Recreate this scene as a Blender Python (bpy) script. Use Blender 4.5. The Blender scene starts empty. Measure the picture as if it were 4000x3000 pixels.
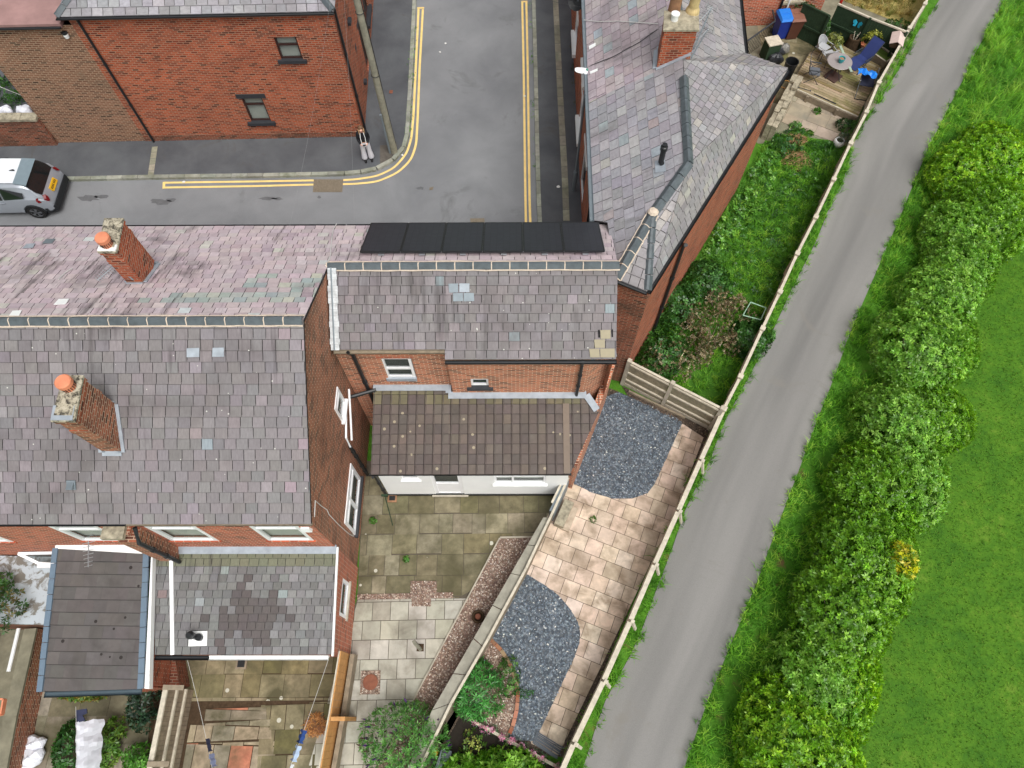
import bpy, math, random
import numpy as np
from mathutils import Vector, Matrix
R = random.Random(7); NR = np.random.default_rng(11)
C = bpy.context.scene.collection
sc = bpy.context.scene
# ------------------------------------------------------------ camera, sky, sun, exposure
HC, FPX, NAD = 21.5, 2773.0, (2018.0, 2810.0)          # drone height, focal length and point straight below, in photo pixels
def basis():
    dn = Vector(((NAD[0]-2000)/FPX, -(NAD[1]-1500)/FPX, -1)).normalized()
    Z = -dn; X = (Vector((1,0,0))-Z*Z.x).normalized(); Y = Z.cross(X)
    return Matrix((X, Y, Z))
RM = basis()
cam = bpy.data.objects.new('camera', bpy.data.cameras.new('camera')); C.objects.link(cam)
cam.matrix_world = Matrix.Translation((0,0,HC)) @ RM.to_4x4()
cam.data.sensor_width = 36; cam.data.lens = FPX/4000*36; cam.data.clip_end = 500; cam.data.clip_start = .1
sc.camera = cam
w = bpy.data.worlds.new('World'); sc.world = w; w.use_nodes = True
nt = w.node_tree; bg = nt.nodes['Background']
sky = nt.nodes.new('ShaderNodeTexSky'); sky.sky_type = 'NISHITA'; sky.sun_disc = False
SUN_EL, SUN_AZ = math.radians(62), math.radians(150)      # azimuth clockwise from +Y
sky.sun_elevation = SUN_EL; sky.sun_rotation = SUN_AZ; sky.air_density = 1.0; sky.dust_density = 6; sky.ozone_density = 1
hs = nt.nodes.new('ShaderNodeHueSaturation'); hs.inputs['Saturation'].default_value = .16   # overcast: a grey sky
nt.links.new(sky.outputs[0], hs.inputs['Color']); nt.links.new(hs.outputs[0], bg.inputs['Color'])
bg.inputs['Strength'].default_value = .135
sl = bpy.data.lights.new('sun', 'SUN'); sl.energy = 1.3; sl.angle = math.radians(35); sl.color = (1, .97, .92)
so = bpy.data.objects.new('sun', sl); C.objects.link(so)
sd = Vector((math.sin(SUN_AZ)*math.cos(SUN_EL), math.cos(SUN_AZ)*math.cos(SUN_EL), math.sin(SUN_EL)))
so.rotation_euler = sd.to_track_quat('Z', 'Y').to_euler(); so.location = (0, -10, 40)
sc.view_settings.view_transform = 'Standard'; sc.view_settings.look = 'None'
sc.view_settings.exposure = 0.18; sc.view_settings.gamma = 1
# ------------------------------------------------------------ photo pixel -> place
def ray(u, v): return (RM @ Vector(((u-2000)/FPX, (1500-v)/FPX, -1)))
def P(u, v, z=0.0):
    d = ray(u, v); t = (z-HC)/d.z
    return Vector((d.x*t, d.y*t, z))
def onwall(u, v, p, d):                                   # vertical plane through p along d -> (distance along, height)
    r = ray(u, v); n = Vector((d.y, -d.x, 0)); t = n.dot(Vector((p.x, p.y, HC))-Vector((0,0,HC)))/n.dot(r)
    q = r*t; return (Vector((q.x-p.x, q.y-p.y, 0)).dot(d), HC+q.z)
def onplane(u, v, o, n):
    r = ray(u, v); c = Vector((0,0,HC)); t = n.dot(o-c)/n.dot(r); return c+r*t
def S(r, g, b, k=1.0):                                    # colour as seen (0-255) -> linear
    f = lambda c: ((c/255+.055)/1.055)**2.4 if c > 10 else c/255/12.92
    return (f(r)*k, f(g)*k, f(b)*k)
# ------------------------------------------------------------ mesh builder
class MB:
    def __init__(s): s.v = []; s.f = []; s.c = []; s.m = []; s.uv = []
    def poly(s, pts, col=(1,1,1), mi=0, uv=None):
        i = len(s.v); s.v += [tuple(p) for p in pts]; s.f.append(tuple(range(i, i+len(pts)))); s.c.append(col); s.m.append(mi); s.uv.append(uv)
    def box(s, a, b, col=(1,1,1), mi=0, M=None):
        x0,y0,z0 = a; x1,y1,z1 = b
        p = [Vector(q) for q in ((x0,y0,z0),(x1,y0,z0),(x1,y1,z0),(x0,y1,z0),(x0,y0,z1),(x1,y0,z1),(x1,y1,z1),(x0,y1,z1))]
        if M is not None: p = [M @ q for q in p]
        s.hexa(p, col, mi)
    def hexa(s, p, col=(1,1,1), mi=0):
        i = len(s.v); s.v += [tuple(q) for q in p]
        for f in ((0,3,2,1),(4,5,6,7),(0,1,5,4),(1,2,6,5),(2,3,7,6),(3,0,4,7)):
            s.f.append(tuple(i+k for k in f)); s.c.append(col); s.m.append(mi); s.uv.append(None)
    def beam(s, p, q, w, h, col=(1,1,1), mi=0, up=(0,0,1)):     # bar centred on p-q
        p = Vector(p); q = Vector(q); d = (q-p).normalized(); up = Vector(up)
        sd_ = d.cross(up)
        if sd_.length < 1e-4: sd_ = d.cross(Vector((1,0,0)))
        sd_.normalize(); u_ = sd_.cross(d)
        a, b = sd_*w/2, u_*h/2
        s.hexa([p-a-b, p+a-b, q+a-b, q-a-b, p-a+b, p+a+b, q+a+b, q-a+b], col, mi)
    def wallbar(s, p, q, z0, z1, t, col=(1,1,1), mi=0):         # upright slab from p to q
        p = Vector(p); q = Vector(q); d = (q-p); d.z = 0; d.normalize(); n = Vector((d.y,-d.x,0))*t/2
        A = [p-n, p+n, q+n, q-n]
        s.hexa([Vector((a.x,a.y,z0)) for a in A]+[Vector((a.x,a.y,z1)) for a in A], col, mi)
    def prism(s, pts, z0, z1, col=(1,1,1), mi=0, bottom=True):
        n = len(pts); ar = sum(pts[i][0]*pts[(i+1)%n][1]-pts[(i+1)%n][0]*pts[i][1] for i in range(n))
        if ar < 0: pts = pts[::-1]
        lo = [(p[0],p[1],z0) for p in pts]; hi = [(p[0],p[1],z1) for p in pts]
        s.poly(hi, col, mi)
        if bottom: s.poly(lo[::-1], col, mi)
        for i in range(n): j = (i+1) % n; s.poly([lo[i], lo[j], hi[j], hi[i]], col, mi)
    def slab(s, pts, t, col=(1,1,1), mi=0):                      # polygon in any plane, thickened against its normal
        pts = [Vector(p) for p in pts]; n = newell(pts)
        if n.z < 0: pts.reverse(); n = -n
        lo = [p-n*t for p in pts]; k = len(pts)
        s.poly(pts, col, mi); s.poly(lo[::-1], col, mi)
        for i in range(k): j = (i+1) % k; s.poly([lo[i], lo[j], pts[j], pts[i]], col, mi)
    def tube(s, pts, r, n=6, col=(1,1,1), mi=0, caps=True):
        pts = [Vector(p) for p in pts]; rings = []
        rr = r if isinstance(r, (list, tuple)) else [r]*len(pts)
        for k, p in enumerate(pts):
            d = (pts[min(k+1, len(pts)-1)]-pts[max(k-1, 0)]).normalized()
            a = d.cross(Vector((0,0,1)) if abs(d.z) < .95 else Vector((1,0,0))).normalized(); b = d.cross(a)
            i = len(s.v); rings.append(i)
            s.v += [tuple(p+(a*math.cos(2*math.pi*j/n)+b*math.sin(2*math.pi*j/n))*rr[k]) for j in range(n)]
        for i0, i1 in zip(rings, rings[1:]):
            for j in range(n):
                s.f.append((i0+j, i1+j, i1+(j+1)%n, i0+(j+1)%n)); s.c.append(col); s.m.append(mi); s.uv.append(None)
        if caps:
            for i0, rev in ((rings[0], 0), (rings[-1], 1)):
                f = tuple(i0+j for j in range(n)); s.f.append(f[::-1] if rev else f); s.c.append(col); s.m.append(mi); s.uv.append(None)
    def lathe(s, c, prof, n=16, col=(1,1,1), mi=0, sx=1, sy=1):
        c = Vector(c); rings = []
        for r, z in prof:
            i = len(s.v); rings.append(i)
            s.v += [(c.x+r*sx*math.cos(2*math.pi*j/n), c.y+r*sy*math.sin(2*math.pi*j/n), c.z+z) for j in range(n)]
        for i0, i1 in zip(rings, rings[1:]):
            for j in range(n):
                s.f.append((i0+j, i0+(j+1)%n, i1+(j+1)%n, i1+j)); s.c.append(col); s.m.append(mi); s.uv.append(None)
        if prof[-1][0] > 1e-3: s.f.append(tuple(rings[-1]+j for j in range(n))); s.c.append(col); s.m.append(mi); s.uv.append(None)
        if prof[0][0] > 1e-3: s.f.append(tuple(rings[0]+j for j in range(n))[::-1]); s.c.append(col); s.m.append(mi); s.uv.append(None)
    def build(s, name, mats, parent=None, smooth=False, loc=None):
        if not isinstance(mats, (list, tuple)): mats = [mats]
        off = Vector(loc) if loc is not None else (parent_off(parent) if parent else Vector((0,0,0)))
        V = np.array(s.v, dtype=np.float64).reshape(-1, 3)
        me = bpy.data.meshes.new(name); me.from_pydata((V-np.array(off)).tolist(), [], s.f)
        for m in mats: me.materials.append(m)
        me.polygons.foreach_set('material_index', s.m)
        if smooth: me.polygons.foreach_set('use_smooth', [True]*len(s.f))
        me.uv_layers.new(name='UVMap'); me.color_attributes.new('col', 'FLOAT_COLOR', 'CORNER')
        U = []; K = []
        for f, c, uv in zip(s.f, s.c, s.uv):
            pts = [Vector(s.v[i]) for i in f]
            if uv is None:
                n = newell(pts)
                if abs(n.z) > .97: uv = [(p.x, p.y) for p in pts]
                else:
                    u_ = Vector((-n.y, n.x, 0)).normalized(); v_ = n.cross(u_); uv = [(p.dot(u_), p.dot(v_)) for p in pts]
            for q in uv: U += [q[0], q[1]]
            K += [c[0], c[1], c[2], 1.0]*len(f)
        me.uv_layers['UVMap'].data.foreach_set('uv', U); me.color_attributes['col'].data.foreach_set('color', K)
        me.update()
        o = bpy.data.objects.new(name, me); C.objects.link(o)
        if parent: o.parent = parent
        if loc is not None: o.location = off
        return o
    def solo(s, name, mats, label, cat, group=None, smooth=False):
        V = np.array(s.v); lo = V.min(0); hi = V.max(0)
        o = s.build(name, mats, loc=((lo[0]+hi[0])/2, (lo[1]+hi[1])/2, lo[2]), smooth=smooth)
        return tag(o, label, cat, group)
def parent_off(p):
    o = Vector((0,0,0))
    while p: o += p.location; p = p.parent
    return o
def newell(pts):
    n = Vector((0,0,0))
    for i, p in enumerate(pts):
        q = pts[(i+1) % len(pts)]
        n.x += (p[1]-q[1])*(p[2]+q[2]); n.y += (p[2]-q[2])*(p[0]+q[0]); n.z += (p[0]-q[0])*(p[1]+q[1])
    return n.normalized() if n.length > 1e-12 else Vector((0,0,1))
def tag(o, label=None, cat=None, group=None, kind=None):
    if label: o['label'] = label
    if cat: o['category'] = cat
    if group: o['group'] = group
    if kind: o['kind'] = kind
    return o
def thing(name, label, cat, loc=(0,0,0), group=None):
    o = bpy.data.objects.new(name, None); C.objects.link(o); o.location = loc; o.empty_display_size = .2
    return tag(o, label, cat, group)
def copy_tree(o, parent=None):
    kids = list(o.children); c = o.copy(); C.objects.link(c)
    if parent: c.parent = parent
    for k in kids: copy_tree(k, c)
    return c
def mesh_np(name, V, F, col, mat, parent=None, loc=None, uv=None):   # F (n,4) or (n,3) ; col (n,3) per face
    off = np.array(loc if loc is not None else (parent_off(parent) if parent else (0,0,0)))
    V = np.asarray(V)-off; n, k = F.shape
    me = bpy.data.meshes.new(name); me.vertices.add(len(V)); me.loops.add(n*k); me.polygons.add(n)
    me.vertices.foreach_set('co', V.astype(np.float32).ravel()); me.loops.foreach_set('vertex_index', F.astype(np.int32).ravel())
    me.polygons.foreach_set('loop_start', (np.arange(n)*k).astype(np.int32))
    me.polygons.foreach_set('loop_total', np.full(n, k, dtype=np.int32))
    at = me.color_attributes.new('col', 'FLOAT_COLOR', 'CORNER')
    cc = np.ones((n, 4), dtype=np.float32); cc[:, :3] = col; at.data.foreach_set('color', np.repeat(cc, k, axis=0).ravel())
    me.materials.append(mat); me.update(calc_edges=True); me.validate()
    o = bpy.data.objects.new(name, me); C.objects.link(o)
    if parent: o.parent = parent
    if loc is not None: o.location = loc
    return o
# ------------------------------------------------------------ materials
def NN(t, typ, ins=None, **kw):
    n = t.nodes.new(typ)
    for k, v in kw.items(): setattr(n, k, v)
    for k, v in (ins or {}).items():
        if hasattr(v, 'is_linked') or isinstance(v, bpy.types.NodeSocket): t.links.new(v, n.inputs[k])
        else: n.inputs[k].default_value = v
    return n
def c4(c): return (c[0], c[1], c[2], 1)
def newmat(name, rough=.7, metal=0, spec=.4):
    m = bpy.data.materials.new(name); m.use_nodes = True; t = m.node_tree; b = t.nodes['Principled BSDF']
    b.inputs['Roughness'].default_value = rough; b.inputs['Metallic'].default_value = metal; b.inputs['Specular IOR Level'].default_value = spec
    return m, t, b
def mixc(t, f, a, b, blend='MIX'):
    n = t.nodes.new('ShaderNodeMix'); n.data_type = 'RGBA'; n.blend_type = blend
    for i, v in ((0, f), (6, a), (7, b)):
        if isinstance(v, bpy.types.NodeSocket): t.links.new(v, n.inputs[i])
        elif i == 0: n.inputs[0].default_value = v
        else: n.inputs[i].default_value = c4(v)
    return n.outputs[2]
def ramp(t, f, stops):
    n = t.nodes.new('ShaderNodeValToRGB'); t.links.new(f, n.inputs[0]); e = n.color_ramp.elements
    while len(e) < len(stops): e.new(.5)
    for x, (p, c) in zip(e, stops): x.position = p; x.color = c4(c) if len(c) == 3 else c
    return n.outputs[0]
def pos(t): return NN(t, 'ShaderNodeNewGeometry').outputs['Position']
def noise(t, vec, scale, detail=4, rough=.6, dist=0):
    return NN(t, 'ShaderNodeTexNoise', {'Vector': vec, 'Scale': scale, 'Detail': detail, 'Roughness': rough, 'Distortion': dist}).outputs[0]
def stretch(t, vec, s): return NN(t, 'ShaderNodeMapping', {'Vector': vec, 'Scale': s}).outputs[0]
def bump(t, b, h, strength=.3, dist=.01):
    n = NN(t, 'ShaderNodeBump', {'Height': h, 'Strength': strength, 'Distance': dist}); t.links.new(n.outputs[0], b.inputs['Normal'])
g = lambda x: (x, x, x)
def plain(name, col, rough=.6, metal=0, var=.18, scale=6, spec=.4, bmp=0):
    m, t, b = newmat(name, rough, metal, spec); co = NN(t, 'ShaderNodeTexCoord').outputs['Object']
    f = noise(t, co, scale, 5)
    t.links.new(ramp(t, f, [(.25, tuple(c*(1-var) for c in col)), (.75, tuple(min(1, c*(1+var)) for c in col))]), b.inputs['Base Color'])
    if bmp: bump(t, b, noise(t, co, scale*6, 3), bmp)
    return m
def colmat(name, rough=.7, var=.25, scale=9, spec=.3, st=(1,1,1), dirt=None, dscale=.6, dlo=.5, dhi=.75, bmp=.15, spots=None, streak=0):
    """per-piece colour from the mesh, with grain, broad stains and small lichen spots"""
    m, t, b = newmat(name, rough, 0, spec); uv = NN(t, 'ShaderNodeUVMap').outputs[0]; p = pos(t)
    a = NN(t, 'ShaderNodeAttribute', attribute_name='col').outputs['Color']
    f = noise(t, stretch(t, uv, st), scale, 6, .65)
    o = mixc(t, 1, a, ramp(t, f, [(.28, g(1-var)), (.72, g(1+var))]), 'MULTIPLY')
    if dirt:
        f2 = noise(t, p, dscale, 5, .6, .4)
        f2 = NN(t, 'ShaderNodeMapRange', {'Value': f2, 'From Min': dlo, 'From Max': dhi}).outputs[0]
        o = mixc(t, f2, o, dirt)
    if streak:
        sf = noise(t, stretch(t, uv, (5.5,.32,1)), 1.0, 3, .6); sm = noise(t, p, .35, 3)
        sf = NN(t, 'ShaderNodeMath', {0: sf, 1: sm}, operation='ADD').outputs[0]
        o = mixc(t, NN(t, 'ShaderNodeMapRange', {'Value': sf, 'From Min': 1.12, 'From Max': 1.32, 'To Max': streak}).outputs[0], o, S(64,58,58))
    if spots:
        vo = NN(t, 'ShaderNodeTexVoronoi', {'Vector': p, 'Scale': spots[1]})
        keep = NN(t, 'ShaderNodeMath', {0: vo.outputs['Distance'], 1: spots[2]}, operation='LESS_THAN').outputs[0]
        rn = NN(t, 'ShaderNodeSeparateColor', {'Color': vo.outputs['Color']}).outputs[0]
        k2 = NN(t, 'ShaderNodeMath', {0: rn, 1: spots[3]}, operation='LESS_THAN').outputs[0]
        o = mixc(t, NN(t, 'ShaderNodeMath', {0: keep, 1: k2}, operation='MULTIPLY').outputs[0], o, spots[0])
    t.links.new(o, b.inputs['Base Color'])
    if bmp: bump(t, b, f, bmp)
    return m
def brick(name, c1, c2, mortar, dark=None, dlo=.55, dhi=.8, soot=.35, msize=.012, fade=None):
    m, t, b = newmat(name, .85, 0, .2); uv = NN(t, 'ShaderNodeUVMap').outputs[0]; p = pos(t)
    n = NN(t, 'ShaderNodeTexBrick', {'Vector': uv, 'Color1': (0,0,0,1), 'Color2': (1,1,1,1), 'Mortar': (.5,.5,.5,1), 'Scale': 1, 'Mortar Size': msize,
                                     'Mortar Smooth': .2, 'Bias': 0, 'Brick Width': .225, 'Row Height': .075})
    col = ramp(t, n.outputs['Color'], [(0, tuple(c*soot for c in c2)), (.12, c2), (.55, c1), (1, tuple(c*1.15 for c in c1))])
    big = noise(t, p, .7, 5, .65)
    col = mixc(t, 1, col, ramp(t, big, [(.3, g(.78)), (.7, g(1.22))]), 'MULTIPLY')
    fine = noise(t, p, 25, 3)
    col = mixc(t, 1, col, ramp(t, fine, [(.3, g(.85)), (.7, g(1.15))]), 'MULTIPLY')
    col = mixc(t, n.outputs['Fac'], col, mortar)
    if dark:
        f2 = NN(t, 'ShaderNodeMapRange', {'Value': noise(t, p, .9, 6, .7, .6), 'From Min': dlo, 'From Max': dhi, 'To Max': .75}).outputs[0]
        col = mixc(t, f2, col, dark)
    t.links.new(col, b.inputs['Base Color'])
    inv = NN(t, 'ShaderNodeMath', {0: 1.0, 1: n.outputs['Fac']}, operation='SUBTRACT').outputs[0]
    bump(t, b, inv, .5, .006)
    return m
def asphalt(name, col, light, sc_=1.2, stretchv=(1,1,1), useuv=False, rough=.85, lo=.35, hi=.7, grit=.25, stain=None, det=6):
    m, t, b = newmat(name, rough, 0, .3); p = NN(t, 'ShaderNodeUVMap').outputs[0] if useuv else pos(t)
    f = noise(t, stretch(t, p, stretchv), sc_, det, .6, .3)
    o = ramp(t, f, [(lo, col), (hi, light)])
    o = mixc(t, 1, o, ramp(t, noise(t, pos(t), 60, 3, .7), [(.25, g(1-grit)), (.75, g(1+grit))]), 'MULTIPLY')
    if stain:
        s_ = NN(t, 'ShaderNodeMapRange', {'Value': noise(t, pos(t), .55, 7, .7, .8), 'From Min': .58, 'From Max': .72}).outputs[0]
        o = mixc(t, s_, o, stain)
    t.links.new(o, b.inputs['Base Color']); bump(t, b, noise(t, pos(t), 90, 2), .3, .004)
    return m
def chips(name, cols, scale=28):
    m, t, b = newmat(name, .7, 0, .4); p = pos(t)
    v = NN(t, 'ShaderNodeTexVoronoi', {'Vector': p, 'Scale': scale, 'Randomness': 1.0})
    rn = NN(t, 'ShaderNodeSeparateColor', {'Color': v.outputs['Color']}).outputs[1]
    n = len(cols); o = ramp(t, rn, [(i/(n-1), c) for i, c in enumerate(cols)])
    o = mixc(t, 1, o, ramp(t, v.outputs['Distance'], [(0, g(1.1)), (.6, g(.55))]), 'MULTIPLY')
    o = mixc(t, 1, o, ramp(t, noise(t, p, 1.2, 4), [(.3, g(.8)), (.7, g(1.15))]), 'MULTIPLY')
    t.links.new(o, b.inputs['Base Color']); bump(t, b, v.outputs['Distance'], .8, .02)
    return m
def turf(name, cols, s1=.5, s2=6, soil=None, bs=.6):
    m, t, b = newmat(name, .8, 0, .2); p = pos(t)
    a = noise(t, p, s1, 5, .65, .3); f = noise(t, p, s2, 6, .75); h = noise(t, p, 40, 3, .7)
    mx = NN(t, 'ShaderNodeMath', {0: a, 1: f}, operation='ADD').outputs[0]; mx = NN(t, 'ShaderNodeMath', {0: mx, 1: .5}, operation='MULTIPLY').outputs[0]
    o = ramp(t, mx, [(.32+.36*i/(len(cols)-1), c) for i, c in enumerate(cols)])
    o = mixc(t, 1, o, ramp(t, h, [(.25, g(.6)), (.75, g(1.35))]), 'MULTIPLY')
    if soil:
        f2 = NN(t, 'ShaderNodeMapRange', {'Value': noise(t, p, 1.5, 6, .7, .5), 'From Min': .58, 'From Max': .7}).outputs[0]
        o = mixc(t, f2, o, soil)
    t.links.new(o, b.inputs['Base Color']); bump(t, b, h, bs, .03)
    return m
def leafmat(name, rough=.5, spec=.35, thin=.36):
    m, t, b = newmat(name, rough, 0, spec)
    a = NN(t, 'ShaderNodeAttribute', attribute_name='col').outputs['Color']
    t.links.new(a, b.inputs['Base Color'])
    tr = NN(t, 'ShaderNodeBsdfTranslucent', {'Color': mixc(t, 1, a, (1.45, 1.3, .6), 'MULTIPLY')})
    mx = NN(t, 'ShaderNodeMixShader', {0: thin, 1: b.outputs[0], 2: tr.outputs[0]}); t.links.new(mx.outputs[0], t.nodes['Material Output'].inputs[0])
    return m
def glassmat(name, col, alpha=.55):
    m, t, b = newmat(name, .04, 0, .6); b.inputs['Base Color'].default_value = c4(col); b.inputs['Alpha'].default_value = alpha
    return m
M = {}
M['slate'] = colmat('slate', .62, .16, 7, .4, (3.5,.9,1), dirt=S(92,86,86), dscale=.5, dlo=.52, dhi=.8, spots=(S(196,196,188), 6, .1, .22), streak=.6)
M['slate_pink'] = colmat('purple slate', .55, .14, 7, .45, (1,1.6,1), dirt=S(110,100,102), dscale=.8, dlo=.58, dhi=.8, streak=.75)
M['slate_grey'] = colmat('grey slate', .6, .2, 7, .45, (1,1.6,1), dirt=S(118,114,116), dscale=.4, dlo=.5, dhi=.75, streak=.4)
M['slate_moss'] = colmat('mossy slate', .6, .18, 9, .4, (3,1,1), dirt=S(92,88,82), dscale=.8, dlo=.55, dhi=.85, streak=.8)
M['tile'] = colmat('concrete tile', .75, .14, 5, .3, dirt=S(96,86,78), dscale=.7, dlo=.5, dhi=.8, spots=(S(160,150,128), 4, .17, .25))
M['tile_dark'] = colmat('dark flat tile', .75, .1, 5, .3, dirt=S(72,68,66), dscale=1.1, dlo=.5, dhi=.8, spots=(S(45,40,38), 4, .18, .18))
M['under'] = plain('roof underlay', S(42,38,38), .9)
M['ridge'] = plain('blue clay ridge', S(84,92,96), .5, 0, .3, 5)
M['mortar'] = plain('mortar', S(206,190,172), .9, 0, .15, 9)
M['brick'] = brick('orange red brick', S(168,80,50), S(128,58,40), S(166,138,116), dark=S(104,52,40), dlo=.5, dhi=.85)
M['brick_bright'] = brick('bright red brick', S(178,86,58), S(142,66,46), S(190,162,142), dark=S(110,60,45), dlo=.66, dhi=.9)
M['brick_brown'] = brick('brown brick', S(130,90,70), S(102,68,54), S(172,150,126), dark=S(106,98,82), dlo=.56, dhi=.8)
M['brick_dark'] = brick('weathered brown brick', S(150,86,62), S(98,60,48), S(178,152,130), dark=S(84,56,46), dlo=.5, dhi=.75, soot=.5)
M['brick_old'] = brick('old sooty brick', S(134,72,52), S(96,54,42), S(146,122,104), dark=S(66,58,50), dlo=.48, dhi=.7)
M['brick_clean'] = brick('clean orange brick', S(182,106,76), S(132,76,58), S(204,178,154), dark=S(140,84,64), dlo=.6, dhi=.9, soot=.55)
M['road'] = asphalt('road tarmac', S(112,114,117), S(138,140,142), .35, lo=.3, hi=.75, stain=S(104,106,107))
M['pave'] = asphalt('pavement tarmac', S(76,78,82), S(98,101,104), .6, lo=.3, hi=.7, stain=S(84,82,78))
M['path'] = asphalt('footpath tarmac', S(112,111,109), S(142,140,137), 1.0, (1.1,.07,1), True, lo=.28, hi=.72, grit=.18, det=2.5, stain=S(124,121,116))
M['yellow'] = plain('yellow line paint', S(240,208,132), .7, 0, .14, 3)
M['kerb'] = colmat('kerb stone', .85, .25, 4, .2, dirt=S(112,116,96), dscale=1.5, dlo=.5, dhi=.75)
M['concrete'] = plain('concrete', S(180,172,156), .85, 0, .25, 3, .2, .2)
M['concrete_dark'] = plain('stained concrete', S(126,122,104), .9, 0, .35, 2.5, .2, .2)
M['flag'] = colmat('mossy stone flag', .8, .38, 4, .2, dirt=S(86,82,60), dscale=.9, dlo=.42, dhi=.66, spots=(S(190,188,172), 2.6, .16, .14))
M['flag_clean'] = colmat('grey paving slab', .8, .2, 2.2, .25, dirt=S(132,127,114), dscale=1.4, dlo=.46, dhi=.72)
M['flag_sand'] = colmat('sandstone paving', .8, .22, 2.6, .25, dirt=S(150,132,112), dscale=1.8, dlo=.44, dhi=.68)
M['joint'] = plain('dark joint', S(92,84,72), .95)
M['chip_blue'] = chips('blue slate chippings', [S(66,74,84), S(106,118,130), S(86,94,104), S(136,146,154), S(92,96,102), S(148,156,162)], 15)
M['chip_brown'] = chips('brown gravel', [S(112,88,74), S(176,150,132), S(142,112,94), S(206,188,170), S(132,104,92), S(160,132,118)], 18)
M['bark'] = chips('bark and soil', [S(52,42,34), S(110,92,76), S(70,56,46), S(140,122,104)], 24)
M['soil'] = plain('soil', S(74,60,46), .95, 0, .4, 9, .1, .3)
M['lawn'] = turf('mown grass', [S(46,88,20), S(62,106,22), S(78,120,26), S(108,134,46)], .6, 3, bs=.25)
M['rough'] = turf('long grass ground', [S(58,104,24), S(74,124,32), S(94,142,42)], .8, 6, soil=S(104,84,54))
M['weed'] = turf('weedy ground', [S(54,96,28), S(70,118,34), S(90,136,44)], .8, 5)
M['hay'] = turf('dry grass', [S(90,110,50), S(160,148,90), S(190,170,110)], .7, 5)
M['leaf'] = leafmat('leaf', .36, .5); M['blade'] = leafmat('grass blade', .6, .25); M['chip'] = leafmat('loose stone', .7, .3, 0)
M['white'] = plain('white paint', S(236,238,236), .5, 0, .04, 3)
M['render'] = plain('white render', S(238,240,238), .75, 0, .05, 1.2)
M['upvc'] = plain('white plastic', S(244,245,246), .35, 0, .02, 3)
M['black'] = plain('black plastic', S(34,36,38), .4, 0, .15, 5)
M['blackpaint'] = plain('black painted stone', S(52,54,58), .6, 0, .2, 5)
M['darkwood'] = plain('dark brown frame', S(58,36,32), .5)
M['coping'] = plain('grey coping concrete', S(150,147,134), .9, 0, .3, 3, .2, .2); M['limewash'] = plain('dirty white flashing', S(196,200,202), .6, 0, .35, 7)
m_, t_, b_ = newmat('lichened mortar cap', .95); o_ = NN(t_, 'ShaderNodeTexCoord').outputs['Object']; t_.links.new(ramp(t_, noise(t_, o_, 9, 6, .7, .6), [(.4, S(66,62,54)), (.52, S(168,160,140)), (.7, S(200,192,172))]), b_.inputs['Base Color']); M['cap'] = m_
M['lead'] = plain('lead flashing', S(154,162,170), .5, .0, .22, 4)
M['glass'] = glassmat('window glass', S(96,108,106), .35); M['glass_dark'] = glassmat('dark glass', S(24,27,28), .9)
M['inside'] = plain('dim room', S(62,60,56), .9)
M['curtain'] = plain('net curtain', S(205,212,200), .9, 0, .1, 3)
M['stone'] = plain('lichen stone', S(158,150,130), .9, 0, .55, 7, .2, .5)
M['terra'] = plain('terracotta', S(216,136,102), .7, 0, .15, 4)
M['terra_old'] = plain('weathered clay', S(150,112,84), .85, 0, .4, 6)
M['yellowclay'] = plain('buff clay pot', S(196,174,126), .8, 0, .3, 6)
M['pv'] = None
M['alu'] = plain('aluminium', S(190,194,198), .35, .8, .08)
M['galv'] = plain('galvanised grey steel', S(124,134,140), .5, .3, .12)
M['wood_old'] = plain('weathered pale timber', S(196,188,170), .85, 0, .25, 7, .2, .2)
M['wood_grey'] = plain('grey timber', S(140,128,110), .9, 0, .3, 6, .2, .2)
M['wood_pale'] = plain('pale grey timber', S(172,164,146), .9, 0, .25, 6, .2, .2)
M['wood_new'] = plain('new orange timber', S(196,146,92), .8, 0, .2, 5, .2)
M['wood_green'] = plain('green stained timber', S(48,66,48), .8, 0, .25, 4, .2)
M['deck'] = colmat('weathered deck board', .85, .35, 5, .2, (1,8,1), dirt=S(112,112,62), dscale=1.2, dlo=.5, dhi=.7)
M['pole'] = plain('grey green pole timber', S(138,136,120), .9, 0, .3, 5, .2, .2)
M['felt'] = plain('pink roofing felt', S(150,118,114), .8, 0, .25, 1.5)
M['wire'] = plain('pale cable', S(200,200,196), .5); M['wire_grey'] = plain('grey cable', S(140,140,140), .5); M['wire_dark'] = plain('dark cable', S(50,50,52), .5)
M['rust'] = plain('rusty iron', S(134,84,64), .8, .1, .25, 8)
M['iron'] = plain('cast iron', S(128,118,102), .7, .2, .25, 20)
m_, t_, b_ = newmat('solar cells', .38, 0, .3)
uv_ = NN(t_, 'ShaderNodeUVMap').outputs[0]
bt_ = NN(t_, 'ShaderNodeTexBrick', {'Vector': uv_, 'Color1': c4(S(46,48,54)), 'Color2': c4(S(52,54,60)), 'Mortar': c4(S(34,35,40)), 'Scale': 1, 'Mortar Size': .004, 'Brick Width': .17, 'Row Height': .085}, offset=0)
t_.links.new(bt_.outputs[0], b_.inputs['Base Color']); M['pv'] = m_
def paint(name, col, rough=.4, metal=0, var=.08): 
    M[name] = plain(name, col, rough, metal, var); return M[name]
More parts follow.
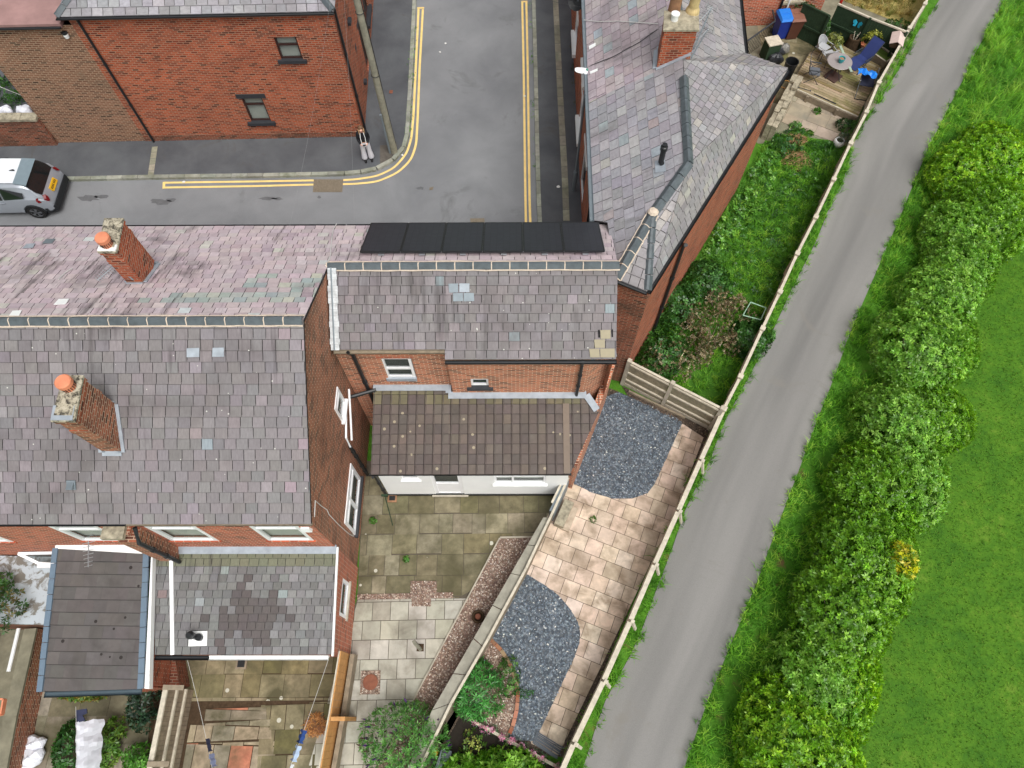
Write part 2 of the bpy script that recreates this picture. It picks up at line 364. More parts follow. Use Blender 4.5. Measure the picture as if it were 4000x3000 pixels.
# ------------------------------------------------------------ generic pieces
def clip(poly, cl):
    out = poly
    n = len(cl)
    for i in range(n):
        ax, ay = cl[i]; bx, by = cl[(i+1) % n]; inp = out; out = []
        if not inp: return []
        sd_ = lambda p: (bx-ax)*(p[1]-ay)-(by-ay)*(p[0]-ax)
        for k, p in enumerate(inp):
            q = inp[k-1]; a, b = sd_(q), sd_(p)
            if (a >= 0) != (b >= 0):
                t = a/(a-b); out.append((q[0]+(p[0]-q[0])*t, q[1]+(p[1]-q[1])*t))
            if b >= 0: out.append(p)
    return out
def frame_of(poly3, udir=None):
    n = newell(poly3)
    if n.z < 0: n = -n
    if udir is not None: u = (Vector(udir)-n*n.dot(Vector(udir))).normalized(); v = n.cross(u)
    else:
        v = (Vector((0,0,1))-n*n.z).normalized(); u = v.cross(n)
    return n, u, v
def tiles(mb, poly3, w, gz, colf, th=.012, gap=.008, jit=.1, stag=.5, udir=None, keep=None, lap=.05, lift=.006, org=None, mi=0, flat=False, rows=None, miss=0, edge=.55, bev=.011, side=.2):
    """courses of slates, tiles or slabs over a convex polygon, each piece real, its lower edge proud of the course below"""
    n, u, v = frame_of(poly3, udir); o = Vector(org) if org is not None else Vector(poly3[0])
    q = [((Vector(p)-o).dot(u), (Vector(p)-o).dot(v)) for p in poly3]
    if sum(q[i][0]*q[(i+1)%len(q)][1]-q[(i+1)%len(q)][0]*q[i][1] for i in range(len(q))) < 0: q.reverse()
    u0, u1 = min(p[0] for p in q), max(p[0] for p in q); v0, v1 = min(p[1] for p in q), max(p[1] for p in q)
    W = lambda a, b, h: o+u*a+v*b+n*h
    k = math.floor(v0/gz) if rows is None else 0; y = k*gz if rows is None else v0
    while y < v1:
        rr = random.Random(k*977+int(w*1e4)); x = math.floor(u0/w-24)*w+(w*stag if k % 2 else 0)+rr.uniform(-jit, jit)*w*.3
        while x < u1:
            ww = w*(1+rr.uniform(-jit, jit)); a, b = x+gap/2, x+ww-gap/2; dy = rr.uniform(-jit, jit)*gz*.12
            x += ww
            y0 = y+dy+(gap/2 if flat else 0); y1 = y+gz-gap/2 if flat else y+gz+lap
            if b < u0 or (keep and not keep((a+b)/2, y+gz/2, W)): continue
            pl = clip([(a, y0), (b, y0), (b, y1), (a, y1)], q)
            if len(pl) < 3: continue
            if miss and R.random() < miss: continue
            c = colf((a+b)/2, y+gz/2); e = R.uniform(0, lift); ch = 0 if flat else bev
            hb, ht = (th+e, th+e) if flat else (2*th+e, th*.35)
            hh = lambda p: hb+(ht-hb)*(p[1]-y0)/(y1-y0)
            if ch: pl = clip([(a+ch*side, y0+ch), (b-ch*side, y0+ch), (b-ch*side, y1), (a+ch*side, y1)], q)
            if len(pl) < 3: continue
            mb.poly([W(p[0], p[1], hh(p)) for p in pl], c, mi)
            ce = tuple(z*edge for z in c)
            if ch:
                p2 = clip([(a, y0), (b, y0), (b, y0+ch), (a, y0+ch)], q)
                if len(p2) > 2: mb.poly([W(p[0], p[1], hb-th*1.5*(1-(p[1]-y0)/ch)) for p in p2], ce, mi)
            for i, p in enumerate(pl):
                r_ = pl[(i+1) % len(pl)]
                d_ = 0 if flat else max(0, hh(p)-th*1.4); d2 = 0 if flat else max(0, hh(r_)-th*1.4)
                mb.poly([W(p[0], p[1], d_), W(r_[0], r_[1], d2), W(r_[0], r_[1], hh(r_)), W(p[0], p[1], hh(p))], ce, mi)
        y += gz; k += 1
def jitc(c, a=.08, h=.03):
    k = 1+R.uniform(-a, a); return tuple(max(0, x*k*(1+R.uniform(-h, h))) for x in c)
def pick(*opts):                                            # (weight, colour) list -> colour function
    tot = sum(o[0] for o in opts)
    def f(u, v):
        r = R.uniform(0, tot)
        for wgt, c in opts:
            r -= wgt
            if r <= 0: return jitc(c)
        return jitc(opts[-1][1])
    return f
def wall_face(mb, p, q, z0, z1, holes=(), depth=.12, mi=0, col=(1,1,1)):
    """upright wall from p to q (left to right seen from outside) with real openings (s0, s1, za, zb) and their reveals"""
    p = Vector((p[0], p[1], 0)); q = Vector((q[0], q[1], 0)); d = (q-p); L = d.length; d.normalize(); n = Vector((d.y, -d.x, 0))
    ss = sorted({0, L, *[h[0] for h in holes], *[h[1] for h in holes]}); zz = sorted({z0, z1, *[h[2] for h in holes], *[h[3] for h in holes]})
    W = lambda s, z, k=0: p+d*s+Vector((0,0,z))-n*k
    for a, b in zip(ss, ss[1:]):
        for c, e in zip(zz, zz[1:]):
            if any(h[0] < (a+b)/2 < h[1] and h[2] < (c+e)/2 < h[3] for h in holes): continue
            mb.poly([W(a,c), W(b,c), W(b,e), W(a,e)], col, mi)
    for a, b, c, e in holes:
        for A, B in (((a,c),(b,c)), ((b,c),(b,e)), ((b,e),(a,e)), ((a,e),(a,c))):
            mb.poly([W(*A), W(*B), W(*B, depth), W(*A, depth)], col, mi)
    return p, d, n
def window(par, p, d, n, h, frame='upvc', bars=(), sill=None, glass='glass', back='inside', dep=.09, fw=.06, name='window', lintel=None, vbars=(), opened=None):
    """h = (s0, s1, za, zb) on the wall line; bars = heights (0-1) of transoms"""
    s0, s1, za, zb = h; W = lambda s, z, k: p+d*s+Vector((0,0,z))+n*k
    mb = MB()
    def bar(a, b, c, e, k0=-dep-.04, k1=-dep+.03): mb.hexa([W(a,c,k0), W(b,c,k0), W(b,c,k1), W(a,c,k1), W(a,e,k0), W(b,e,k0), W(b,e,k1), W(a,e,k1)])
    bar(s0, s0+fw, za, zb); bar(s1-fw, s1, za, zb); bar(s0+fw, s1-fw, za, za+fw); bar(s0+fw, s1-fw, zb-fw, zb)
    for t in bars: z = za+(zb-za)*t; bar(s0+fw, s1-fw, z-fw*.5, z+fw*.5)
    for t in vbars: s = s0+(s1-s0)*t; bar(s-fw*.5, s+fw*.5, za+fw, zb-fw, -dep-.035, -dep+.028)
    f = mb.build(name, M[frame], par)
    gp = MB(); k = -dep-.005; gp.poly([W(s0+fw*.5,za+fw*.5,k), W(s1-fw*.5,za+fw*.5,k), W(s1-fw*.5,zb-fw*.5,k), W(s0+fw*.5,zb-fw*.5,k)])
    gp.build('pane', M[glass], f)
    if back:
        bp = MB(); k = -dep-.12; bp.poly([W(s0-.02,za-.02,k), W(s1+.02,za-.02,k), W(s1+.02,zb+.02,k), W(s0-.02,zb+.02,k)])
        bp.build('curtain' if back == 'curtain' else 'room_shade', M[back], f)
    if sill:
        sb = MB(); sm, ov, hh, pr = sill
        sb.hexa([W(s0-ov,za-hh,-dep), W(s1+ov,za-hh,-dep), W(s1+ov,za-hh,pr), W(s0-ov,za-hh,pr), W(s0-ov,za+.014,-dep), W(s1+ov,za+.014,-dep), W(s1+ov,za+.006,pr), W(s0-ov,za+.006,pr)])
        sb.build('sill', M[sm], f)
    if lintel:
        lb = MB(); sm, ov, hh, pr = lintel
        lb.hexa([W(s0-ov,zb,-.05), W(s1+ov,zb,-.05), W(s1+ov,zb,pr), W(s0-ov,zb,pr), W(s0-ov,zb+hh,-.05), W(s1+ov,zb+hh,-.05), W(s1+ov,zb+hh,pr), W(s0-ov,zb+hh,pr)])
        lb.build('lintel', M[sm], f)
    return f
def hole_px(p, d, px):                                      # photo corners of an opening -> (s0, s1, za, zb) on the wall line
    a = [onwall(u, v, Vector((p[0],p[1],0)), d) for u, v in px]; s = sorted(x[0] for x in a); z = sorted(x[1] for x in a)
    h = len(a)//2
    if len(a) == 2: return (s[0], s[1], z[0], z[1])
    return (sum(s[:h])/h, sum(s[h:])/h, sum(z[:h])/h, sum(z[h:])/h)
def dirof(p, q): d = Vector((q[0]-p[0], q[1]-p[1], 0)); return d.normalized()
def ridge_line(par, p, q, L=.45, w=.12, h=.075, name='ridge', mort=True, endm=True):
    p = Vector(p); q = Vector(q); d = (q-p); T = d.length; d.normalize(); sd_ = d.cross(Vector((0,0,1))).normalized(); up = sd_.cross(d)
    k = max(1, round(T/L)); L = T/k; mb = MB(); mm = MB()
    for i in range(k):
        a = p+d*(i*L+.012)+up*R.uniform(0,.012); b = p+d*((i+1)*L-.012)+up*R.uniform(0,.012); c = jitc((1,1,1), .15)
        pr = [(-w, -h), (-w*.25, h*.42), (w*.25, h*.42), (w, -h), (w*.8, -h-.03), (0, 0), (-w*.8, -h-.03)]
        A = [a+sd_*x+up*z for x, z in pr]; B = [b+sd_*x+up*z for x, z in pr]
        for j in range(6): jn = j+1; mb.poly([A[j], A[jn], B[jn], B[j]], c)
        mb.poly(A[::-1], c); mb.poly(B, c)
        if mort:
            e = p+d*(i*L)
            pr2 = [(-w*1.02, -h*1.05), (-w*.27, h*.46), (w*.27, h*.46), (w*1.02, -h*1.05)]
            A = [e-d*.014+sd_*x+up*z for x, z in pr2]; B = [e+d*.014+sd_*x+up*z for x, z in pr2]
            for j in range(3): mm.poly([A[j], A[j+1], B[j+1], B[j]])
            mm.poly(A[::-1]); mm.poly(B)
    for s_ in ((-1, 1) if mort else ()):                     # bedding mortar along both edges
        pts = [p+d*(T*i/24)+sd_*s_*(w+.012+R.uniform(-.012,.012))+up*(-h-.005) for i in range(25)]
        mm.tube(pts, .02, 5)
    o = mb.build(name, M['ridge'], par)
    if mort: mm.build('mortar_bedding', M['mortar'], o)
    return o
def gutter(par, p, q, mat='black', r=.06, name='gutter'):
    p = Vector(p); q = Vector(q); d = (q-p).normalized(); sd_ = d.cross(Vector((0,0,1))).normalized()
    mb = MB(); N = 7
    for rr, fl in ((r, 0), (r*.82, 1)):
        A = []; B = []
        for i in range(N): a = math.pi+math.pi*i/(N-1); o = sd_*math.cos(a)*rr+Vector((0,0,math.sin(a)*rr)); A.append(p+o); B.append(q+o)
        for i in range(N-1): f = [A[i], A[i+1], B[i+1], B[i]]; mb.poly(f if fl else f[::-1])
    for e, k in ((p, 1), (q, -1)):
        mb.poly([e+sd_*math.cos(math.pi+math.pi*i/(N-1))*r+Vector((0,0,math.sin(math.pi+math.pi*i/(N-1))*r)) for i in range(N)][::k])
    return mb.build(name, M[mat], par)
def pipe(par, pts, r=.04, mat='black', name='downpipe', brk=True):
    mb = MB(); mb.tube(pts, r, 8)
    if brk:
        for a, b in zip(pts, pts[1:]):
            a = Vector(a); b = Vector(b)
            if (b-a).length > 1.2: 
                for t in (.33, .66): c = a.lerp(b, t); d = (b-a).normalized(); mb.tube([c-d*.04, c+d*.04], r*1.35, 8)
    return mb.build(name, M[mat], par, smooth=False)
def catenary(p, q, sag, n=14):
    p = Vector(p); q = Vector(q); return [p.lerp(q, i/n)-Vector((0,0,sag*4*(i/n)*(1-i/n))) for i in range(n+1)]
# ============================================================ GROUND, ROADS, PATHS
def struct(o, kind='structure'): o['kind'] = kind; return o
def sheet(name, px, z, mat, kind='structure', raw=None):
    pts = [P(u, v, 0) for u, v in px] if raw is None else raw
    mb = MB(); pts = [(p[0], p[1], z) for p in pts]
    if newell([Vector(p) for p in pts]).z < 0: pts = pts[::-1]
    mb.poly(pts); return struct(mb.build(name, M[mat]), kind)
sheet('ground', None, -.02, 'rough', raw=[(-250,-250),(250,-250),(250,250),(-250,250)])
YF = P(1000,885,5.5).y
sheet('road', None, 0, 'road', raw=[(-60,YF-.6),(3.2,YF-.6),(3.2,70),(-60,70)])
def along(px, step=.15, z=0, raw=None):
    pts = [P(u, v, 0) for u, v in px] if raw is None else raw
    # smooth polyline resampled
    out = [pts[0]]
    for a, b in zip(pts, pts[1:]):
        n = max(1, int((b-a).length/step))
        out += [a.lerp(b, i/n) for i in range(1, n+1)]
    for _ in range(3): out = [out[0]]+[(out[i-1]+out[i]*2+out[i+1])/4 for i in range(1, len(out)-1)]+[out[-1]]
    return [Vector((p.x, p.y, z)) for p in out]
def ribbon(mb, pts, w0, w1, z, col=(1,1,1), uvs=None):      # strip between two offsets to the right of the line
    L = []
    for i, p in enumerate(pts):
        d = (pts[min(i+1, len(pts)-1)]-pts[max(i-1, 0)]); d.z = 0; d.normalize(); n = Vector((d.y, -d.x, 0)); L.append((p+n*w0, p+n*w1))
    for (a, b), (c, e) in zip(L, L[1:]):
        q = [(b.x,b.y,z), (e.x,e.y,z), (c.x,c.y,z), (a.x,a.y,z)]
        if newell([Vector(x) for x in q]).z < 0: q.reverse()
        mb.poly(q, col)
    return L
kerbpx = [(-900,698),(0,693),(270,699),(620,691),(1000,686),(1235,681),(1380,677),(1470,662),(1533,628),(1570,592),(1585,542),(1589,475),(1598,339),(1606,181),(1615,0),(1640,-500)]
K = along(kerbpx)
kp = [(p.x, p.y) for p in K]
mb = MB(); mb.prism(kp+[(kp[-1][0]-14, kp[-1][1]), (kp[0][0], kp[0][1]+22)], -.01, .1)
struct(mb.build('pavement', M['pave']))
def kerb(name, pts, L=.6, wd=.14):
    mb = MB(); acc = 0; a = 0
    for i in range(1, len(pts)):
        acc += (pts[i]-pts[i-1]).length
        if acc >= L or i == len(pts)-1:
            p, q = pts[a], pts[i]; d = (q-p).normalized(); n = Vector((d.y, -d.x, 0))
            c = jitc(S(150,152,140), .14); z = .112+R.uniform(0, .008)
            A = [p+d*.008-n*.02, p+d*.008+n*wd, q-d*.008+n*wd, q-d*.008-n*.02]
            mb.hexa([Vector((x.x,x.y,-.01)) for x in A]+[Vector((x.x,x.y,z)) for x in A], c)
            acc = 0; a = i
    return struct(mb.build(name, M['kerb']))
kerb('kerb', K)
KR = along([(2070,-500),(2079,0),(2087,300),(2092,560),(2097,750),(2104,920)])
KR = KR[::-1]
kr = [(p.x, p.y) for p in KR]
mb = MB(); mb.prism(kr+[(4.2, kr[-1][1]), (4.2, kr[0][1])], -.01, .1); struct(mb.build('pavement', M['pave']))
kerb('kerb', KR)
# strip of paler stone setts in the right-hand pavement
mb = MB(); st = along([(2212,870),(2206,700),(2190,420),(2178,180),(2169,0),(2150,-500)], .5)
for a, b in zip(st, st[1:]):
    d = (b-a).normalized(); n = Vector((d.y,-d.x,0)); c = jitc(S(146,142,126), .2); e = R.uniform(0,.006)
    A = [a+d*.01-n*.12, a+d*.01+n*.12, b-d*.01+n*.12, b-d*.01-n*.12]
    mb.hexa([Vector((x.x,x.y,.09)) for x in A]+[Vector((x.x,x.y,.106+e)) for x in A], c)
struct(mb.build('stone_channel', M['kerb']))
mb = MB(); a, b = P(605,573,.1), P(588,690,.1); c_ = dirof(a, b); n = Vector((c_.y,-c_.x,0))
for i in range(5):
    p = a.lerp(b, i/5); q = a.lerp(b, (i+.95)/5); A = [p-n*.11, p+n*.11, q+n*.11, q-n*.11]
    mb.hexa([Vector((x.x,x.y,.09)) for x in A]+[Vector((x.x,x.y,.107)) for x in A], jitc(S(150,146,130), .15))
struct(mb.build('stone_channel', M['kerb']))
# double yellow lines
mb = MB()
l1 = along([(640,714),(1000,709),(1226,705),(1340,704),(1384,702),(1475,688),(1542,655),(1588,601),(1607,542),(1615,452),(1624,271),(1635,36)])
l2 = along([(640,733),(1000,727),(1226,721),(1384,719),(1475,710),(1556,674),(1606,624),(1626,565),(1632,452),(1639,271),(1652,36)])
for l in (l1, l2): ribbon(mb, l, -.045, .045, .006)
for a, b in (((1630,32),(1657,31)), ((641,711),(640,737))):
    q = [P(*a), P(*b)]; d = (q[1]-q[0]).normalized(); n = Vector((d.y,-d.x,0))*.05; mb.poly([(x.x,x.y,.0075) for x in (q[0]-n, q[1]-n, q[1]+n, q[0]+n)])
l3 = along([(2040,6),(2046,300),(2052,750),(2055,900)]); l4 = along([(2056,6),(2062,300),(2068,750),(2072,900)])
for l in (l3, l4): ribbon(mb, l, -.045, .045, .006)
q = [P(2036,7), P(2060,6)]; mb.poly([(q[0].x,q[0].y-.05,.0075),(q[1].x,q[1].y-.05,.0075),(q[1].x,q[1].y+.05,.0075),(q[0].x,q[0].y+.05,.0075)])
o = mb.build('road_marking', M['yellow'])
for p in o.data.polygons: 
    if p.normal.z < 0: p.flip()
struct(o)
M['patch'] = plain('worn patch', S(92,87,80), .9, 0, .3, 5)
sheet('pavement_patch', [(1486,575),(1552,572),(1530,636),(1486,655)], .1045, 'patch')
# covers in the road
def cover(name, px, mat, label, cat, z=.008, bars=6, fr='iron'):
    q = [P(u, v, z) for u, v in px]; mb = MB(); c = sum(q, Vector())/4
    mb.prism([(p.x,p.y) for p in q], z-.01, z)
    for i in range(bars):
        t0, t1 = (i+.2)/bars, (i+.8)/bars
        A = [q[0].lerp(q[1], t0), q[0].lerp(q[1], t1), q[3].lerp(q[2], t1), q[3].lerp(q[2], t0)]; A = [c+(x-c)*.9 for x in A]
        mb.prism([(p.x,p.y) for p in A], z, z+.006)
    return mb.solo(name, M[mat], label, cat)
cover('drain_cover', [(1226,700),(1341,700),(1337,750),(1222,750)], 'iron', 'rusty square drain cover crossed by the double yellow lines', 'drain cover', .012, 9)
cover('drain_cover', [(1678,732),(1694,729),(1690,741),(1676,742)], 'iron', 'small grey utility cover in the middle of the road junction', 'drain cover')
cover('drain_cover', [(1836,853),(1892,852),(1894,867),(1838,868)], 'iron', 'pale patterned drain cover by the gutter above the solar panels', 'drain cover')
cover('drain_cover', [(1522,352),(1535,352),(1533,364),(1520,364)], 'rust', 'small brown square cover in the left pavement beside the pole', 'drain cover', .115, 3)
# footpath
pl = [(3760,-160),(3670,0),(3578,135),(3520,262),(3452,362),(3343,533),(3290,723),(3253,773),(3190,940),(3090,1134),(3009,1315),(2904,1513),(2827,1650),(2768,1816),(2678,1980),(2642,2100),(2587,2246),(2556,2318),(2511,2462),(2430,2625),(2352,2747),(2316,2883),(2280,3000),(2180,3240)]
pr = [(4030,-160),(3927,0),(3873,90),(3809,208),(3764,307),(3696,438),(3624,583),(3565,723),(3538,795),(3452,994),(3389,1139),(3316,1310),(3253,1491),(3226,1554),(3176,1681),(3122,1834),(3054,2010),(3004,2142),(2958,2277),(2895,2417),(2850,2530),(2795,2661),(2746,2783),(2714,2883),(2673,3000),(2590,3240)]
def resamp(px, n):
    pts = along(px, .3); L = [0]
    for a, b in zip(pts, pts[1:]): L.append(L[-1]+(b-a).length)
    out = []; j = 0
    for i in range(n):
        t = L[-1]*i/(n-1)
        while j < len(L)-2 and L[j+1] < t: j += 1
        out.append(pts[j].lerp(pts[j+1], (t-L[j])/max(1e-6, L[j+1]-L[j])))
    return out
PL, PR = resamp(pl, 60), resamp(pr, 60); mb = MB(); acc = 0; NU = 6
for i in range(59):
    d = (PL[i+1]-PL[i]).length
    wob = lambda p, k: p
    for j in range(NU):
        t0, t1 = j/NU, (j+1)/NU
        q = [PL[i].lerp(PR[i], t0), PL[i].lerp(PR[i], t1), PL[i+1].lerp(PR[i+1], t1), PL[i+1].lerp(PR[i+1], t0)]
        uv = [(t0*2.2, acc), (t1*2.2, acc), (t1*2.2, acc+d), (t0*2.2, acc+d)]
        q = [Vector((p.x, p.y, .004)) for p in q]
        if newell(q).z < 0: q.reverse(); uv.reverse()
        mb.poly(q, uv=uv)
    acc += d
struct(mb.build('footpath', M['path']))
sheet('lawn', None, -.008, 'lawn', raw=[P(4100,-300),P(3975,300),P(3800,900),P(3600,1600),P(3400,2200),P(3150,2700),P(2950,3100),P(2750,3500),(40,-12),(60,60)])
# garden grounds
sheet('side_garden', [(2441,1505),(3005,520),(3350,560),(3290,700),(3150,980),(3000,1260),(2905,1480),(2800,1680)], .0, 'weed')
sheet('back_yard', [(1395,2335),(1420,1800),(2215,1800),(2150,2110),(1640,3080),(1180,3080)], -.012, 'joint')
sheet('garden_path', [(2380,1515),(2790,1690),(2640,2000),(2480,2330),(2215,2960),(1700,2900),(1880,2600),(2210,1900)], -.012, 'bark')
# ============================================================ paving, gravel
def paving(name, px, w, gz, colf, mat, z=0, ud=None, org=None, th=.02, gap=.012, jit=.03, stag=.5, keep=None):
    pts = [P(u, v, 0) for u, v in px]; pts = [Vector((p.x, p.y, z-th)) for p in pts]
    mb = MB(); tiles(mb, pts, w, gz, colf, th=th, gap=gap, jit=jit, stag=stag, udir=ud or (1,0,0), org=(pts[0] if org is None else org), flat=True, lift=.006, keep=keep)
    return struct(mb.build(name, M[mat]))
mossf = pick((3, S(124,117,94)), (2, S(134,127,106)), (2, S(112,106,82)), (1, S(144,136,114)), (1, S(118,111,82)))
paving('stone_paving', [(1395,2335),(1425,1850),(2210,1850),(2120,2100),(1870,2290),(1790,2335)], .62, .62, mossf, 'flag', 0, (1,.01,0), jit=.35, gap=.016)
greyf = pick((3, S(178,174,162)), (2, S(170,166,152)), (1, S(188,184,173)), (1, S(162,157,144)))
paving('slab_paving', [(1180,3080),(1400,2338),(1835,2338),(1560,2830),(1420,3080)], .525, .525, greyf, 'flag_clean', .002, (1,.02,0), gap=.017, jit=.0)
sandf = pick((3, S(212,192,172)), (2, S(204,184,164)), (2, S(218,200,182)), (1, S(194,176,156)))
gd = dirof(P(2395,2545), P(2669,1690))
so0 = P(2395,2545); so0 = Vector((so0.x, so0.y, -.016))
def sandstone(px): paving('sandstone_paving', px, .49, .47, sandf, 'flag_sand', .004, (gd.y,-gd.x,0), org=so0, gap=.014, jit=.0)
sandstone([(2205,1880),(2440,1560),(2680,1640),(2756,1690),(2640,1990),(2480,2330),(2180,2950),(2075,2905),(2030,2240)])
def chipstuff(name, px, z, mat, cols, dens, size, holes=()):
    pts = [P(u, v, 0) for u, v in px]; o = sheet(name, None, z, mat, 'stuff', raw=pts)
    from mathutils.geometry import tessellate_polygon
    tr = tessellate_polygon([[Vector((p.x, p.y, 0)) for p in pts]]); V = []; F = []; K_ = []
    for a, b, c in tr:
        a, b, c = pts[a], pts[b], pts[c]; ar = abs((b-a).cross(c-a).z)/2
        for _ in range(int(ar*dens)):
            r1, r2 = R.random(), R.random()
            if r1+r2 > 1: r1, r2 = 1-r1, 1-r2
            p = a+(b-a)*r1+(c-a)*r2; s_ = size*R.uniform(.5, 1.3); th = R.uniform(0, 6.28); i = len(V)
            for k in range(4):
                rr = s_*R.uniform(.7, 1)*(1 if k % 2 else .55); V.append((p.x+rr*math.cos(th+k*1.571), p.y+rr*math.sin(th+k*1.571), z+R.uniform(.002, .02)))
            F.append((i, i+1, i+2, i+3)); K_.append(jitc(R.choice(cols), .15))
    if F:
        s_ = mesh_np(name+'_stone', V, np.array(F), np.array(K_), M['chip']); bpy.ops.object.select_all(action='DESELECT') if False else None
        o.data.materials.append(M['chip'])
        # join the loose stones into the one sheet
        me = o.data; import bmesh
        bm = bmesh.new(); bm.from_mesh(me); n0 = len(bm.faces); bm.from_mesh(s_.data); bm.faces.ensure_lookup_table()
        for f in bm.faces[n0:]: f.material_index = 1
        bm.to_mesh(me); bm.free(); bpy.data.objects.remove(s_)
    return o
bl = [S(70,80,90), S(106,118,130), S(86,96,106), S(138,148,156), S(74,80,86), S(118,130,140)]*6+[S(205,205,200)]
br = [S(150,122,104), S(190,166,148), S(128,100,84), S(212,196,178), S(116,92,80), S(224,214,202)]
chipstuff('blue_gravel', [(2416,1532),(2669,1645),(2556,1893),(2529,1927),(2470,1948),(2393,1948),(2312,1925),(2233,1884),(2344,1581),(2362,1552)], .014, 'chip_blue', bl, 420, .04)
chipstuff('blue_gravel', [(2052,2240),(2122,2282),(2181,2325),(2226,2377),(2258,2431),(2267,2476),(2262,2517),(2244,2566),(2090,2895),(1980,2890),(2025,2760),(2022,2690),(2000,2610),(1960,2540),(1905,2490)], .014, 'chip_blue', bl, 420, .04)
chipstuff('brown_gravel', [(1905,2490),(1960,2540),(2000,2610),(2022,2690),(2020,2760),(1985,2885),(1800,2790),(1760,2760)], .016, 'chip_brown', br, 450, .028)
chipstuff('brown_gravel', [(1954,2101),(2080,2101),(1985,2300),(1850,2510),(1692,2780),(1570,3080),(1430,3080),(1579,2801),(1832,2331),(1877,2250)], .03, 'chip_brown', br, 450, .028)
chipstuff('brown_gravel', [(1604,2270),(1706,2270),(1706,2315),(1770,2315),(1770,2338),(1684,2338),(1684,2369),(1610,2369),(1608,2340),(1397,2343),(1397,2322),(1604,2318)], .032, 'chip_brown', br, 400, .025)
chipstuff('brown_gravel', [(1411,2621),(1488,2619),(1485,2712),(1407,2713)], .036, 'chip_brown', br, 350, .025)
mb = MB(); mb.wallbar(P(1954,2101), P(2082,2099), 0, .07, .05); mb.wallbar(P(1952,2103), P(1579,2803), 0, .07, .04); struct(mb.build('gravel_edging', M['concrete']))
q = P(1448,2665); mb = MB(); mb.lathe((q.x,q.y,.036), [(.0,.0),(.21,0),(.21,.02),(.19,.026),(.02,.026),(0,.026)], 20); mb.solo('manhole_cover', M['rust'], 'round rusty red manhole cover set in a square of gravel', 'manhole cover')
# brick edging of the round bed
mb = MB(); e = along([(1915,2497),(1963,2545),(2001,2612),(2023,2690),(2021,2760),(2006,2830),(1980,2890)], .05)
bricks = []; i = 0; k = 4
while i+k < len(e):
    a, b = e[i], e[i+k]; mb.wallbar(a.lerp(b,.03), a.lerp(b,.97), 0, .075+R.uniform(0,.012), .105, jitc(R.choice([S(168,104,74), S(150,90,66), S(150,128,100), S(178,124,100)]), .1)); i += k
tag(mb.solo('brick_edging', M['kerb'], 'curved single course of worn bricks between brown and blue gravel', 'edging'))
# yards at the bottom left
mossf2 = pick((3, S(134,124,98)), (2, S(122,114,84)), (2, S(148,138,112)), (1, S(104,100,66)))
sheet('back_yard', [(380,2690),(660,2540),(1340,2540),(1210,3080),(340,3080)], -.012, 'soil')
paving('stone_paving', [(650,2545),(1330,2545),(1318,2735),(640,2740)], .6, .6, mossf2, 'flag', .0, (1,0,0), jit=.3)
sandy = pick((3, S(160,146,122)), (2, S(150,138,116)), (1, S(176,116,92)), (2, S(138,130,112)))
paving('stone_paving', [(1020,2755),(1300,2740),(1215,3080),(1000,3080)], .6, .62, mossf2, 'flag', .004, (1,.03,0), jit=.3, gap=.02)
paving('stone_paving', [(745,2830),(1060,2810),(1060,2885),(730,2900)], .58, .62, sandy, 'flag', .002, (1,-.03,0), jit=.25, gap=.02)
paving('stone_paving', [(730,2905),(1080,2895),(1060,3080),(700,3080)], .58, .7, sandy, 'flag', .002, (1,-.03,0), jit=.25, gap=.02)
paving('stone_paving', [(805,2770),(1040,2762),(1042,2810),(798,2816)], 1.2, .5, sandy, 'flag', .01, (1,-.03,0), jit=.05)
sheet('back_yard', [(-300,2200),(140,2450),(120,2700),(580,2680),(560,3080),(-300,3080)], -.01, 'concrete_dark')
paving('stone_paving', [(170,2690),(590,2690),(570,3080),(70,3080)], .75, .7, pick((2, S(126,118,102)), (2, S(140,132,116)), (1, S(108,102,84))), 'flag', .0, (1,0,0), jit=.2)
sheet('back_yard', [(-400,250),(60,250),(200,470),(160,500),(-400,500)], -.006, 'concrete')
sheet('back_yard', [(2760,-200),(3700,-200),(3560,140),(3440,380),(3345,560),(2960,560),(2760,300)], -.01, 'concrete_dark')
paving('stone_paving', [(2950,60),(3160,60),(3340,250),(3120,420),(3020,400)], .6, .6, mossf2, 'flag', .0, (.9,-.3,0), jit=.2)
paving('stone_paving', [(3070,385),(3100,345),(3370,470),(3330,580),(3110,500),(3040,470)], .75, .75, pick((2, S(170,158,140)), (2, S(158,146,126)), (1, S(192,188,180))), 'flag_clean', .004, (.86,-.5,0), jit=.2)
sheet('dry_grass_ground', [(3160,-250),(3750,-250),(3560,110),(3290,0)], .0, 'hay')

bs = [foot for foot in [(2800,1680),(2712,1868),(2625,2062),(2535,2268),(2442,2484),(2340,2712),(2228,2950)]]
mb = MB(); ribbon(mb, along(bs, .2), -.02, .13, .022)
for p_ in range(0): pass
o = mb.build('bark_strip', M['bark']); struct(o)
for p in o.data.polygons:
    if p.normal.z < 0: p.flip()
sheet('bark_strip', [(2430,1508),(2770,1680),(2752,1712),(2672,1660),(2450,1545)], .02, 'bark')

M['oil'] = plain('oil stained tarmac', S(98,99,101), .75, 0, .25, 6)
for i, (u, v, a, b) in enumerate([(345,775,48,14),(400,768,30,9),(625,788,44,14),(668,782,22,8),(1045,776,42,7),(1085,776,26,6),(1247,770,9,6),(1640,735,20,8)]):
    pts = []
    for k in range(14): r_ = R.uniform(.55,1.1); q = P(u+a*r_*math.cos(k*.4488), v+b*r_*math.sin(k*.4488)); pts.append((q.x,q.y,.003))
    mb = MB(); mb.poly(pts if newell([Vector(p) for p in pts]).z > 0 else pts[::-1]); struct(mb.build('road_stain', M['oil']))
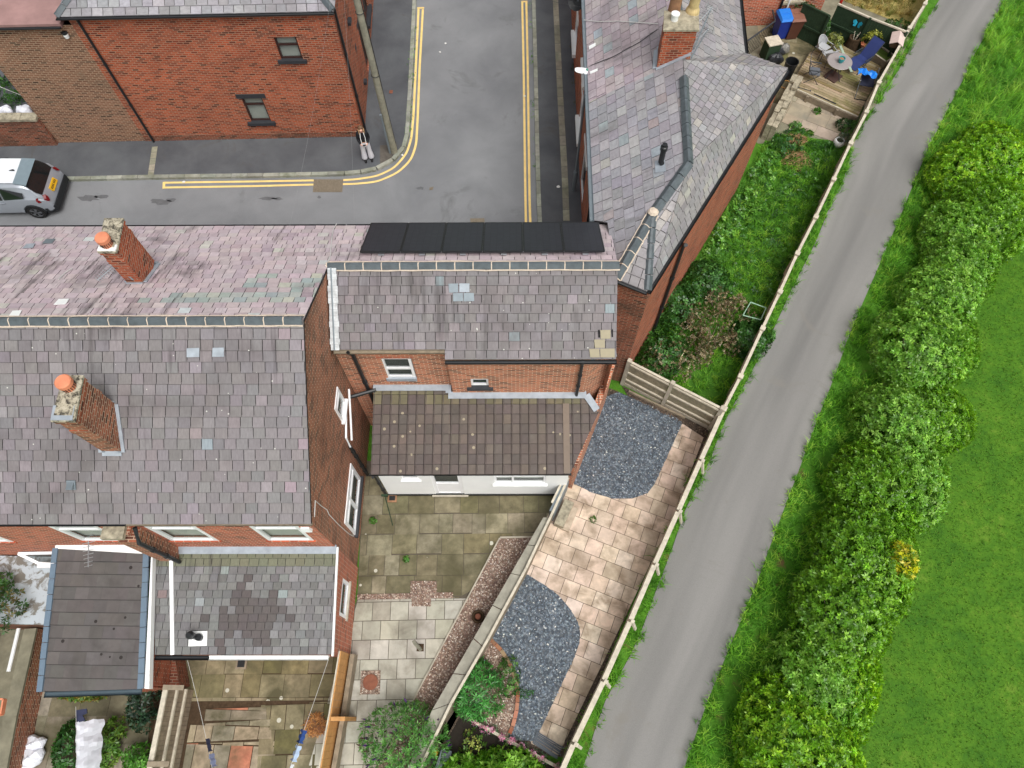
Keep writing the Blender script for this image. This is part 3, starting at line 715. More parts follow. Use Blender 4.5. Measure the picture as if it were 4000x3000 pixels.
# ============================================================ BUILDINGS
slateD = pick((6, S(124,119,120)), (5, S(120,116,117)), (2.5, S(128,121,124)), (2, S(116,112,112)), (.4, S(136,129,132)), (.03, S(138,146,150)), (.12, S(144,130,134)))
slateP = pick((6, S(184,169,172)), (4, S(178,163,167)), (3, S(190,176,178)), (1, S(170,154,159)), (.35, S(188,185,177)), (.15, S(190,194,194)))
slateG = pick((5, S(148,147,150)), (4, S(140,139,142)), (3, S(156,154,158)), (2, S(132,131,133)), (.3, S(156,142,142)), (.4, S(152,160,166)), (.3, S(166,164,156)))
slateM = pick((5, S(112,111,111)), (4, S(119,119,118)), (3, S(105,104,103)), (1, S(128,127,127)), (.15, S(122,108,106)), (.25, S(140,147,146)))
def greenband(base, test, alt):
    def f(u, v): return alt(u, v) if test(u, v) else base(u, v)
    return f
slateGreen = pick((3, S(164,170,164)), (2, S(152,162,160)), (1, S(176,176,164)), (1, S(158,142,146)))
def roof_part(par, planes, name='roof', under_t=.06):
    """planes: (poly3, w, gauge, colour fn, material key, options)"""
    mats = []; mb = MB()
    keys = ['under']+sorted({p[4] for p in planes})
    for poly, w_, g_, cf, mk, opt in planes:
        n = newell([Vector(p) for p in poly]); n = n if n.z > 0 else -n
        mb.slab([Vector(p)-n*.012 for p in poly], under_t, (1,1,1), 0)
        tiles(mb, [Vector(p) for p in poly], w_, g_, cf, mi=keys.index(mk), **opt)
    return mb.build(name, [M[k] for k in keys], par)
def chimney(par, seb, top, zt, brickm='brick', zb=None, name='chimney', oversail=((.62,.04),(.92,.07)), capm='concrete', cap_t=.07):
    """seb: foot point of one corner; top: four photo corners SW SE NE NW at height zt"""
    T = [P(u, v, zt) for u, v in top]; c = sum(T, Vector())/4; zb = zb if zb is not None else seb.z-.5; H = zt-zb
    k = .9; B = [c+(p-c)*k for p in T]
    mb = MB(); mb.prism([(p.x,p.y) for p in B], zb, zt-.05)
    h1 = zt-.05
    for f, e in oversail:
        z0 = seb.z+(zt-seb.z)*f; q = [c+(p-c)*(k+e) for p in T]
        mb.prism([(p.x,p.y) for p in q], z0, min(z0+.16, zt-.04) if f < .9 else zt-.03)
    o = mb.build(name, M[brickm], par)
    cp = MB(); q = [c+(p-c)*1.0 for p in T]; cp.prism([(p.x,p.y) for p in q], zt-.03, zt+cap_t*.4)
    q2 = [c+(p-c)*.7 for p in T]
    for i in range(4): j = (i+1) % 4; cp.poly([(q[i].x,q[i].y,zt+cap_t*.4),(q[j].x,q[j].y,zt+cap_t*.4),(q2[j].x,q2[j].y,zt+cap_t),(q2[i].x,q2[i].y,zt+cap_t)])
    cp.poly([(p.x,p.y,zt+cap_t) for p in q2]); cp.build('chimney_cap', M[capm], o)
    return o, B, c
def flashing(par, pts, w_, mat='lead', name='lead_flashing', n=None, t=.02):
    mb = MB()
    for a, b in zip(pts, pts[1:]): mb.beam(a, b, w_, t, up=n or (0,0,1))
    return mb.build(name, M[mat], par)
# ---- orange corner house, top left
A0, A1 = P(574,557), P(1425,539); dA = dirof(A0, A1); nA = Vector((dA.y,-dA.x,0)); LA = (A1-A0).length
zA = sum(onwall(u, v, A0, dA)[1] for u, v in ((290,52),(800,46),(1295,42)))/3
corner = thing('corner_house', 'orange brick corner house with grey hipped slate roof beside the telegraph pole', 'house', A0)
wb = MB()
hu = hole_px(A0, dA, [(1068,145),(1158,145),(1097,233),(1183,233)]); hl = hole_px(A0, dA, [(943,384),(1023,384),(979,475),(1061,475)])
wall_face(wb, A0, A1, .05, zA, [hu, hl])
sB = P(1461,9); dS = dirof(A1, sB); nS = Vector((dS.y,-dS.x,0)); A2 = A1+dS*14
def sw(u, v): return onwall(u, v, A1, dS)
s1 = sw(1344,27), sw(1371,127), sw(1410,271), sw(1430,357)
hs_ = []
lo_s = sorted((s1[2][0], s1[3][0])); up_s = sorted((s1[0][0], s1[1][0]))
hs_ = [(max(.5, lo_s[0]), max(1.4, lo_s[1]), max(.8,(s1[2][1]+s1[3][1])/2), max(.8,(s1[2][1]+s1[3][1])/2)+1.45), (max(.6, up_s[0]), max(1.5, up_s[1]), (s1[0][1]+s1[1][1])/2, min(zA-.25,(s1[0][1]+s1[1][1])/2+1.5)), (lo_s[1]+1.2, lo_s[1]+2.1, .15, 2.3), (lo_s[1]+3.2, lo_s[1]+4.4, .9, 2.3), (up_s[1]+2.2, up_s[1]+3.4, 3.4, 4.9)]
wall_face(wb, A1, A2, .05, zA, hs_)
A3 = A0+dS*14; wall_face(wb, A2, A3, .05, zA); wall_face(wb, A3, A0, .05, zA)
wb.build('wall', M['brick'], corner)
fr = Vector((0,0,0))
window(corner, A0, dA, nA, hu, 'darkwood', bars=(.62,), back='curtain', sill=('blackpaint', .12, .12, .08), glass='glass')
window(corner, A0, dA, nA, hl, 'darkwood', bars=(.7,), back='curtain', sill=('blackpaint', .14, .13, .1), lintel=('blackpaint', .16, .2, .012))
for i, h in enumerate(hs_):
    window(corner, A1, dS, nS, h, 'darkwood', bars=(.6,) if h[2] > .5 else (), sill=('blackpaint', .1, .12, .12) if h[2] > .5 else None, lintel=('blackpaint', .12, .2, .01), name='window' if h[2] > .5 else 'door')
pb = MB(); n_ = nA*.012
for k_ in range(2): z_ = (.05,.0)[k_]
zr = zA+3.0; inw = -nA
def ah(s, t, z): q = A0+dA*s+inw*t; return Vector((q.x, q.y, z))
E0, E1, E2, E3 = ah(-.25,-.12,zA), ah(LA+.1,-.12,zA), ah(LA+.1,9,zA), ah(-.25,9,zA); Q0, Q1 = ah(4.2,4.45,zr), ah(LA-4.2,4.45,zr)
if Q0.x > Q1.x: Q0 = Q1 = (Q0+Q1)/2
sg = dict(th=.014, gap=.014, jit=.12)
ro = roof_part(corner, [([E0,E1,Q1,Q0] if Q0 != Q1 else [E0,E1,Q0], .36, .26, slateG, 'slate_grey', sg), ([E1,E2,Q1], .36, .26, slateG, 'slate_grey', sg), ([E3,E0,Q0], .36, .26, slateG, 'slate_grey', sg), ([E2,E3,Q0,Q1] if Q0 != Q1 else [E2,E3,Q0], .36, .26, slateG, 'slate_grey', sg)])
up = Vector((0,0,.08)); ridge_line(ro, E0+up, Q0+up, name='hip_ridge', mort=False); ridge_line(ro, E1+up, Q1+up, name='hip_ridge', mort=False)
gutter(corner, E0-nA*-.06+Vector((0,0,.0)), E1+nA*.06)
pt = lambda u, v, k=.07: (lambda s, z: A0+dA*s+nA*k+Vector((0,0,z)))(*onwall(u, v, A0, dA))
a_, b_ = pt(300,66), pt(612,566); pipe(corner, [E0.lerp(a_, .7)+Vector((0,0,-.02)), a_, Vector((a_.x,a_.y,.1))], .045)
cpipe = A1+dS*.15+nS*.07; pipe(corner, [cpipe+Vector((0,0,zA-.05)), cpipe+Vector((0,0,.1))], .045)
cb = MB(); q0 = A1+nA*.015+Vector((0,0,.1)); 
pb = MB(); pb.wallbar(A0+nA*.004, A1+nA*.004, .05, .36, .03); pb.build('plinth', M['brick_old'], corner)
# ---- brown outbuilding joined to it
B1 = A0-dA*.0; B0 = A0-dA*((P(235,561)-A0).length); zB = onwall(150,100,A0,dA)[1]
outb = thing('brick_outbuilding', 'brown brick outbuilding with pink felt flat roof joined to the orange house', 'outbuilding', B0)
wb = MB(); Bn = inw*7; wall_face(wb, B0, B1, .05, zB); wall_face(wb, B0+Bn, B0, .05, zB); wall_face(wb, B1+Bn, B0+Bn, .05, zB); wb.build('wall', M['brick_brown'], outb)
fb = MB(); q = [B0+nA*.12-dA*.1, B1+nA*.12-dA*.28, B1+Bn-dA*.28, B0+Bn-dA*.1]; fb.prism([(p.x,p.y) for p in q], zB, zB+.14); fb.build('flat_roof', M['felt'], outb)
gutter(outb, B0+nA*.17+Vector((0,0,zB+.05)), B1+nA*.17-dA*.3+Vector((0,0,zB+.05)))
s_, z_ = onwall(258,131,A0,dA); lp = A0+dA*s_+nA*.06+Vector((0,0,z_))
mb = MB(); mb.lathe(lp, [(.0,-.12),(.07,-.11),(.09,0),(.08,.05)], 12, mi=0); mb.lathe(lp+Vector((0,0,.05)), [(.1,0),(.1,.05),(0,.07)], 12, mi=1)
tag(mb.solo('wall_lamp', [M['white'], M['black']], 'small round white lamp with black top on the brown brick wall', 'wall lamp'))
# ---- yard wall far left
W0, W1 = P(-350,576), P(233,566); dW = dirof(W0, W1); zW = onwall(60,455,W0,dW)[1]
yw = thing('yard_wall', 'low sooty brick yard wall with stone coping left of the brown outbuilding', 'wall', W1)
mb = MB(); mb.wallbar(W0, W1, 0, zW-.1, .25); mb.build('wall', M['brick_old'], yw)
mb = MB(); x = 0; LW = (W1-W0).length
while x < LW-.1: e = min(LW, x+R.uniform(.5,.8)); mb.wallbar(W0+dW*(x+.01), W0+dW*e, zW-.1, zW+R.uniform(-.01,.03), .36, jitc((1,1,1))); x = e
mb.build('coping', M['stone'], yw)
# ---- terrace of two houses: front plane, ridge, rear plane
k28 = math.tan(math.radians(28)); nf = Vector((0, math.sin(math.radians(28)), math.cos(math.radians(28)))); of = Vector((0, YF, 5.5))
XG = (P(1409,2110).x+P(1425,1848).x)/2
rD = onplane(1178,1243,of,nf); rDl = onplane(0,1262,of,nf); zR = (rD.z+rDl.z)/2; YR = (rD.y+rDl.y)/2
YB = P(700,2048,5.35).y; XP = P(485,2055,5.35).x; XL = -17.5
def row(x0, x1, y, z): return Vector((x0,y,z)), Vector((x1,y,z))
kw = dict(th=.013, gap=.011, jit=.1)
og = Vector((0, YF, 5.5)); orr = Vector((0, YB, 5.35))
gband = lambda u, v: (3.75 < v < 4.3 and -9.4+(4.3-v)*2.2 < -u and R.random() < .82) or (2.9 < v < 3.75 and -7.6+(3.75-v)*1.4 < -u < -4.6 and R.random() < .5)
colF = greenband(slateP, gband, slateGreen)
left_keep = lambda a, b, W: W(a, b, 0).x < XP
right_keep = lambda a, b, W: W(a, b, 0).x >= XP
eavy = YF; XGo = XG+.03
def terr(name, label, x0, x1, keep):
    h = thing(name, label, 'house', (x0 if x0 > -17 else XP-4, YB+.15, 0))
    front = [Vector((XL,eavy,5.5)), Vector((XGo,eavy,5.5)), Vector((XGo,YR,zR)), Vector((XL,YR,zR))]
    rear = [Vector((XL,YB,5.35)), Vector((XGo,YB,5.35)), Vector((XGo,YR,zR)), Vector((XL,YR,zR))]
    cl = lambda poly: [Vector((min(max(p.x,x0),x1),p.y,p.z)) for p in poly]
    mb = MB()
    for p in (cl(front), cl(rear)):
        n = newell(p); n = n if n.z > 0 else -n; mb.slab([q-n*.012 for q in p], .06, (1,1,1), 0)
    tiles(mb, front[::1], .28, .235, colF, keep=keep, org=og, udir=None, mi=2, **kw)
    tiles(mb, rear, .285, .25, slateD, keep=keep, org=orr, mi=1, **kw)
    return h, mb.build('roof', [M['under'], M['slate'], M['slate_pink']], h)
hl_, roofL = terr('terraced_house', 'terraced house with two brick chimneys with orange pots and purple slate roof', XL, XP, left_keep)
hr_, roofR = terr('terraced_house', 'end terraced house with tall brown brick gable wall and purple slate roof', XP, XGo, right_keep)
rz = Vector((0,0,.06))
ridge_line(roofL, Vector((XL,YR,zR))+rz, Vector((XP,YR,zR))+rz); ridge_line(roofR, Vector((XP,YR,zR))+rz, Vector((XGo,YR,zR))+rz)
YW = YB+.035
gutter(hl_, (XL,YB-.005,5.32), (XP,YB-.005,5.32), 'black', .035); gutter(hr_, (XP,YB-.005,5.32), (XG+.05,YB-.005,5.32), 'wood_grey', .035)
gutter(hl_, (XL,YF+.05,5.45), (XP,YF+.05,5.45)); gutter(hr_, (XP,YF+.05,5.45), (XG,YF+.05,5.45))
R0w, R1w = Vector((XL,YW,0)), Vector((XG,YW,0)); dX = Vector((1,0,0)); nX = Vector((0,-1,0))
Xo = Vector((XL,YW,0))
def rearwin(px): h = hole_px(Xo, dX, px); return (h[0], h[1], h[2], min(h[3], 5.1))
# windows of the rear wall (photo corners on the wall plane)
wA = rearwin([(235,2060),(375,2062),(330,2108),(468,2110)]); wB = rearwin([(600,2052),(720,2052),(690,2108),(818,2108)]); wC = rearwin([(992,2041),(1118,2041),(1058,2098),(1180,2097)]); wD = rearwin([(-150,2080),(20,2072),(-60,2165),(78,2160)])
def norm(h, w, ht): c = (h[0]+h[1])/2; return (c-w/2, c+w/2, 5.16-ht, 5.16)
wA, wB, wC, wD = norm(wA,1.15,1.6), norm(wB,1.2,1.6), norm(wC,1.15,1.6), norm(wD,1.3,1.7)
wb = MB(); sp = XP-XL
wall_face(wb, R0w, (XP,YW), 0, 5.33, [wD, wA]); wall_face(wb, (XP,YF-.15), (XL,YF-.15), 0, 5.4); wall_face(wb, (XL,YF-.15), R0w, 0, 5.33); wb.build('wall', M['brick_bright'], hl_)
for h in (wD, wA): window(hl_, Xo, dX, nX, h, 'upvc', bars=(.72,), sill=('brick_bright', .05, .08, .04), back='curtain', dep=.02, fw=.09)
sub = lambda h: (h[0]-sp, h[1]-sp, h[2], h[3])
Xp = Vector((XP,YW,0)); wb = MB(); wall_face(wb, Xp, R1w, 0, 5.33, [sub(wB), sub(wC)]); wb.build('wall', M['brick_bright'], hr_); wb = MB(); wall_face(wb, (XG,YF-.15), (XP,YF-.15), 0, 5.4); wb.build('front_wall', M['brick_bright'], hr_)
for h in (wB, wC): window(hr_, Xp, dX, nX, sub(h), 'upvc', bars=(.76,), sill=('brick_bright', .06, .08, .04), back='curtain', dep=.02, fw=.09)
# gable with its two windows
gd_ = Vector((0,1,0)); gn = Vector((1,0,0)); G0 = Vector((XG,YW,0)); 
hg1 = hole_px(G0, gd_, [(1286,1490),(1322,1535),(1284,1562),(1320,1620)]); hg2 = hole_px(G0, gd_, [(1350,1800),(1388,1848),(1336,2035),(1372,2082)])
z1_ = [onwall(u, v, G0, gd_) for u, v in ((1284,1562),(1320,1620),(1286,1490),(1326,1530))]
z2_ = [onwall(u, v, G0, gd_) for u, v in ((1350,1800),(1393,1848),(1336,2035),(1378,2083))]
GH1 = (min(z1_[0][0], z1_[1][0]), max(z1_[2][0], z1_[3][0]), 3.55, 4.45); GH2 = (min(z2_[2][0],z2_[3][0]), max(z2_[0][0],z2_[1][0]), .75, 2.15)
print('gable', z1_, z2_)
wb = MB(); wall_face(wb, (XG,YW), (XG,YF-.15), 0, 5.33, [GH1, GH2], .1)
wb.poly([(XG,YW,5.33),(XG,YF-.15,5.33),(XG,YF-.15,5.5),(XG,YR,zR-.02),(XG,YW,5.36)])
wb.build('gable_wall', M['brick_dark'], hr_)
window(hr_, G0, gd_, gn, GH1, 'upvc', bars=(.75,), sill=('upvc', .05, .06, .1), dep=.0, fw=.08); window(hr_, G0, gd_, gn, GH2, 'upvc', vbars=(.45,), bars=(.72,), sill=('blackpaint', .06, .1, .1), dep=.0, fw=.1)
# corbelled brick pier with stone shelf between the two rear windows
mb = MB(); a = P(400,2062,5.0); b = P(560,2150,2.9)
mb.box((XP-.32,YW-.34,2.5), (XP+.16,YW+.02,4.9)); mb.box((XP-.42,YW-.2,4.75), (XP-.02,YW+.01,5.02)); mb.build('brick_pier', M['brick_dark'], hr_)
mb = MB(); mb.box((XP-.62,YW-.32,5.0), (XP-.1,YW,5.13)); mb.build('pier_stone', M['stone'], hr_)
pipe(hr_, [(XP+.2,YB-.05,5.25), (XP+.22,YW-.38,4.95), (XP+.22,YW-.38,2.75)], .055)
# chimneys on the left house (front and rear slope)
nr = (Vector((0,YR,zR))-Vector((0,YB,5.35))); nr = Vector((0,-nr.z,nr.y)).normalized(); orr2 = Vector((0,YB,5.35))
def hgt_at(u, v, q):
    d = ray(u, v); h = Vector((d.x,d.y)); t = h.dot(Vector((q.x,q.y)))/h.dot(h); return HC+t*d.z
se = onplane(560,1112,of,nf); zt = hgt_at(457,986,se)
chA, CB, cc = chimney(roofL, se, [(382,988),(457,988),(484,854),(409,855)], zt, 'brick', zb=se.z-.3, capm='cap')
def pot(par, u, v, z, r, h, mat, slots=True, name='chimney_pot'):
    q = P(u, v, z+h*.5); mb = MB(); c = Vector((q.x,q.y,z)); mb.lathe(c, [(r*.85,0),(r*.9,h*.55),(r*1.05,h*.6),(r*1.05,h*.92),(r*.9,h),(0,h*1.02)], 18)
    if slots:
        for i in range(18): a = i*2*math.pi/18; d = Vector((math.cos(a),math.sin(a),0)); mb.beam(c+d*r*.87+Vector((0,0,h*.12)), c+d*r*.93+Vector((0,0,h*.52)), .012, .02, mi=1, up=d)
    return mb.build(name, [M[mat], M['black']], par)
pot(chA, 408,940, zt+.05, .15, .3, 'terra')
mb = MB(); mb.prism([tuple(P(u,v,zt))[:2] for u,v in ((384,985),(455,985),(462,962),(392,962))], zt+.03, zt+.06); mb.build('mortar_patch', M['white'], chA)
def skirt(par, B, n, o, w_=.16, name='lead_flashing'):
    pts = []
    for p in list(B)+[B[0]]: t = n.dot(o-Vector((p.x,p.y,0)))/n.z; pts.append(Vector((p.x,p.y,t))+n*.045)
    flashing(par, pts, w_, n=n, name=name)
skirt(chA, CB, nf, of)
se = onplane(486,1776,orr2,nr); zt2 = hgt_at(294,1650,se)
chB, CB2, cc2 = chimney(roofL, se, [(200,1648),(294,1648),(328,1468),(250,1466)], zt2, 'brick_dark', zb=se.z-.4, capm='cap')
pot(chB, 258,1500, zt2+.05, .16, .3, 'terra'); skirt(chB, CB2, nr, orr2)
mb = MB(); mb.prism([tuple(P(u,v,zt2))[:2] for u,v in ((203,1645),(288,1645),(298,1588),(214,1588))], zt2+.02, zt2+.06); mb.build('lead_cap', M['lead'], chB)
print('chimneys', zt, zt2, 'ridge', zR, YR, 'YB', YB, 'XG', XG, 'XP', XP, 'zA', zA, 'zB', zB)
# vents and patches on the slates
def patch(par, px, n, o, mat, h=.045, name='slate_patch'):
    mb = MB(); q = [onplane(u, v, o, n)+n*h for u, v in px]; mb.slab(q, .01); return mb.build(name, M[mat], par)
def boxvent(par, u, v, n, o, w_, name='roof_vent', mat='galv'):
    c = onplane(u, v, o, n); x = Vector((1,0,0)); y = n.cross(x); mb = MB()
    Mx = Matrix.Translation(c) @ Matrix((x, y, n)).transposed().to_4x4()
    mb.box((-w_*.5,-w_*.55,.03), (w_*.5,w_*.55,.06), M=Mx)
    mb.hexa([Mx @ Vector(p) for p in ((-w_*.4,-w_*.45,.05),(w_*.4,-w_*.45,.05),(w_*.4,w_*.4,.05),(-w_*.4,w_*.4,.05),(-w_*.36,-w_*.4,.16),(w_*.36,-w_*.4,.16),(w_*.36,w_*.36,.06),(-w_*.36,w_*.36,.06))])
    return mb.build(name, M[mat], par)
boxvent(roofL, 283,1893, nr, orr2, .2)
patch(roofL, [(212,1196),(258,1194),(274,1173),(232,1174)], nf, of, 'white'); patch(roofL, [(36,1242),(76,1242),(88,1218),(52,1220)], nf, of, 'white'); patch(roofL, [(90,975),(132,972),(140,956),(106,958)], nf, of, 'lead'); patch(roofL, [(168,956),(206,955),(218,938),(182,939)], nf, of, 'galv')
for px in ([(733,1395),(782,1394),(782,1358),(733,1360)], [(832,1393),(878,1393),(878,1357),(834,1358)]): patch(roofR, px, nr, orr2, 'lead', .05)
wb_ = MB(); 
# ---- the shallow house with the solar panels
XE0, XE1 = XG, P(2405,1400,5.4).x
rE0, rE1 = onplane(1245,1042,of,nf), onplane(2412,1032,of,nf); YRE = (rE0.y+rE1.y)/2; zRE = 5.5+k28*(YF-YRE)
XE1 = rE1.x
eL = P(1258,1366,5.45); YEB = eL.y; slopeE = (zRE-5.45)/(YRE-YEB); nE = Vector((0,-slopeE,1)).normalized(); oE = Vector((0,YRE,zRE))
eR = onplane(1900,1405,oE,nE); YEB2 = eR.y; zE2 = eR.z; XS = onplane(1738,1385,oE,nE).x
mid = thing('solar_house', 'narrow brick house with six black solar panels and a purple slate roof', 'house', (XS,YEB,0))
front = [Vector((XGo+.0,YF,5.5)), Vector((P(2379,862,5.5).x,YF,5.5)), Vector((XE1,YRE,zRE)), Vector((XGo,YRE,zRE))]
rl = [Vector((XGo+.03,YEB,5.45)), Vector((XS,YEB,5.45)), Vector((XS,YRE,zRE)), Vector((XGo+.03,YRE,zRE))]
rr_ = [Vector((XS,YEB2,zE2)), Vector((XE1,YEB2,zE2)), Vector((XE1,YRE,zRE)), Vector((XS,YRE,zRE))]
slateE = pick((6, S(121,116,117)), (5, S(117,112,113)), (2.5, S(126,119,122)), (.5, S(136,129,132)), (.05, S(132,142,146)))
kE = dict(th=.013, gap=.011, jit=.08, org=(0,YEB2,zE2))
mb = MB()
for p in (front, rl, rr_):
    n = newell(p); n = n if n.z > 0 else -n; mb.slab([q-n*.012 for q in p], .06, (1,1,1), 0)
tiles(mb, front, .28, .235, slateP, org=og, mi=2, **kw)
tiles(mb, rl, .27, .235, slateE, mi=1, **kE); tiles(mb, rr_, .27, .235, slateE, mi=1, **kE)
roofE = mb.build('roof', [M['under'], M['slate'], M['slate_pink']], mid)
ridge_line(roofE, Vector((XGo-.02,YRE,zRE))+rz, Vector((XE1+.05,YRE,zRE))+rz)
for px in ([(1755,1143),(1790,1142),(1790,1107),(1752,1108)], [(1795,1141),(1834,1141),(1834,1107),(1795,1107)], [(1771,1177),(1810,1176),(1808,1144),(1770,1145)], [(1812,1177),(1853,1176),(1851,1144),(1812,1144)]): patch(roofE, px, nE, oE, 'lead' if R.random() < .6 else 'galv', .045)
pm = paint('sandstone slate', S(146,136,108)); 
for px in ([(2305,1395),(2342,1395),(2340,1361),(2301,1362)], [(2345,1395),(2400,1395),(2400,1361),(2343,1361)], [(2323,1358),(2362,1358),(2362,1325),(2320,1326)], [(2346,1323),(2384,1322),(2384,1288),(2344,1289)]): patch(roofE, px, nE, oE, 'sandstone slate', .046)
paint('void', S(22,22,24), .9)
for px in ([(2337,1318),(2343,1318),(2342,1288),(2336,1288)], [(2389,1316),(2394,1316),(2393,1286),(2388,1286)]): patch(roofE, px, nE, oE, 'void', .048)
gutter(mid, (XS,YEB2-.06,zE2-.03), (XE1+.02,YEB2-.06,zE2-.03)); gutter(mid, (XGo,YF+.05,5.45), (XE1-.1,YF+.05,5.45)); gutter(mid, (XGo+.05,YEB-.05,5.41), (XS+.05,YEB-.05,5.41), 'wood_grey')
# white leaded verge down the left edge
mb = MB(); p0, p1 = Vector((XGo+.0,YRE-.1,zRE)), Vector((XGo+.0,YEB-.05,5.45))
for i in range(14):
    a, b = p0.lerp(p1, i/14), p0.lerp(p1, (i+.97)/14); wv = R.uniform(.2,.27); mb.beam(a+Vector((.12,0,.055)), b+Vector((.12,0,.055)), wv, .03, up=nE)
mb.build('verge_flashing', M['limewash'], roofE)
mb = MB(); mb.beam(p0+Vector((.10,0,.08)), p1+Vector((.10,0,.08)), .035, .02, up=nE); mb.build('verge_slot', M['galv'], roofE)
# solar array, panels resting on rails over the slates
hp = .13; oP = of+nf*hp
tl, bl_, tr, br_ = onplane(1440,884,oP,nf), onplane(1405,998,oP,nf), onplane(2339,868,oP,nf), onplane(2361,977,oP,nf)
x0, x1 = (tl.x+bl_.x)/2, (tr.x+br_.x)/2; ya, yb = (tl.y+tr.y)/2, (bl_.y+br_.y)/2
wp = (x1-x0)/6; vy = Vector((0,-math.cos(math.radians(28)),math.sin(math.radians(28)))); ln = (ya-yb)/math.cos(math.radians(28))
for i in range(6):
    b = Vector((x0+wp*i+.02, ya, oP.z+k28*(YF-ya))) if False else Vector((x0+wp*i+.02, ya, 5.5+k28*(YF-ya)))+nf*hp
    ww = wp-.04; mb = MB(); X = Vector((ww,0,0)); Y = vy*ln
    fr_ = MB()
    for a, c in ((b, b+X), (b+Y, b+X+Y), (b, b+Y), (b+X, b+X+Y)): fr_.beam(a, c, .035, .04, up=nf)
    mb.poly([b+nf*.016, b+X+nf*.016, b+X+Y+nf*.016, b+Y+nf*.016][::1], uv=[(0,0),(ww,0),(ww,ln),(0,ln)])
    t = mb.build('solar_panel', M['pv'], mid); fr_.build('frame', M['black'], t)
    rb = MB()
    rb.beam(b+X+Vector((.02,0,0))-nf*.01, b+X+Vector((.02,0,0))+Y-nf*.01, .02, .02, up=nf)
    for q in (.2,.8): rb.beam(b+Y*q-nf*.06+Vector((-.02,0,0)), b+X+Y*q-nf*.06, .05, .07, up=nf)
    rb.beam(b+X*.45+Y+vy*.05-nf*.05, b+X*.6+Y+vy*.05-nf*.05, .06, .03, up=nf); rb.build('mounting_rail', M['alu'], t)
# rear walls and windows of this house
wl = [(XGo,YEB+.1), (XS+.02,YEB+.1)]; wr_ = [(XS+.02,YEB2+.1), (P(2290,1410,4).x,YEB2+.1)]
pL = Vector((XG,YEB+.1,0)); pR = Vector((XS+.02,YEB2+.1,0))
hE1 = hole_px(pL, dX, [(1487,1402),(1603,1398),(1510,1478),(1624,1475)]); hE2 = hole_px(pR, dX, [(1837,1480),(1907,1480),(1841,1513),(1910,1513)])
wb = MB(); wall_face(wb, wl[0], wl[1], 0, 5.43, [hE1]); wall_face(wb, wl[1], wr_[0], 0, zE2) ; wall_face(wb, wr_[0], wr_[1], 0, zE2-.02, [hE2]); wall_face(wb, (XE1-.1,YF-.15), (XG,YF-.15), 0, 5.43)
cnr = P(2372,1440,3.6); wall_face(wb, wr_[1], (cnr.x, cnr.y), 0, zE2-.04)
wb.poly([(XE1,YEB2+.2,2.0),(XE1,YF-.2,2.0),(XE1,YF-.2,5.45),(XE1,YRE,zRE-.03),(XE1,YEB2+.2,zE2)])
wb.build('wall', M['brick_clean'], mid)
window(mid, pL, dX, nX, hE1, 'upvc', dep=.05, fw=.08, bars=(.45,), sill=('lead', .02, .14, .04), glass='glass', lintel=('brick_bright', .1, .12, .006)); window(mid, pR, dX, nX, hE2, 'upvc', bars=(.75,), sill=('blackpaint', .12, .09, .07))
pq = pL+dX*.42+nX*.08
pipe(mid, [(P(1360,1384,5.3).x,YEB-.05,5.38), (P(1375,1400,5.2).x,YEB+.0,5.2), (P(1375,1400,5.2).x,YEB+.0,.1)], .055); pipe(mid, [(wr_[1][0]-.22,YEB2-.04,zE2-.06), (wr_[1][0]-.22,YEB2+.02,zE2-.3), (wr_[1][0]-.22,YEB2+.02,2.95), (wr_[1][0]-.62,YEB2-.35,2.82)], .045)
pipe(mid, [(XG+.02,YEB-.28,3.1), (XG+.75,YEB-.02,3.05)], .06)
mb = MB(); q = [Vector((wr_[1][0]-.05,YEB2+.1,zE2-.22)), Vector((cnr.x+.05,cnr.y-.05,zE2-.22)), Vector((cnr.x+.05,YEB2+.2,zE2-.2))]; mb.slab(q, .04); mb.build('lead_cap', M['lead'], mid)
# ---- tiled rear extension with white rendered wall
xt = thing('tiled_extension', 'single storey extension with brown concrete tiles and white rendered wall', 'extension', P(1520,1934))
za, zb = 2.98, 2.38
t0 = P(1450,1533,za); e0 = P(1448,1855,zb); e1 = P(2228,1852,zb); n_x = (t0-e0).cross(Vector((1,0,0))); n_x = (n_x if n_x.z > 0 else -n_x).normalized()
tm = onplane(1755,1533,e0,n_x); tm2 = onplane(1755,1580,e0,n_x); t3 = onplane(2290,1578,e0,n_x); t4 = onplane(2338,1612,e0,n_x); eR_ = onplane(2226,1853,e0,n_x)
tilef = pick((4, S(98,89,85)), (3, S(94,86,82)), (3, S(103,94,88)), (1, S(108,98,90)))
tilem = lambda u, v: jitc(S(112,106,84), .12) if v > 2.05 and R.random() < .6 else tilef(u, v)
YT = YEB+.1; ztop = lambda y: e0.z+(t0.z-e0.z)*(y-e0.y)/(t0.y-e0.y)
pa = [Vector((e0.x,e0.y,e0.z)), Vector((tm.x,e0.y,e0.z)), Vector((tm.x,YT,ztop(YT))), Vector((e0.x,YT,ztop(YT)))]
YT2 = YEB2+.1
pb_ = [Vector((tm.x,e0.y,e0.z)), Vector((eR_.x,e0.y,e0.z)), Vector((t4.x,t4.y,t4.z)), Vector((t3.x,YT2,ztop(YT2))), Vector((tm.x,YT2,ztop(YT2)))]
ko = dict(th=.02, gap=.01, jit=.0, stag=0, org=e0, lift=.003, bev=.014, edge=.6)
rx = roof_part(xt, [(pa, .247, .285, tilem, 'tile', ko), (pb_, .247, .285, tilem, 'tile', ko)])
mb = MB(); x = e0.x
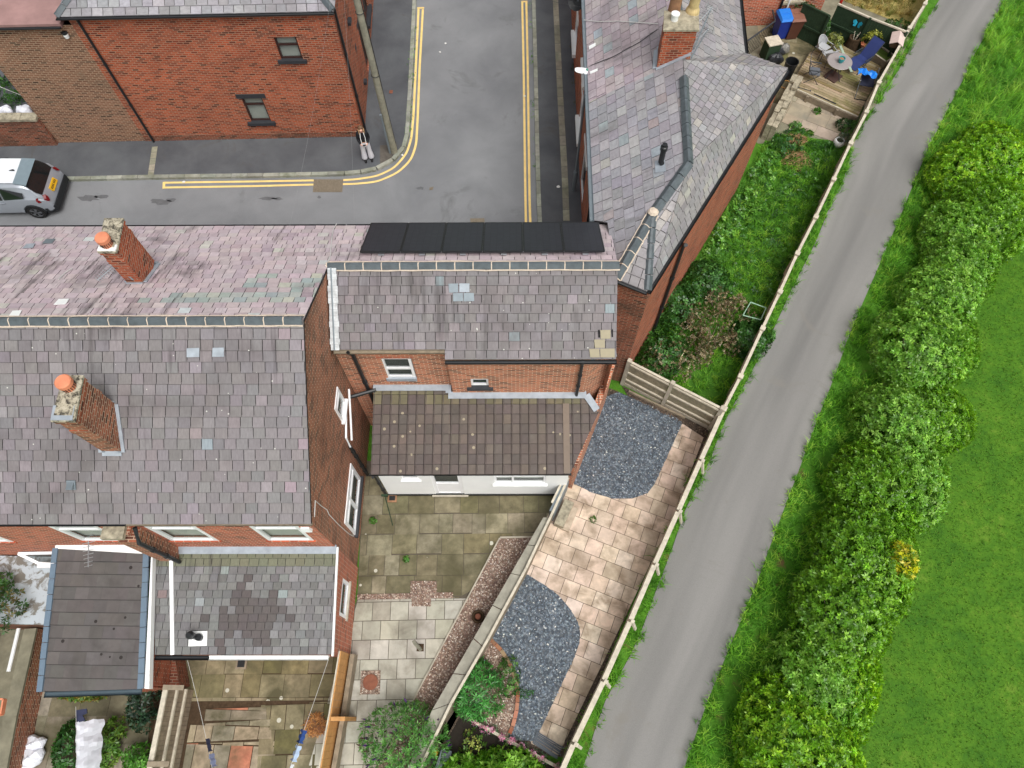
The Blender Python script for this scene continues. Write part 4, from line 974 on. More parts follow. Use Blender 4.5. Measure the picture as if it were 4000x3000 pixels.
while x < t4.x:
    yb2 = e0.y if x < eR_.x else e0.y+(x-eR_.x)/(t4.x-eR_.x)*(t4.y-e0.y)
    yt2 = YT if x < tm.x else YT2
    if yt2-yb2 > .3: mb.tube([(x+.035,yb2,ztop(yb2)+.03), (x+.035,yt2,ztop(yt2)+.03)], .013, 5, col=jitc(S(92,84,80)))
    x += .247
mb.build('tile_roll', M['tile'], rx)
mb = MB(); xs_ = onplane(2212,1700,e0,n_x).x
mb.poly([(xs_-.09,e0.y+.02,ztop(e0.y)+.062),(xs_+.09,e0.y+.02,ztop(e0.y)+.062),(xs_+.09,YT2-.3,ztop(YT2-.3)+.062),(xs_-.09,YT2-.3,ztop(YT2-.3)+.062)]); paint('buff stain', S(124,111,99), .85); mb.build('replacement_tile', M['buff stain'], rx)
flashing(rx, [Vector((e0.x,YT-.07,ztop(YT)+.07)), Vector((tm.x,YT-.07,ztop(YT)+.07))], .2, n=n_x); flashing(rx, [Vector((tm.x-.02,YT2-.07,ztop(YT2)+.07)), Vector((t3.x,YT2-.07,ztop(YT2)+.07)), Vector((t4.x-.05,t4.y+.05,t4.z+.07))], .2, n=n_x); flashing(rx, [Vector((tm.x-.02,YT,ztop(YT)+.075)), Vector((tm.x-.02,YT2,ztop(YT2)+.075))], .16, n=n_x)
gutter(xt, (e0.x-.05,e0.y+.02,e0.z-.03), (eR_.x+.05,e0.y+.02,e0.z-.03), 'black', .04)
X0 = P(1520,1934); YX = X0.y; X1 = P(2205,1932)
wb = MB(); pX = Vector((X0.x,YX,0))
hx1 = hole_px(pX, dX, [(1570,1860),(1632,1860),(1576,1878),(1636,1878)]); hx2 = hole_px(pX, dX, [(1703,1860),(1785,1860),(1712,1926),(1795,1926)]); hx3 = hole_px(pX, dX, [(1925,1858),(2138,1858),(1925,1886),(2138,1886)])
c1 = (hx1[0]+hx1[1])/2; hx1 = (c1-.26,c1+.26,1.55,1.95); c2 = (hx2[0]+hx2[1])/2; hx2 = (c2-.44,c2+.44,.1,2.05); c3 = (hx3[0]+hx3[1])/2; hx3 = (c3-.75,c3+.75,1.15,2.0)
wall_face(wb, (X0.x,YX), (X1.x,YX), .12, zb-.02, [hx1, hx2, hx3]); wall_face(wb, (X0.x,YEB), (X0.x,YX), .12, zb+.05); wb.build('wall', M['render'], xt)
mb = MB(); mb.wallbar((X0.x-.01,YX-.005,0), (X1.x,YX-.005,0), 0, .12, .05); mb.build('plinth', M['black'], xt)
window(xt, pX, dX, nX, hx1, 'upvc', dep=.06, sill=('white', .04, .06, .06)); window(xt, pX, dX, nX, hx3, 'upvc', vbars=(.36,), bars=(.7,), dep=.06, sill=('white', .06, .07, .08), back='curtain')
dk = window(xt, pX, dX, nX, hx2, 'upvc', bars=(.5,), dep=.05, name='back_door', glass='glass', sill=('concrete', .12, .05, .08), fw=.1)
mb = MB(); mb.box((X0.x+hx2[0]+.1,YX+.04,.22), (X0.x+hx2[1]-.1,YX+.06,1.05)); mb.build('door_panel', M['upvc'], dk)
pipe(xt, [(e0.x+.05,e0.y-.05,e0.z-.06), (X0.x-.06,YX-.05,2.1), (X0.x-.06,YX-.05,.08)], .045)
# brick parapet running down the boundary
mb = MB(); f0, f1 = P(2352,1570), P(2222,1905); zt_ = [2.75, 2.2]
d = dirof(f0, f1); n = Vector((d.y,-d.x,0))*.09
A = [f0-n, f0+n, f1+n, f1-n]; mb.hexa([Vector((p.x,p.y,0)) for p in A]+[Vector((p.x,p.y,zt_[0 if i in (0,1) else 1])) for i, p in enumerate(A)]); mb.build('parapet', M['brick_clean'], xt)
# ---- grey-roofed side house along the street (right)
zF = 5.6
F0 = P(2429,1491); F1 = P(3078,268,zF); F1 = Vector((F1.x-.06, F1.y-.06, 0))
side = thing('side_house', 'brick side house with wedge shaped grey slate roof and street lamp before it', 'house', F0)
C1, C2, C3 = P(2412,1090,zF), P(2527,1140,zF), P(3078,268,zF)
Wv0, Wv1, Wv2, Wv3 = P(2276,-260,zF), P(2300,400,zF), P(2322,862,zF), P(2390,868,zF)
Rk, R1_, R2_, R0_ = P(2668,235,7.15), P(2690,640,7.0), P(2550,835,6.42), P(2625,-260,7.15)
K2, K0 = P(2909,208,zF), P(2860,-260,zF)
Wm = P(2320,862,zF)
# the west slope is one plane; keep the ridge points on it
nW = (Wv1-Wm).cross(R1_-Wm); nW = (nW if nW.z > 0 else -nW).normalized()
def onW(p): return Vector((p.x, p.y, Wm.z-(nW.x*(p.x-Wm.x)+nW.y*(p.y-Wm.y))/nW.z))
so_ = dict(th=.014, gap=.012, jit=.1, bev=.018)
wpoly = [Wv0, Wv1, Wm, Wv3, C1, R2_, R1_, Rk, R0_]
wl_ = [onplane(*px, Wm, nW) for px in ((2276,-260),(2300,400),(2322,862),(2374,870),(2404,1090),(2550,835),(2690,640),(2668,235),(2625,-260))]
R2_, R1_, Rk, R0_, C1w = wl_[5], wl_[6], wl_[7], wl_[8], wl_[4]
w1 = [wl_[0], wl_[1], wl_[7], wl_[8]]; w2 = [wl_[1], wl_[2], wl_[6], wl_[7]]; w3 = [wl_[2], wl_[3], wl_[5], wl_[6]]; w4 = [wl_[3], wl_[4], wl_[5]]
orgW = Wm
mixW = pick((4, S(160,157,161)), (3, S(152,149,155)), (2, S(168,165,167)), (.7, S(162,150,151)), (1, S(146,145,148)), (.25, S(156,163,168)), (.2, S(170,168,162)))
mixW0 = pick((5, S(172,159,163)), (3, S(164,151,157)), (2, S(178,167,169)), (.5, S(176,173,165)), (.4, S(160,168,174)))
mixE = pick((5, S(146,143,144)), (4, S(140,137,139)), (2, S(154,151,152)), (1, S(160,155,151)), (.4, S(170,165,158)))
e1 = [C2, C3, Rk, R1_]; e1b = [C2, R1_, R2_]; n1 = [Rk, K2, K0, R0_]; n2 = [C3, K2, Rk]; hp_ = [C1w, C2, R2_]
pl_ = []
for q in (w1, w2, w3, w4): pl_.append((q, .36, .3, mixW0 if q is w1 else mixW, 'slate_grey', dict(org=orgW, udir=(wl_[1]-wl_[2]), **so_)))
for q in ([C2, C3, R1_], [C3, Rk, R1_], e1b, n2): pl_.append((q, .3, .2, mixE, 'slate_grey', dict(org=q[0], udir=(C3-C2), **so_)))
for q in ([K2, K0, Rk], [K0, R0_, Rk]): pl_.append((q, .34, .27, mixE, 'slate_grey', dict(org=q[0], udir=(K0-K2), **so_)))
pl_.append((hp_, .3, .26, mixE, 'slate_grey', dict(org=C2, udir=(C2-C1w), **so_)))
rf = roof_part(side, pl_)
rz2 = Vector((0,0,.07))
ridge_line(rf, R1_+rz2, Rk.lerp(R1_, .18)+rz2, mort=False, w=.13); ridge_line(rf, R2_+rz2, R1_+rz2, mort=False, w=.14, name='hip_ridge'); ridge_line(rf, C1w+rz2, R2_+rz2, name='hip_ridge', w=.13); ridge_line(rf, C2+rz2, R2_+rz2, name='hip_ridge', mort=False, w=.13); ridge_line(rf, Rk.lerp(R0_,.25)+rz2, R0_+rz2, mort=False)
mb = MB(); mb.lathe(R2_+Vector((0,0,.08)), [(.15,0),(.11,.06),(0,.09)], 9); mb.build('mortar_cap', M['mortar'], rf)
dFe = dirof(F0, F1); nFe = Vector((dFe.y,-dFe.x,0))
gutter(side, C2+nFe*.06, C3+nFe*.06); gutter(side, wl_[2]+Vector((-.07,0,0)), wl_[0]+Vector((-.07,0,0)), 'galv', .075); gutter(side, C1w-Vector((0,.05,0)), C2-Vector((0,.05,0)))
gutter(side, K2+Vector((.07,0,0)), K0+Vector((.07,0,0)))
wb = MB(); F9 = P(2231,60); Fw = P(2272,862); dFw = dirof(F9, Fw); nFw = Vector((dFw.y,-dFw.x,0)); F8 = F9-dFw*6
Lw = (Fw-F8).length+1.2; holes = []
def sF(v, z=1.5): a = onwall(2250, v, F8, dFw); return a[0]
for (v0, v1, z0_, z1_) in ((45,245,.9,2.3),(370,620,.9,2.35),(640,760,.25,2.3),(150,260,3.5,4.9),(520,740,3.5,4.95),(-260,-60,3.5,4.9),(-330,-150,.9,2.3)):
    u_ = 2246 if z0_ < 2 else 2290
    a = onwall(u_+(v0-100)*.05, v0, F8, dFw)[0]; b = onwall(u_+(v1-100)*.05, v1, F8, dFw)[0]
    a, b = sorted((a, b)); c = (a+b)/2; wd_ = min(1.3, b-a); holes.append((c-wd_/2, c+wd_/2, z0_, z1_))
holes = [h for h in holes if h[0] > 0 and h[1] < Lw]
holes.sort(); hh2 = []
for h in holes:
    if all(h[0] > k[1]+.05 or h[2] > k[3] or h[3] < k[2] for k in hh2): hh2.append(h)
holes = hh2
wall_face(wb, F8, F8+dFw*Lw, .05, zF-.05, holes)
wall_face(wb, F0, F1, 0, zF-.04); Fh = P(2268,1455); wall_face(wb, (Fh.x, Fh.y), (F0.x, F0.y), 0, zF-.04)
Fe = Vector((K2.x-.25, K2.y, 0)); wall_face(wb, F1, (Fe.x, Fe.y), 0, zF-.05); wall_face(wb, (Fe.x, Fe.y), (K0.x-.25, K0.y), 0, zF-.05)
wb.build('wall', M['brick'], side)
mb = MB(); wall_face(mb, (Fh.x, Fh.y-.012), (F0.x, F0.y-.012), 0, zF-.05); mb.build('end_wall', M['brick_old'], side)
for h in holes: window(side, F8, dFw, nFw, h, 'upvc', bars=(.7,) if h[2] > .5 else (), sill=('white', .1, .14, .14) if h[2] > .5 else None, lintel=('white', .12, .2, .03), dep=.05, fw=.09, name='window' if h[2] > .5 else 'door')
a_ = onwall(2665,935,F0,dFe); b_ = onwall(2536,1325,F0,dFe); c_ = (a_[0]+b_[0])/2
pq = F0+dFe*c_+nFe*.07; pipe(side, [pq+Vector((0,0,zF-.08))-dFe*.25+nFe*.1, pq+Vector((0,0,zF-.4)), pq+Vector((0,0,.1))], .055)
# chimney with two clay pots
seF = P(2728,180,6.6); ztF = 8.0
chF, CBF, ccF = chimney(rf, Rk, [(2590,120),(2731,120),(2728,42),(2594,44)], ztF, 'brick', zb=6.2, oversail=((.55,.03),(.93,.03)), capm='stone')
skirt(chF, CBF, nW, Wm, .2)
q = P(2632,45,ztF); mb = MB(); mb.lathe((q.x,q.y,ztF+.02), [(.17,0),(.16,.5),(.19,.56),(.19,.7),(.15,.72),(.13,.5),(.0,.45)], 16); mb.build('chimney_pot', M['terra_old'], chF)
q = P(2703,52,ztF); mb = MB(); mb.lathe((q.x,q.y,ztF+.02), [(.2,0),(.19,.1),(.14,.2),(.14,.62),(.2,.75),(.2,.85),(.12,.85),(.1,.6),(0,.6)], 16); mb.build('chimney_pot', M['yellowclay'], chF)
q = P(2632,86,ztF); mb = MB(); mb.lathe((q.x,q.y,ztF+.02), [(.1,0),(.1,.2),(.12,.21),(.12,.25),(0,.27)], 14); mb.build('flue_cap', M['white'], chF)
# dark soil pipe on the west slope
q = onplane(2588,642,Wm,nW); mb = MB(); mb.tube([q-nW*.05, q+nW*.12, q+nW*.14+Vector((0,0,.45))], .075, 10); mb.lathe(q+nW*.14+Vector((0,0,.42)), [(.1,0),(.1,.12),(.07,.14),(.07,.2),(0,.21)], 10)
patch(rf, [(2562,678),(2603,672),(2598,622),(2560,632)], nW, Wm, 'lead', .04); mb.build('vent_pipe', M['black'], rf)
for px in ([(2304,196),(2328,182),(2328,170),(2302,183)], [(2308,292),(2336,280),(2336,270),(2306,283)]): patch(rf, px, nW, Wm, 'white', .04)
mb = MB(); d_ = Vector((0,1,0)); q0 = onwall(2872,15,Vector((K2.x,0,0)),d_); mb.box((K2.x-.12,K2.y+.4,5.35),(K2.x+.03,K2.y+3.6,5.62)); mb.build('fascia', M['white'], side)
# ---- slate outrigger behind the end terraced house
og_ = thing('slate_outrigger', 'low rear outrigger with mossy slate lean-to roof and white plastic trunking', 'outrigger', P(1373,2548))
zt_, ze_ = 2.75, 2.1
g0, g1 = P(1304,2128,zt_), P(1313,2556,ze_); g2, g3 = P(598,2152,zt_), P(606,2560,ze_)
YGt = YW-.0; xg = (g0.x+g1.x)/2; xg0, xg2 = (g2.x+g3.x)/2, 0
ye = (g1.y+g3.y)/2; pg = [Vector((g3.x,ye,ze_)), Vector((xg,ye,ze_)), Vector((xg,YGt,zt_)), Vector((g2.x,YGt,zt_))]
mossmix = lambda u, v: slateM(u, v)
def slateMM(u, v):
    if v > 2.15: return jitc(S(110,112,92))
    x = u+g3.x
    d2_ = ((v-.95+.3*math.sin(x*7.3))/.75)**2+((x-g3.x-2.3)/1.15)**2+.25*math.sin(x*11)
    if d2_ < 1 and R.random() < 1.15-d2_: return jitc(S(86,80,79))
    return slateM(u, v)
rg = roof_part(og_, [(pg, .235, .2, slateMM, 'slate_moss', dict(th=.01, gap=.01, jit=.12, org=pg[0]))])
ng = newell(pg); ng = ng if ng.z > 0 else -ng
flashing(rg, [Vector((g2.x+.1,YGt-.06,zt_+.05)), Vector((xg,YGt-.06,zt_+.05))], .24, n=(0,-.5,.86), t=.03)
mb = MB(); mb.beam(Vector((xg+.02,YGt,zt_+.03)), Vector((xg+.02,ye-.03,ze_+.03)), .05, .07); mb.build('verge_trim', M['white'], rg)
q0, q1 = onplane(672,2130,pg[0],ng), onplane(678,2556,pg[0],ng); mb = MB(); mb.beam(q0+ng*.05, q1+ng*.05, .09, .05, up=ng); mb.build('cable_trunking', M['upvc'], rg)
gutter(og_, (g3.x,ye-.07,ze_-.01), ((g3.x+xg)/2-.9,ye-.07,ze_-.01)); gutter(og_, ((g3.x+xg)/2-.9,ye-.07,ze_-.01), (xg-.1,ye-.07,ze_-.01), 'white')
gw0, gw1 = P(1373,2548), P(1405,2122); wx = (gw0.x+gw1.x)/2
wb = MB(); hG = [onwall(u, v, Vector((wx,ye+.1,0)), Vector((0,1,0))) for u, v in ((1330,2250),(1328,2405))]; hGz = (max(.3,min(hG[0][0],hG[1][0])), max(hG[0][0],hG[1][0]), 1.0, 1.8)
wall_face(wb, (wx,ye+.1), (wx,YGt-.01), 0, ze_-.02, [hGz]); wb.poly([(wx,ye+.1,ze_-.02),(wx,YGt-.01,ze_-.02),(wx,YGt-.01,zt_-.02)]); wall_face(wb, (g3.x+.1,ye+.1), (wx,ye+.1), 0, ze_-.02); wb.build('wall', M['brick_bright'], og_)
window(og_, Vector((wx,ye+.1,0)), Vector((0,1,0)), Vector((1,0,0)), hGz, 'upvc', dep=.03, bars=(), sill=('concrete', .05, .08, .05), fw=.09)
q = onplane(767,2488,pg[0],ng); mb = MB(); mb.tube([q, q+Vector((0,0,.42))], .075, 10); mb.lathe(q+Vector((0,0,.32)), [(.1,0),(.1,.09),(.08,.1),(.08,.17),(.05,.2),(0,.2)], 10); mb.tube([q+Vector((.11,-.02,0)), q+Vector((.11,-.02,.14))], .09, 10)
patch(rg, [(738,2524),(810,2522),(812,2464),(740,2466)], ng, pg[0], 'white', .035); mb.build('flue_pipe', M['black'], rg)
# ---- neighbour's outrigger with flat brown tiles
oh = thing('tiled_outrigger', 'rear outrigger with flat dark brown tiles and blue grey verge tiles', 'outrigger', P(560,2700))
h0, h1, h2, h3 = P(222,2140,2.95), P(575,2160,2.95), P(553,2690,2.25), P(160,2702,2.25)
tl_ = pick((4, S(92,88,86)), (3, S(90,86,84)), (2, S(95,91,89)))
ph = [h3, h2, h1, h0]; nh = newell(ph); nh = nh if nh.z > 0 else -nh
rh = roof_part(oh, [(ph, .34, .315, tl_, 'tile_dark', dict(th=.016, gap=.0015, jit=.0, stag=.5, org=h3, bev=.024, side=0))])
paint('verge tile', S(98,116,132), .6); paint('fascia grey', S(70,84,92), .5)
for a, b in ((h3, h0), (h2, h1)):
    mb = MB(); k = 9
    for i in range(k): p, q = a.lerp(b, (i+.02)/k), a.lerp(b, (i+.98)/k); mb.beam(p+nh*.05-Vector((0,0,.01*(i%2))), q+nh*.045, .14, .06, up=nh)
    mb.build('verge', M['verge tile'], rh)
gutter(oh, h3+Vector((.1,-.07,0)), h2+Vector((0,-.07,0)), 'fascia grey', .07)
mb = MB(); mb.beam(h0+Vector((0,.12,.08)), h1+Vector((-.1,.12,.08)), .3, .05, up=(0,-.3,.9)); mb.build('white_capping', M['render'], rh)
mb = MB(); a, b = h1+Vector((.17,0,-.03)), h2+Vector((.12,0,-.02)); mb.hexa([a+Vector((-.08,0,-.2)), a+Vector((-.04,0,-.2)), b+Vector((.06,0,-.2)), b+Vector((-.06,0,-.2)), a+Vector((-.08,0,0)), a+Vector((-.04,0,0)), b+Vector((.06,0,0)), b+Vector((-.06,0,0))]); mb.build('bargeboard', M['white'], oh)
i0, i1 = h2+Vector((-.03,.12,0)), h1+Vector((.02,0,0)); j0 = h3+Vector((.12,.12,0))
wb = MB(); wall_face(wb, (i0.x,i0.y), (i1.x,i1.y), 0, 2.2); wall_face(wb, (j0.x,j0.y), (i0.x,i0.y), 0, 2.2); wall_face(wb, (h0.x+.1,h0.y), (j0.x,j0.y), 0, 2.2); wb.build('wall', M['brick'], oh)
# brick stub and old party wall between the two outriggers
ps = thing('party_wall', 'short sooty brick party wall between the two rear outriggers', 'wall', P(690,2660))
a, b = P(660,2560,1.6), P(690,2690,1.4); mb = MB(); mb.wallbar(P(640,2570), P(655,2700), 0, 1.7, .34); mb.build('wall', M['brick'], ps)
mb = MB(); mb.wallbar(P(700,2565), P(722,2690), 0, .7, .3); mb.build('low_wall', M['brick_old'], ps)
# ---- bottom left corner: flat felt roof, glazed lean-to, yard wall
sh = thing('flat_roof_shed', 'low flat roofed shed with peeling silver grey paint on its roof', 'shed', P(0,2400))
paint('peeling paint', S(176,182,186), .6, 0, .3)
m_, t_, b_ = newmat('peeling silver paint', .6); f_ = noise(t_, pos(t_), 3.5, 5, .65, .6); t_.links.new(ramp(t_, f_, [(.42, S(120,116,108)), (.5, S(182,190,196))]), b_.inputs['Base Color']); M['peel'] = m_
zs = 1.9; q = [P(u, v, zs) for u, v in ((-250,2165),(205,2175),(175,2440),(-250,2430))]; mb = MB(); mb.prism([(p.x,p.y) for p in q], zs-.12, zs); mb.build('flat_roof', M['peel'], sh)
mb = MB(); c = sum(q, Vector())/4; mb.prism([(c.x+(p.x-c.x)*.95, c.y+(p.y-c.y)*.95) for p in q], 0, zs-.12); mb.build('wall', M['brick_old'], sh)
ln_ = thing('glazed_porch', 'small white framed glazed porch roof below the back wall', 'porch', P(150,2210))
q = [P(72,2163,2.35), P(212,2160,2.35), P(208,2205,2.1), P(150,2200,2.1)]; mb = MB()
for i in range(4): mb.beam(q[i], q[(i+1)%4], .07, .07)
mb.beam(P(150,2212,2.1), P(208,2210,2.1), .1, .1); mb.build('frame', M['upvc'], ln_); mb = MB(); mb.poly([p-Vector((0,0,.01)) for p in q]); mb.build('pane', M['glass'], ln_)
mb = MB(); c = (q[2]+q[3])/2; mb.box((q[3].x,q[3].y-.03,0), (q[2].x,q[3].y+.05,2.05)); mb.build('wall', M['render'], ln_)
bw = thing('yard_wall', 'long red brick yard wall with grey coping and pale drainpipe at bottom left', 'wall', P(150,2700))
top = [P(104,2455,.92), P(24,2800,.92), P(-30,3080,.92)]; ft = [Vector((p.x,p.y,0)) for p in top]
mb = MB()
for a, b in zip(ft, ft[1:]): mb.wallbar(a+Vector((.14,0,0)), b+Vector((.14,0,0)), 0, .85, .24)
mb.build('wall', M['brick_dark'], bw); mb = MB()
for a, b in zip(ft, ft[1:]): mb.wallbar(a+Vector((.1,0,0)), b+Vector((.1,0,0)), .85, .92, .34)
mb.build('coping', M['concrete_dark'], bw)
mb = MB(); mb.tube([p+Vector((-.22,0,.0)) for p in top[:1]+[top[0].lerp(top[1],.5)]], .05, 8); mb.build('drainpipe', M['white'], bw)
fb = thing('board_fence', 'grey board fence behind the long red yard wall at the left edge', 'fence', P(0,2750)); mb = MB(); a, b = P(60,2480), P(-60,3080); mb.wallbar(a-Vector((.45,0,0)), b-Vector((.45,0,0)), 0, 1.2, .04); mb.build('board', M['wood_grey'], fb); mb = MB(); mb.beam(a+Vector((-.4,0,1.22)), b+Vector((-.4,0,1.22)), .1, .04); mb.build('rail', M['wood_old'], fb)
# ---- red brick house at the top edge and its steps
rb_ = thing('back_house', 'red brick house behind the patio with a black railing at its foot', 'house', P(2990,118))
T0, T1 = P(2700,112), P(3185,88); dT = dirof(T0, T1); wb = MB()
hT = onwall(3100,5,T0,dT); wall_face(wb, T0, T1, 0, 6, [(hT[0]-.4,hT[0]+.4,hT[1],hT[1]+1.2)]); T2 = T1-Vector((dT.y,-dT.x,0))*9; wall_face(wb, T1, T2, 0, 6); wb.build('wall', M['brick_bright'], rb_)
window(rb_, T0, dT, Vector((dT.y,-dT.x,0)), (hT[0]-.4,hT[0]+.4,hT[1],hT[1]+1.2), 'upvc', sill=('stone', .1, .1, .08), bars=(.7,))
mb = MB(); mb.prism([(p.x,p.y) for p in (T0,T1,T2,T0+(T2-T1))], 6, 6.1); mb.build('roof', M['under'], rb_)
a_, b_ = onwall(3042,40,T0,dT), onwall(3030,60,T0,dT); pq = T0+dT*a_[0]+Vector((dT.y,-dT.x,0))*.06; pipe(rb_, [pq+Vector((0,0,6)), pq+Vector((0,0,.1))], .05, 'black'); pipe(rb_, [pq+dT*.3+Vector((0,0,6)), pq+dT*.3+Vector((0,0,.1))], .04, 'white')
M['wood_slat'] = plain('green grey slats', S(140,132,112), .9, 0, .3, 7, .2, .2)
# ============================================================ FENCES AND GARDEN WALLS
def foot_of(u, v, h): q = P(u, v, h); return Vector((q.x, q.y, 0))
# path fence, upper run: weathered posts with capped panels
hF = 1.35
tops = [(3700,-150),(3612,18),(3552,112),(3432,325),(3384,440),(3322,562),(3256,703),(3186,850),(3114,992),(3046,1142),(2978,1285),(2892,1472),(2828,1598)]
pf = thing('path_fence', 'weathered pale timber fence with stout posts along the overgrown garden and footpath', 'fence', foot_of(*tops[6], hF))
pts = [foot_of(u, v, hF) for u, v in tops]
for i, p in enumerate(pts):
    d = dirof(pts[max(0,i-1)], pts[min(len(pts)-1,i+1)]); mb = MB(); mb.wallbar(p-d*.07, p+d*.07, 0, hF+.05, .13); mb.wallbar(p-d*.08, p+d*.08, hF+.05, hF+.075, .16); mb.build('post', M['wood_old'], pf)
for a, b in zip(pts, pts[1:]):
    d = dirof(a, b); n = Vector((d.y,-d.x,0)); mb = MB(); L = (b-a).length; k = max(3, int(L/.16)); lean = R.uniform(-.02,.02)
    for j in range(k):
        p, q = a+d*(.08+(L-.16)*j/k), a+d*(.08+(L-.16)*(j+.94)/k); mb.wallbar(p-n*.02, q-n*.02, .05, hF-.1+R.uniform(-.015,.015), .02, jitc((1,1,1)))
    mb.wallbar(a+d*.08, b-d*.08, hF-.12, hF-.02, .09); mb.wallbar(a+d*.08, b-d*.08, .35, .43, .06)
    mb.build('fence_panel', M['wood_old'], pf)
# lower run beside the sandstone garden
t2 = [(2828,1598),(2738,1797),(2650,1995),(2558,2203),(2463,2424),(2359,2658),(2242,2903),(2165,3080)]
hL = 1.25
lf = thing('path_fence', 'lower timber fence with pale capping rail between sandstone garden and footpath', 'fence', foot_of(*t2[4], hL))
pts = [foot_of(u, v, hL) for u, v in t2]
for i, p in enumerate(pts[1:]):
    d = dirof(pts[i], p); n = Vector((d.y,-d.x,0)); mb = MB(); mb.wallbar(p-d*.05-n*.06, p+d*.05-n*.06, 0, hL+.04, .1); mb.beam(p-n*.06+Vector((0,0,hL-.05)), p-n*.28+Vector((0,0,.4)), .08, .06); mb.build('post', M['wood_old'], lf)
for a, b in zip(pts, pts[1:]):
    d = dirof(a, b); n = Vector((d.y,-d.x,0)); mb = MB(); L = (b-a).length; k = max(3, int(L/.15))
    for j in range(k): p, q = a+d*(L*j/k), a+d*(L*(j+.95)/k); mb.wallbar(p, q, .04, hL-.03, .022, jitc((1,1,1)))
    mb.beam(a+d*.05+Vector((0,0,hL)), b-d*.02+Vector((0,0,hL)), .13, .035); mb.wallbar(a-n*.03, b-n*.03, .5, .58, .05); mb.build('fence_panel', M['wood_old'], lf)
# cross fence with concrete posts
hX = 1.7; xp = [P(2431,1500), P(2588,1582), P(2769,1676)]
xf = thing('panel_fence', 'grey feather edge fence with concrete posts across between the two gardens', 'fence', xp[1])
for p in xp:
    d = dirof(xp[0], xp[2]); mb = MB(); mb.wallbar(p-d*.06, p+d*.06, 0, hX, .12, (1,1,1)); mb.wallbar(p-d*.065, p+d*.065, hX, hX+.04, .13); mb.build('concrete_post', M['concrete'], xf)
for a, b in zip(xp, xp[1:]):
    d = dirof(a, b); n = Vector((d.y,-d.x,0)); L = (b-a).length
    mb = MB(); mb.wallbar(a+d*.07, b-d*.07, 0, .2, .05); mb.build('gravel_board', M['concrete'], xf)
    mb = MB(); k = 18
    for j in range(k): p, q = a+d*(.07+(L-.14)*j/k), a+d*(.07+(L-.14)*(j+.96)/k); mb.wallbar(p, q, .2, hX-.06, .016, jitc((1,1,1)))
    mb.build('board', M['wood_slat'], xf)
    for z in (.45, .95, 1.5): mb = MB(); mb.wallbar(a+d*.07+n*.03, b-d*.07+n*.03, z, z+.07, .045); mb.build('rail', M['wood_old'], xf)
    mb = MB(); mb.wallbar(a+d*.07, b-d*.07, hX-.055, hX-.02, .07); mb.build('capping', M['wood_old'], xf)
# timber edging below it
mb = MB(); mb.wallbar(P(2455,1532), P(2674,1636), 0, .12, .06); tag(mb.solo('timber_edging', M['wood_grey'], 'thin timber edging board between blue gravel and the cross fence', 'edging'))
# long diagonal garden wall with concrete coping
hW_ = .95
cl_ = [P(2127,2020,hW_), P(2000,2240,hW_), P(1854,2494,hW_), P(1692,2774,hW_), P(1575,3060,hW_)]; cr_ = [P(2147,2020,hW_), P(2040,2250,hW_), P(1886,2530,hW_), P(1758,2747,hW_), P(1612,3060,hW_)]
gw = thing('garden_wall', 'long diagonal garden wall with cracked concrete coping beside brown gravel', 'wall', (cl_[2].x, cl_[2].y, 0))
mb = MB(); mb2 = MB()
for i in range(4):
    q = [cl_[i], cr_[i], cr_[i+1], cl_[i+1]]; c = sum(q, Vector())/4
    mb.prism([(p.x,p.y) for p in q], 0, hW_-.09)
    for k in range(2):
        t0, t1 = k/2+.006, (k+1)/2-.006; A = [cl_[i].lerp(cl_[i+1],t0), cr_[i].lerp(cr_[i+1],t0), cr_[i].lerp(cr_[i+1],t1), cl_[i].lerp(cl_[i+1],t1)]
        e = R.uniform(-.012,.012); mb2.prism([(p.x-.03 if j in (0,3) else p.x+.03, p.y) for j, p in enumerate(A)], hW_-.09, hW_+e)
mb.build('wall', M['brick_old'], gw); mb2.build('coping', M['coping'], gw)
mb = MB(); tf = [P(2205,1905), P(2147,2032), P(2046,2246), P(1894,2528), P(1766,2750), P(1618,3060)]
tr = thing('board_fence', 'low grey board fence standing along the garden side of the coped wall', 'fence', (tf[2].x, tf[2].y, 0))
for a, b in zip(tf, tf[1:]):
    d = dirof(a, b); n = Vector((d.y,-d.x,0)); mb = MB(); a2, b2 = a-n*.0, b-n*.0
    a2, b2 = a+Vector((.06,0,0)), b+Vector((.06,0,0)); mb.wallbar(a2, b2, 0, 1.02, .035); mb.build('board', M['wood_grey'], tr)
    mb = MB(); mb.beam(a2+Vector((0,0,1.04)), b2+Vector((0,0,1.04)), .07, .03); mb.build('rail', M['wood_old'], tr)
ut = thing('wall_cover', 'slate grey sheet capping on the short wall end by the white extension', 'capping', P(2190,1925)); mb = MB(); mb.wallbar(P(2206,1912), P(2150,2032), 0, 1.0, .16); mb.build('sheet', M['galv'], ut); mb = MB(); mb.wallbar(P(2196,1905), P(2150,2000), 1.0, 1.05, .06); mb.build('trim', M['wood_old'], ut)
# concrete steps beside the wall
st_ = thing('garden_step', 'pale worn concrete step block by the wall in the sandstone garden', 'step', P(2175,2050))
d = dirof(P(2215,1985), P(2165,2090)); n = Vector((d.y,-d.x,0))
a, b = P(2222,1968), P(2180,2062); mb = MB(); mb.wallbar(a, b, 0, .34, .3); mb.build('tread', M['stone'], st_); a, b = P(2242,1985), P(2205,2075); mb = MB(); mb.wallbar(a, b, 0, .16, .26, S(190,174,154)); mb.build('tread', M['flag_sand'], st_)
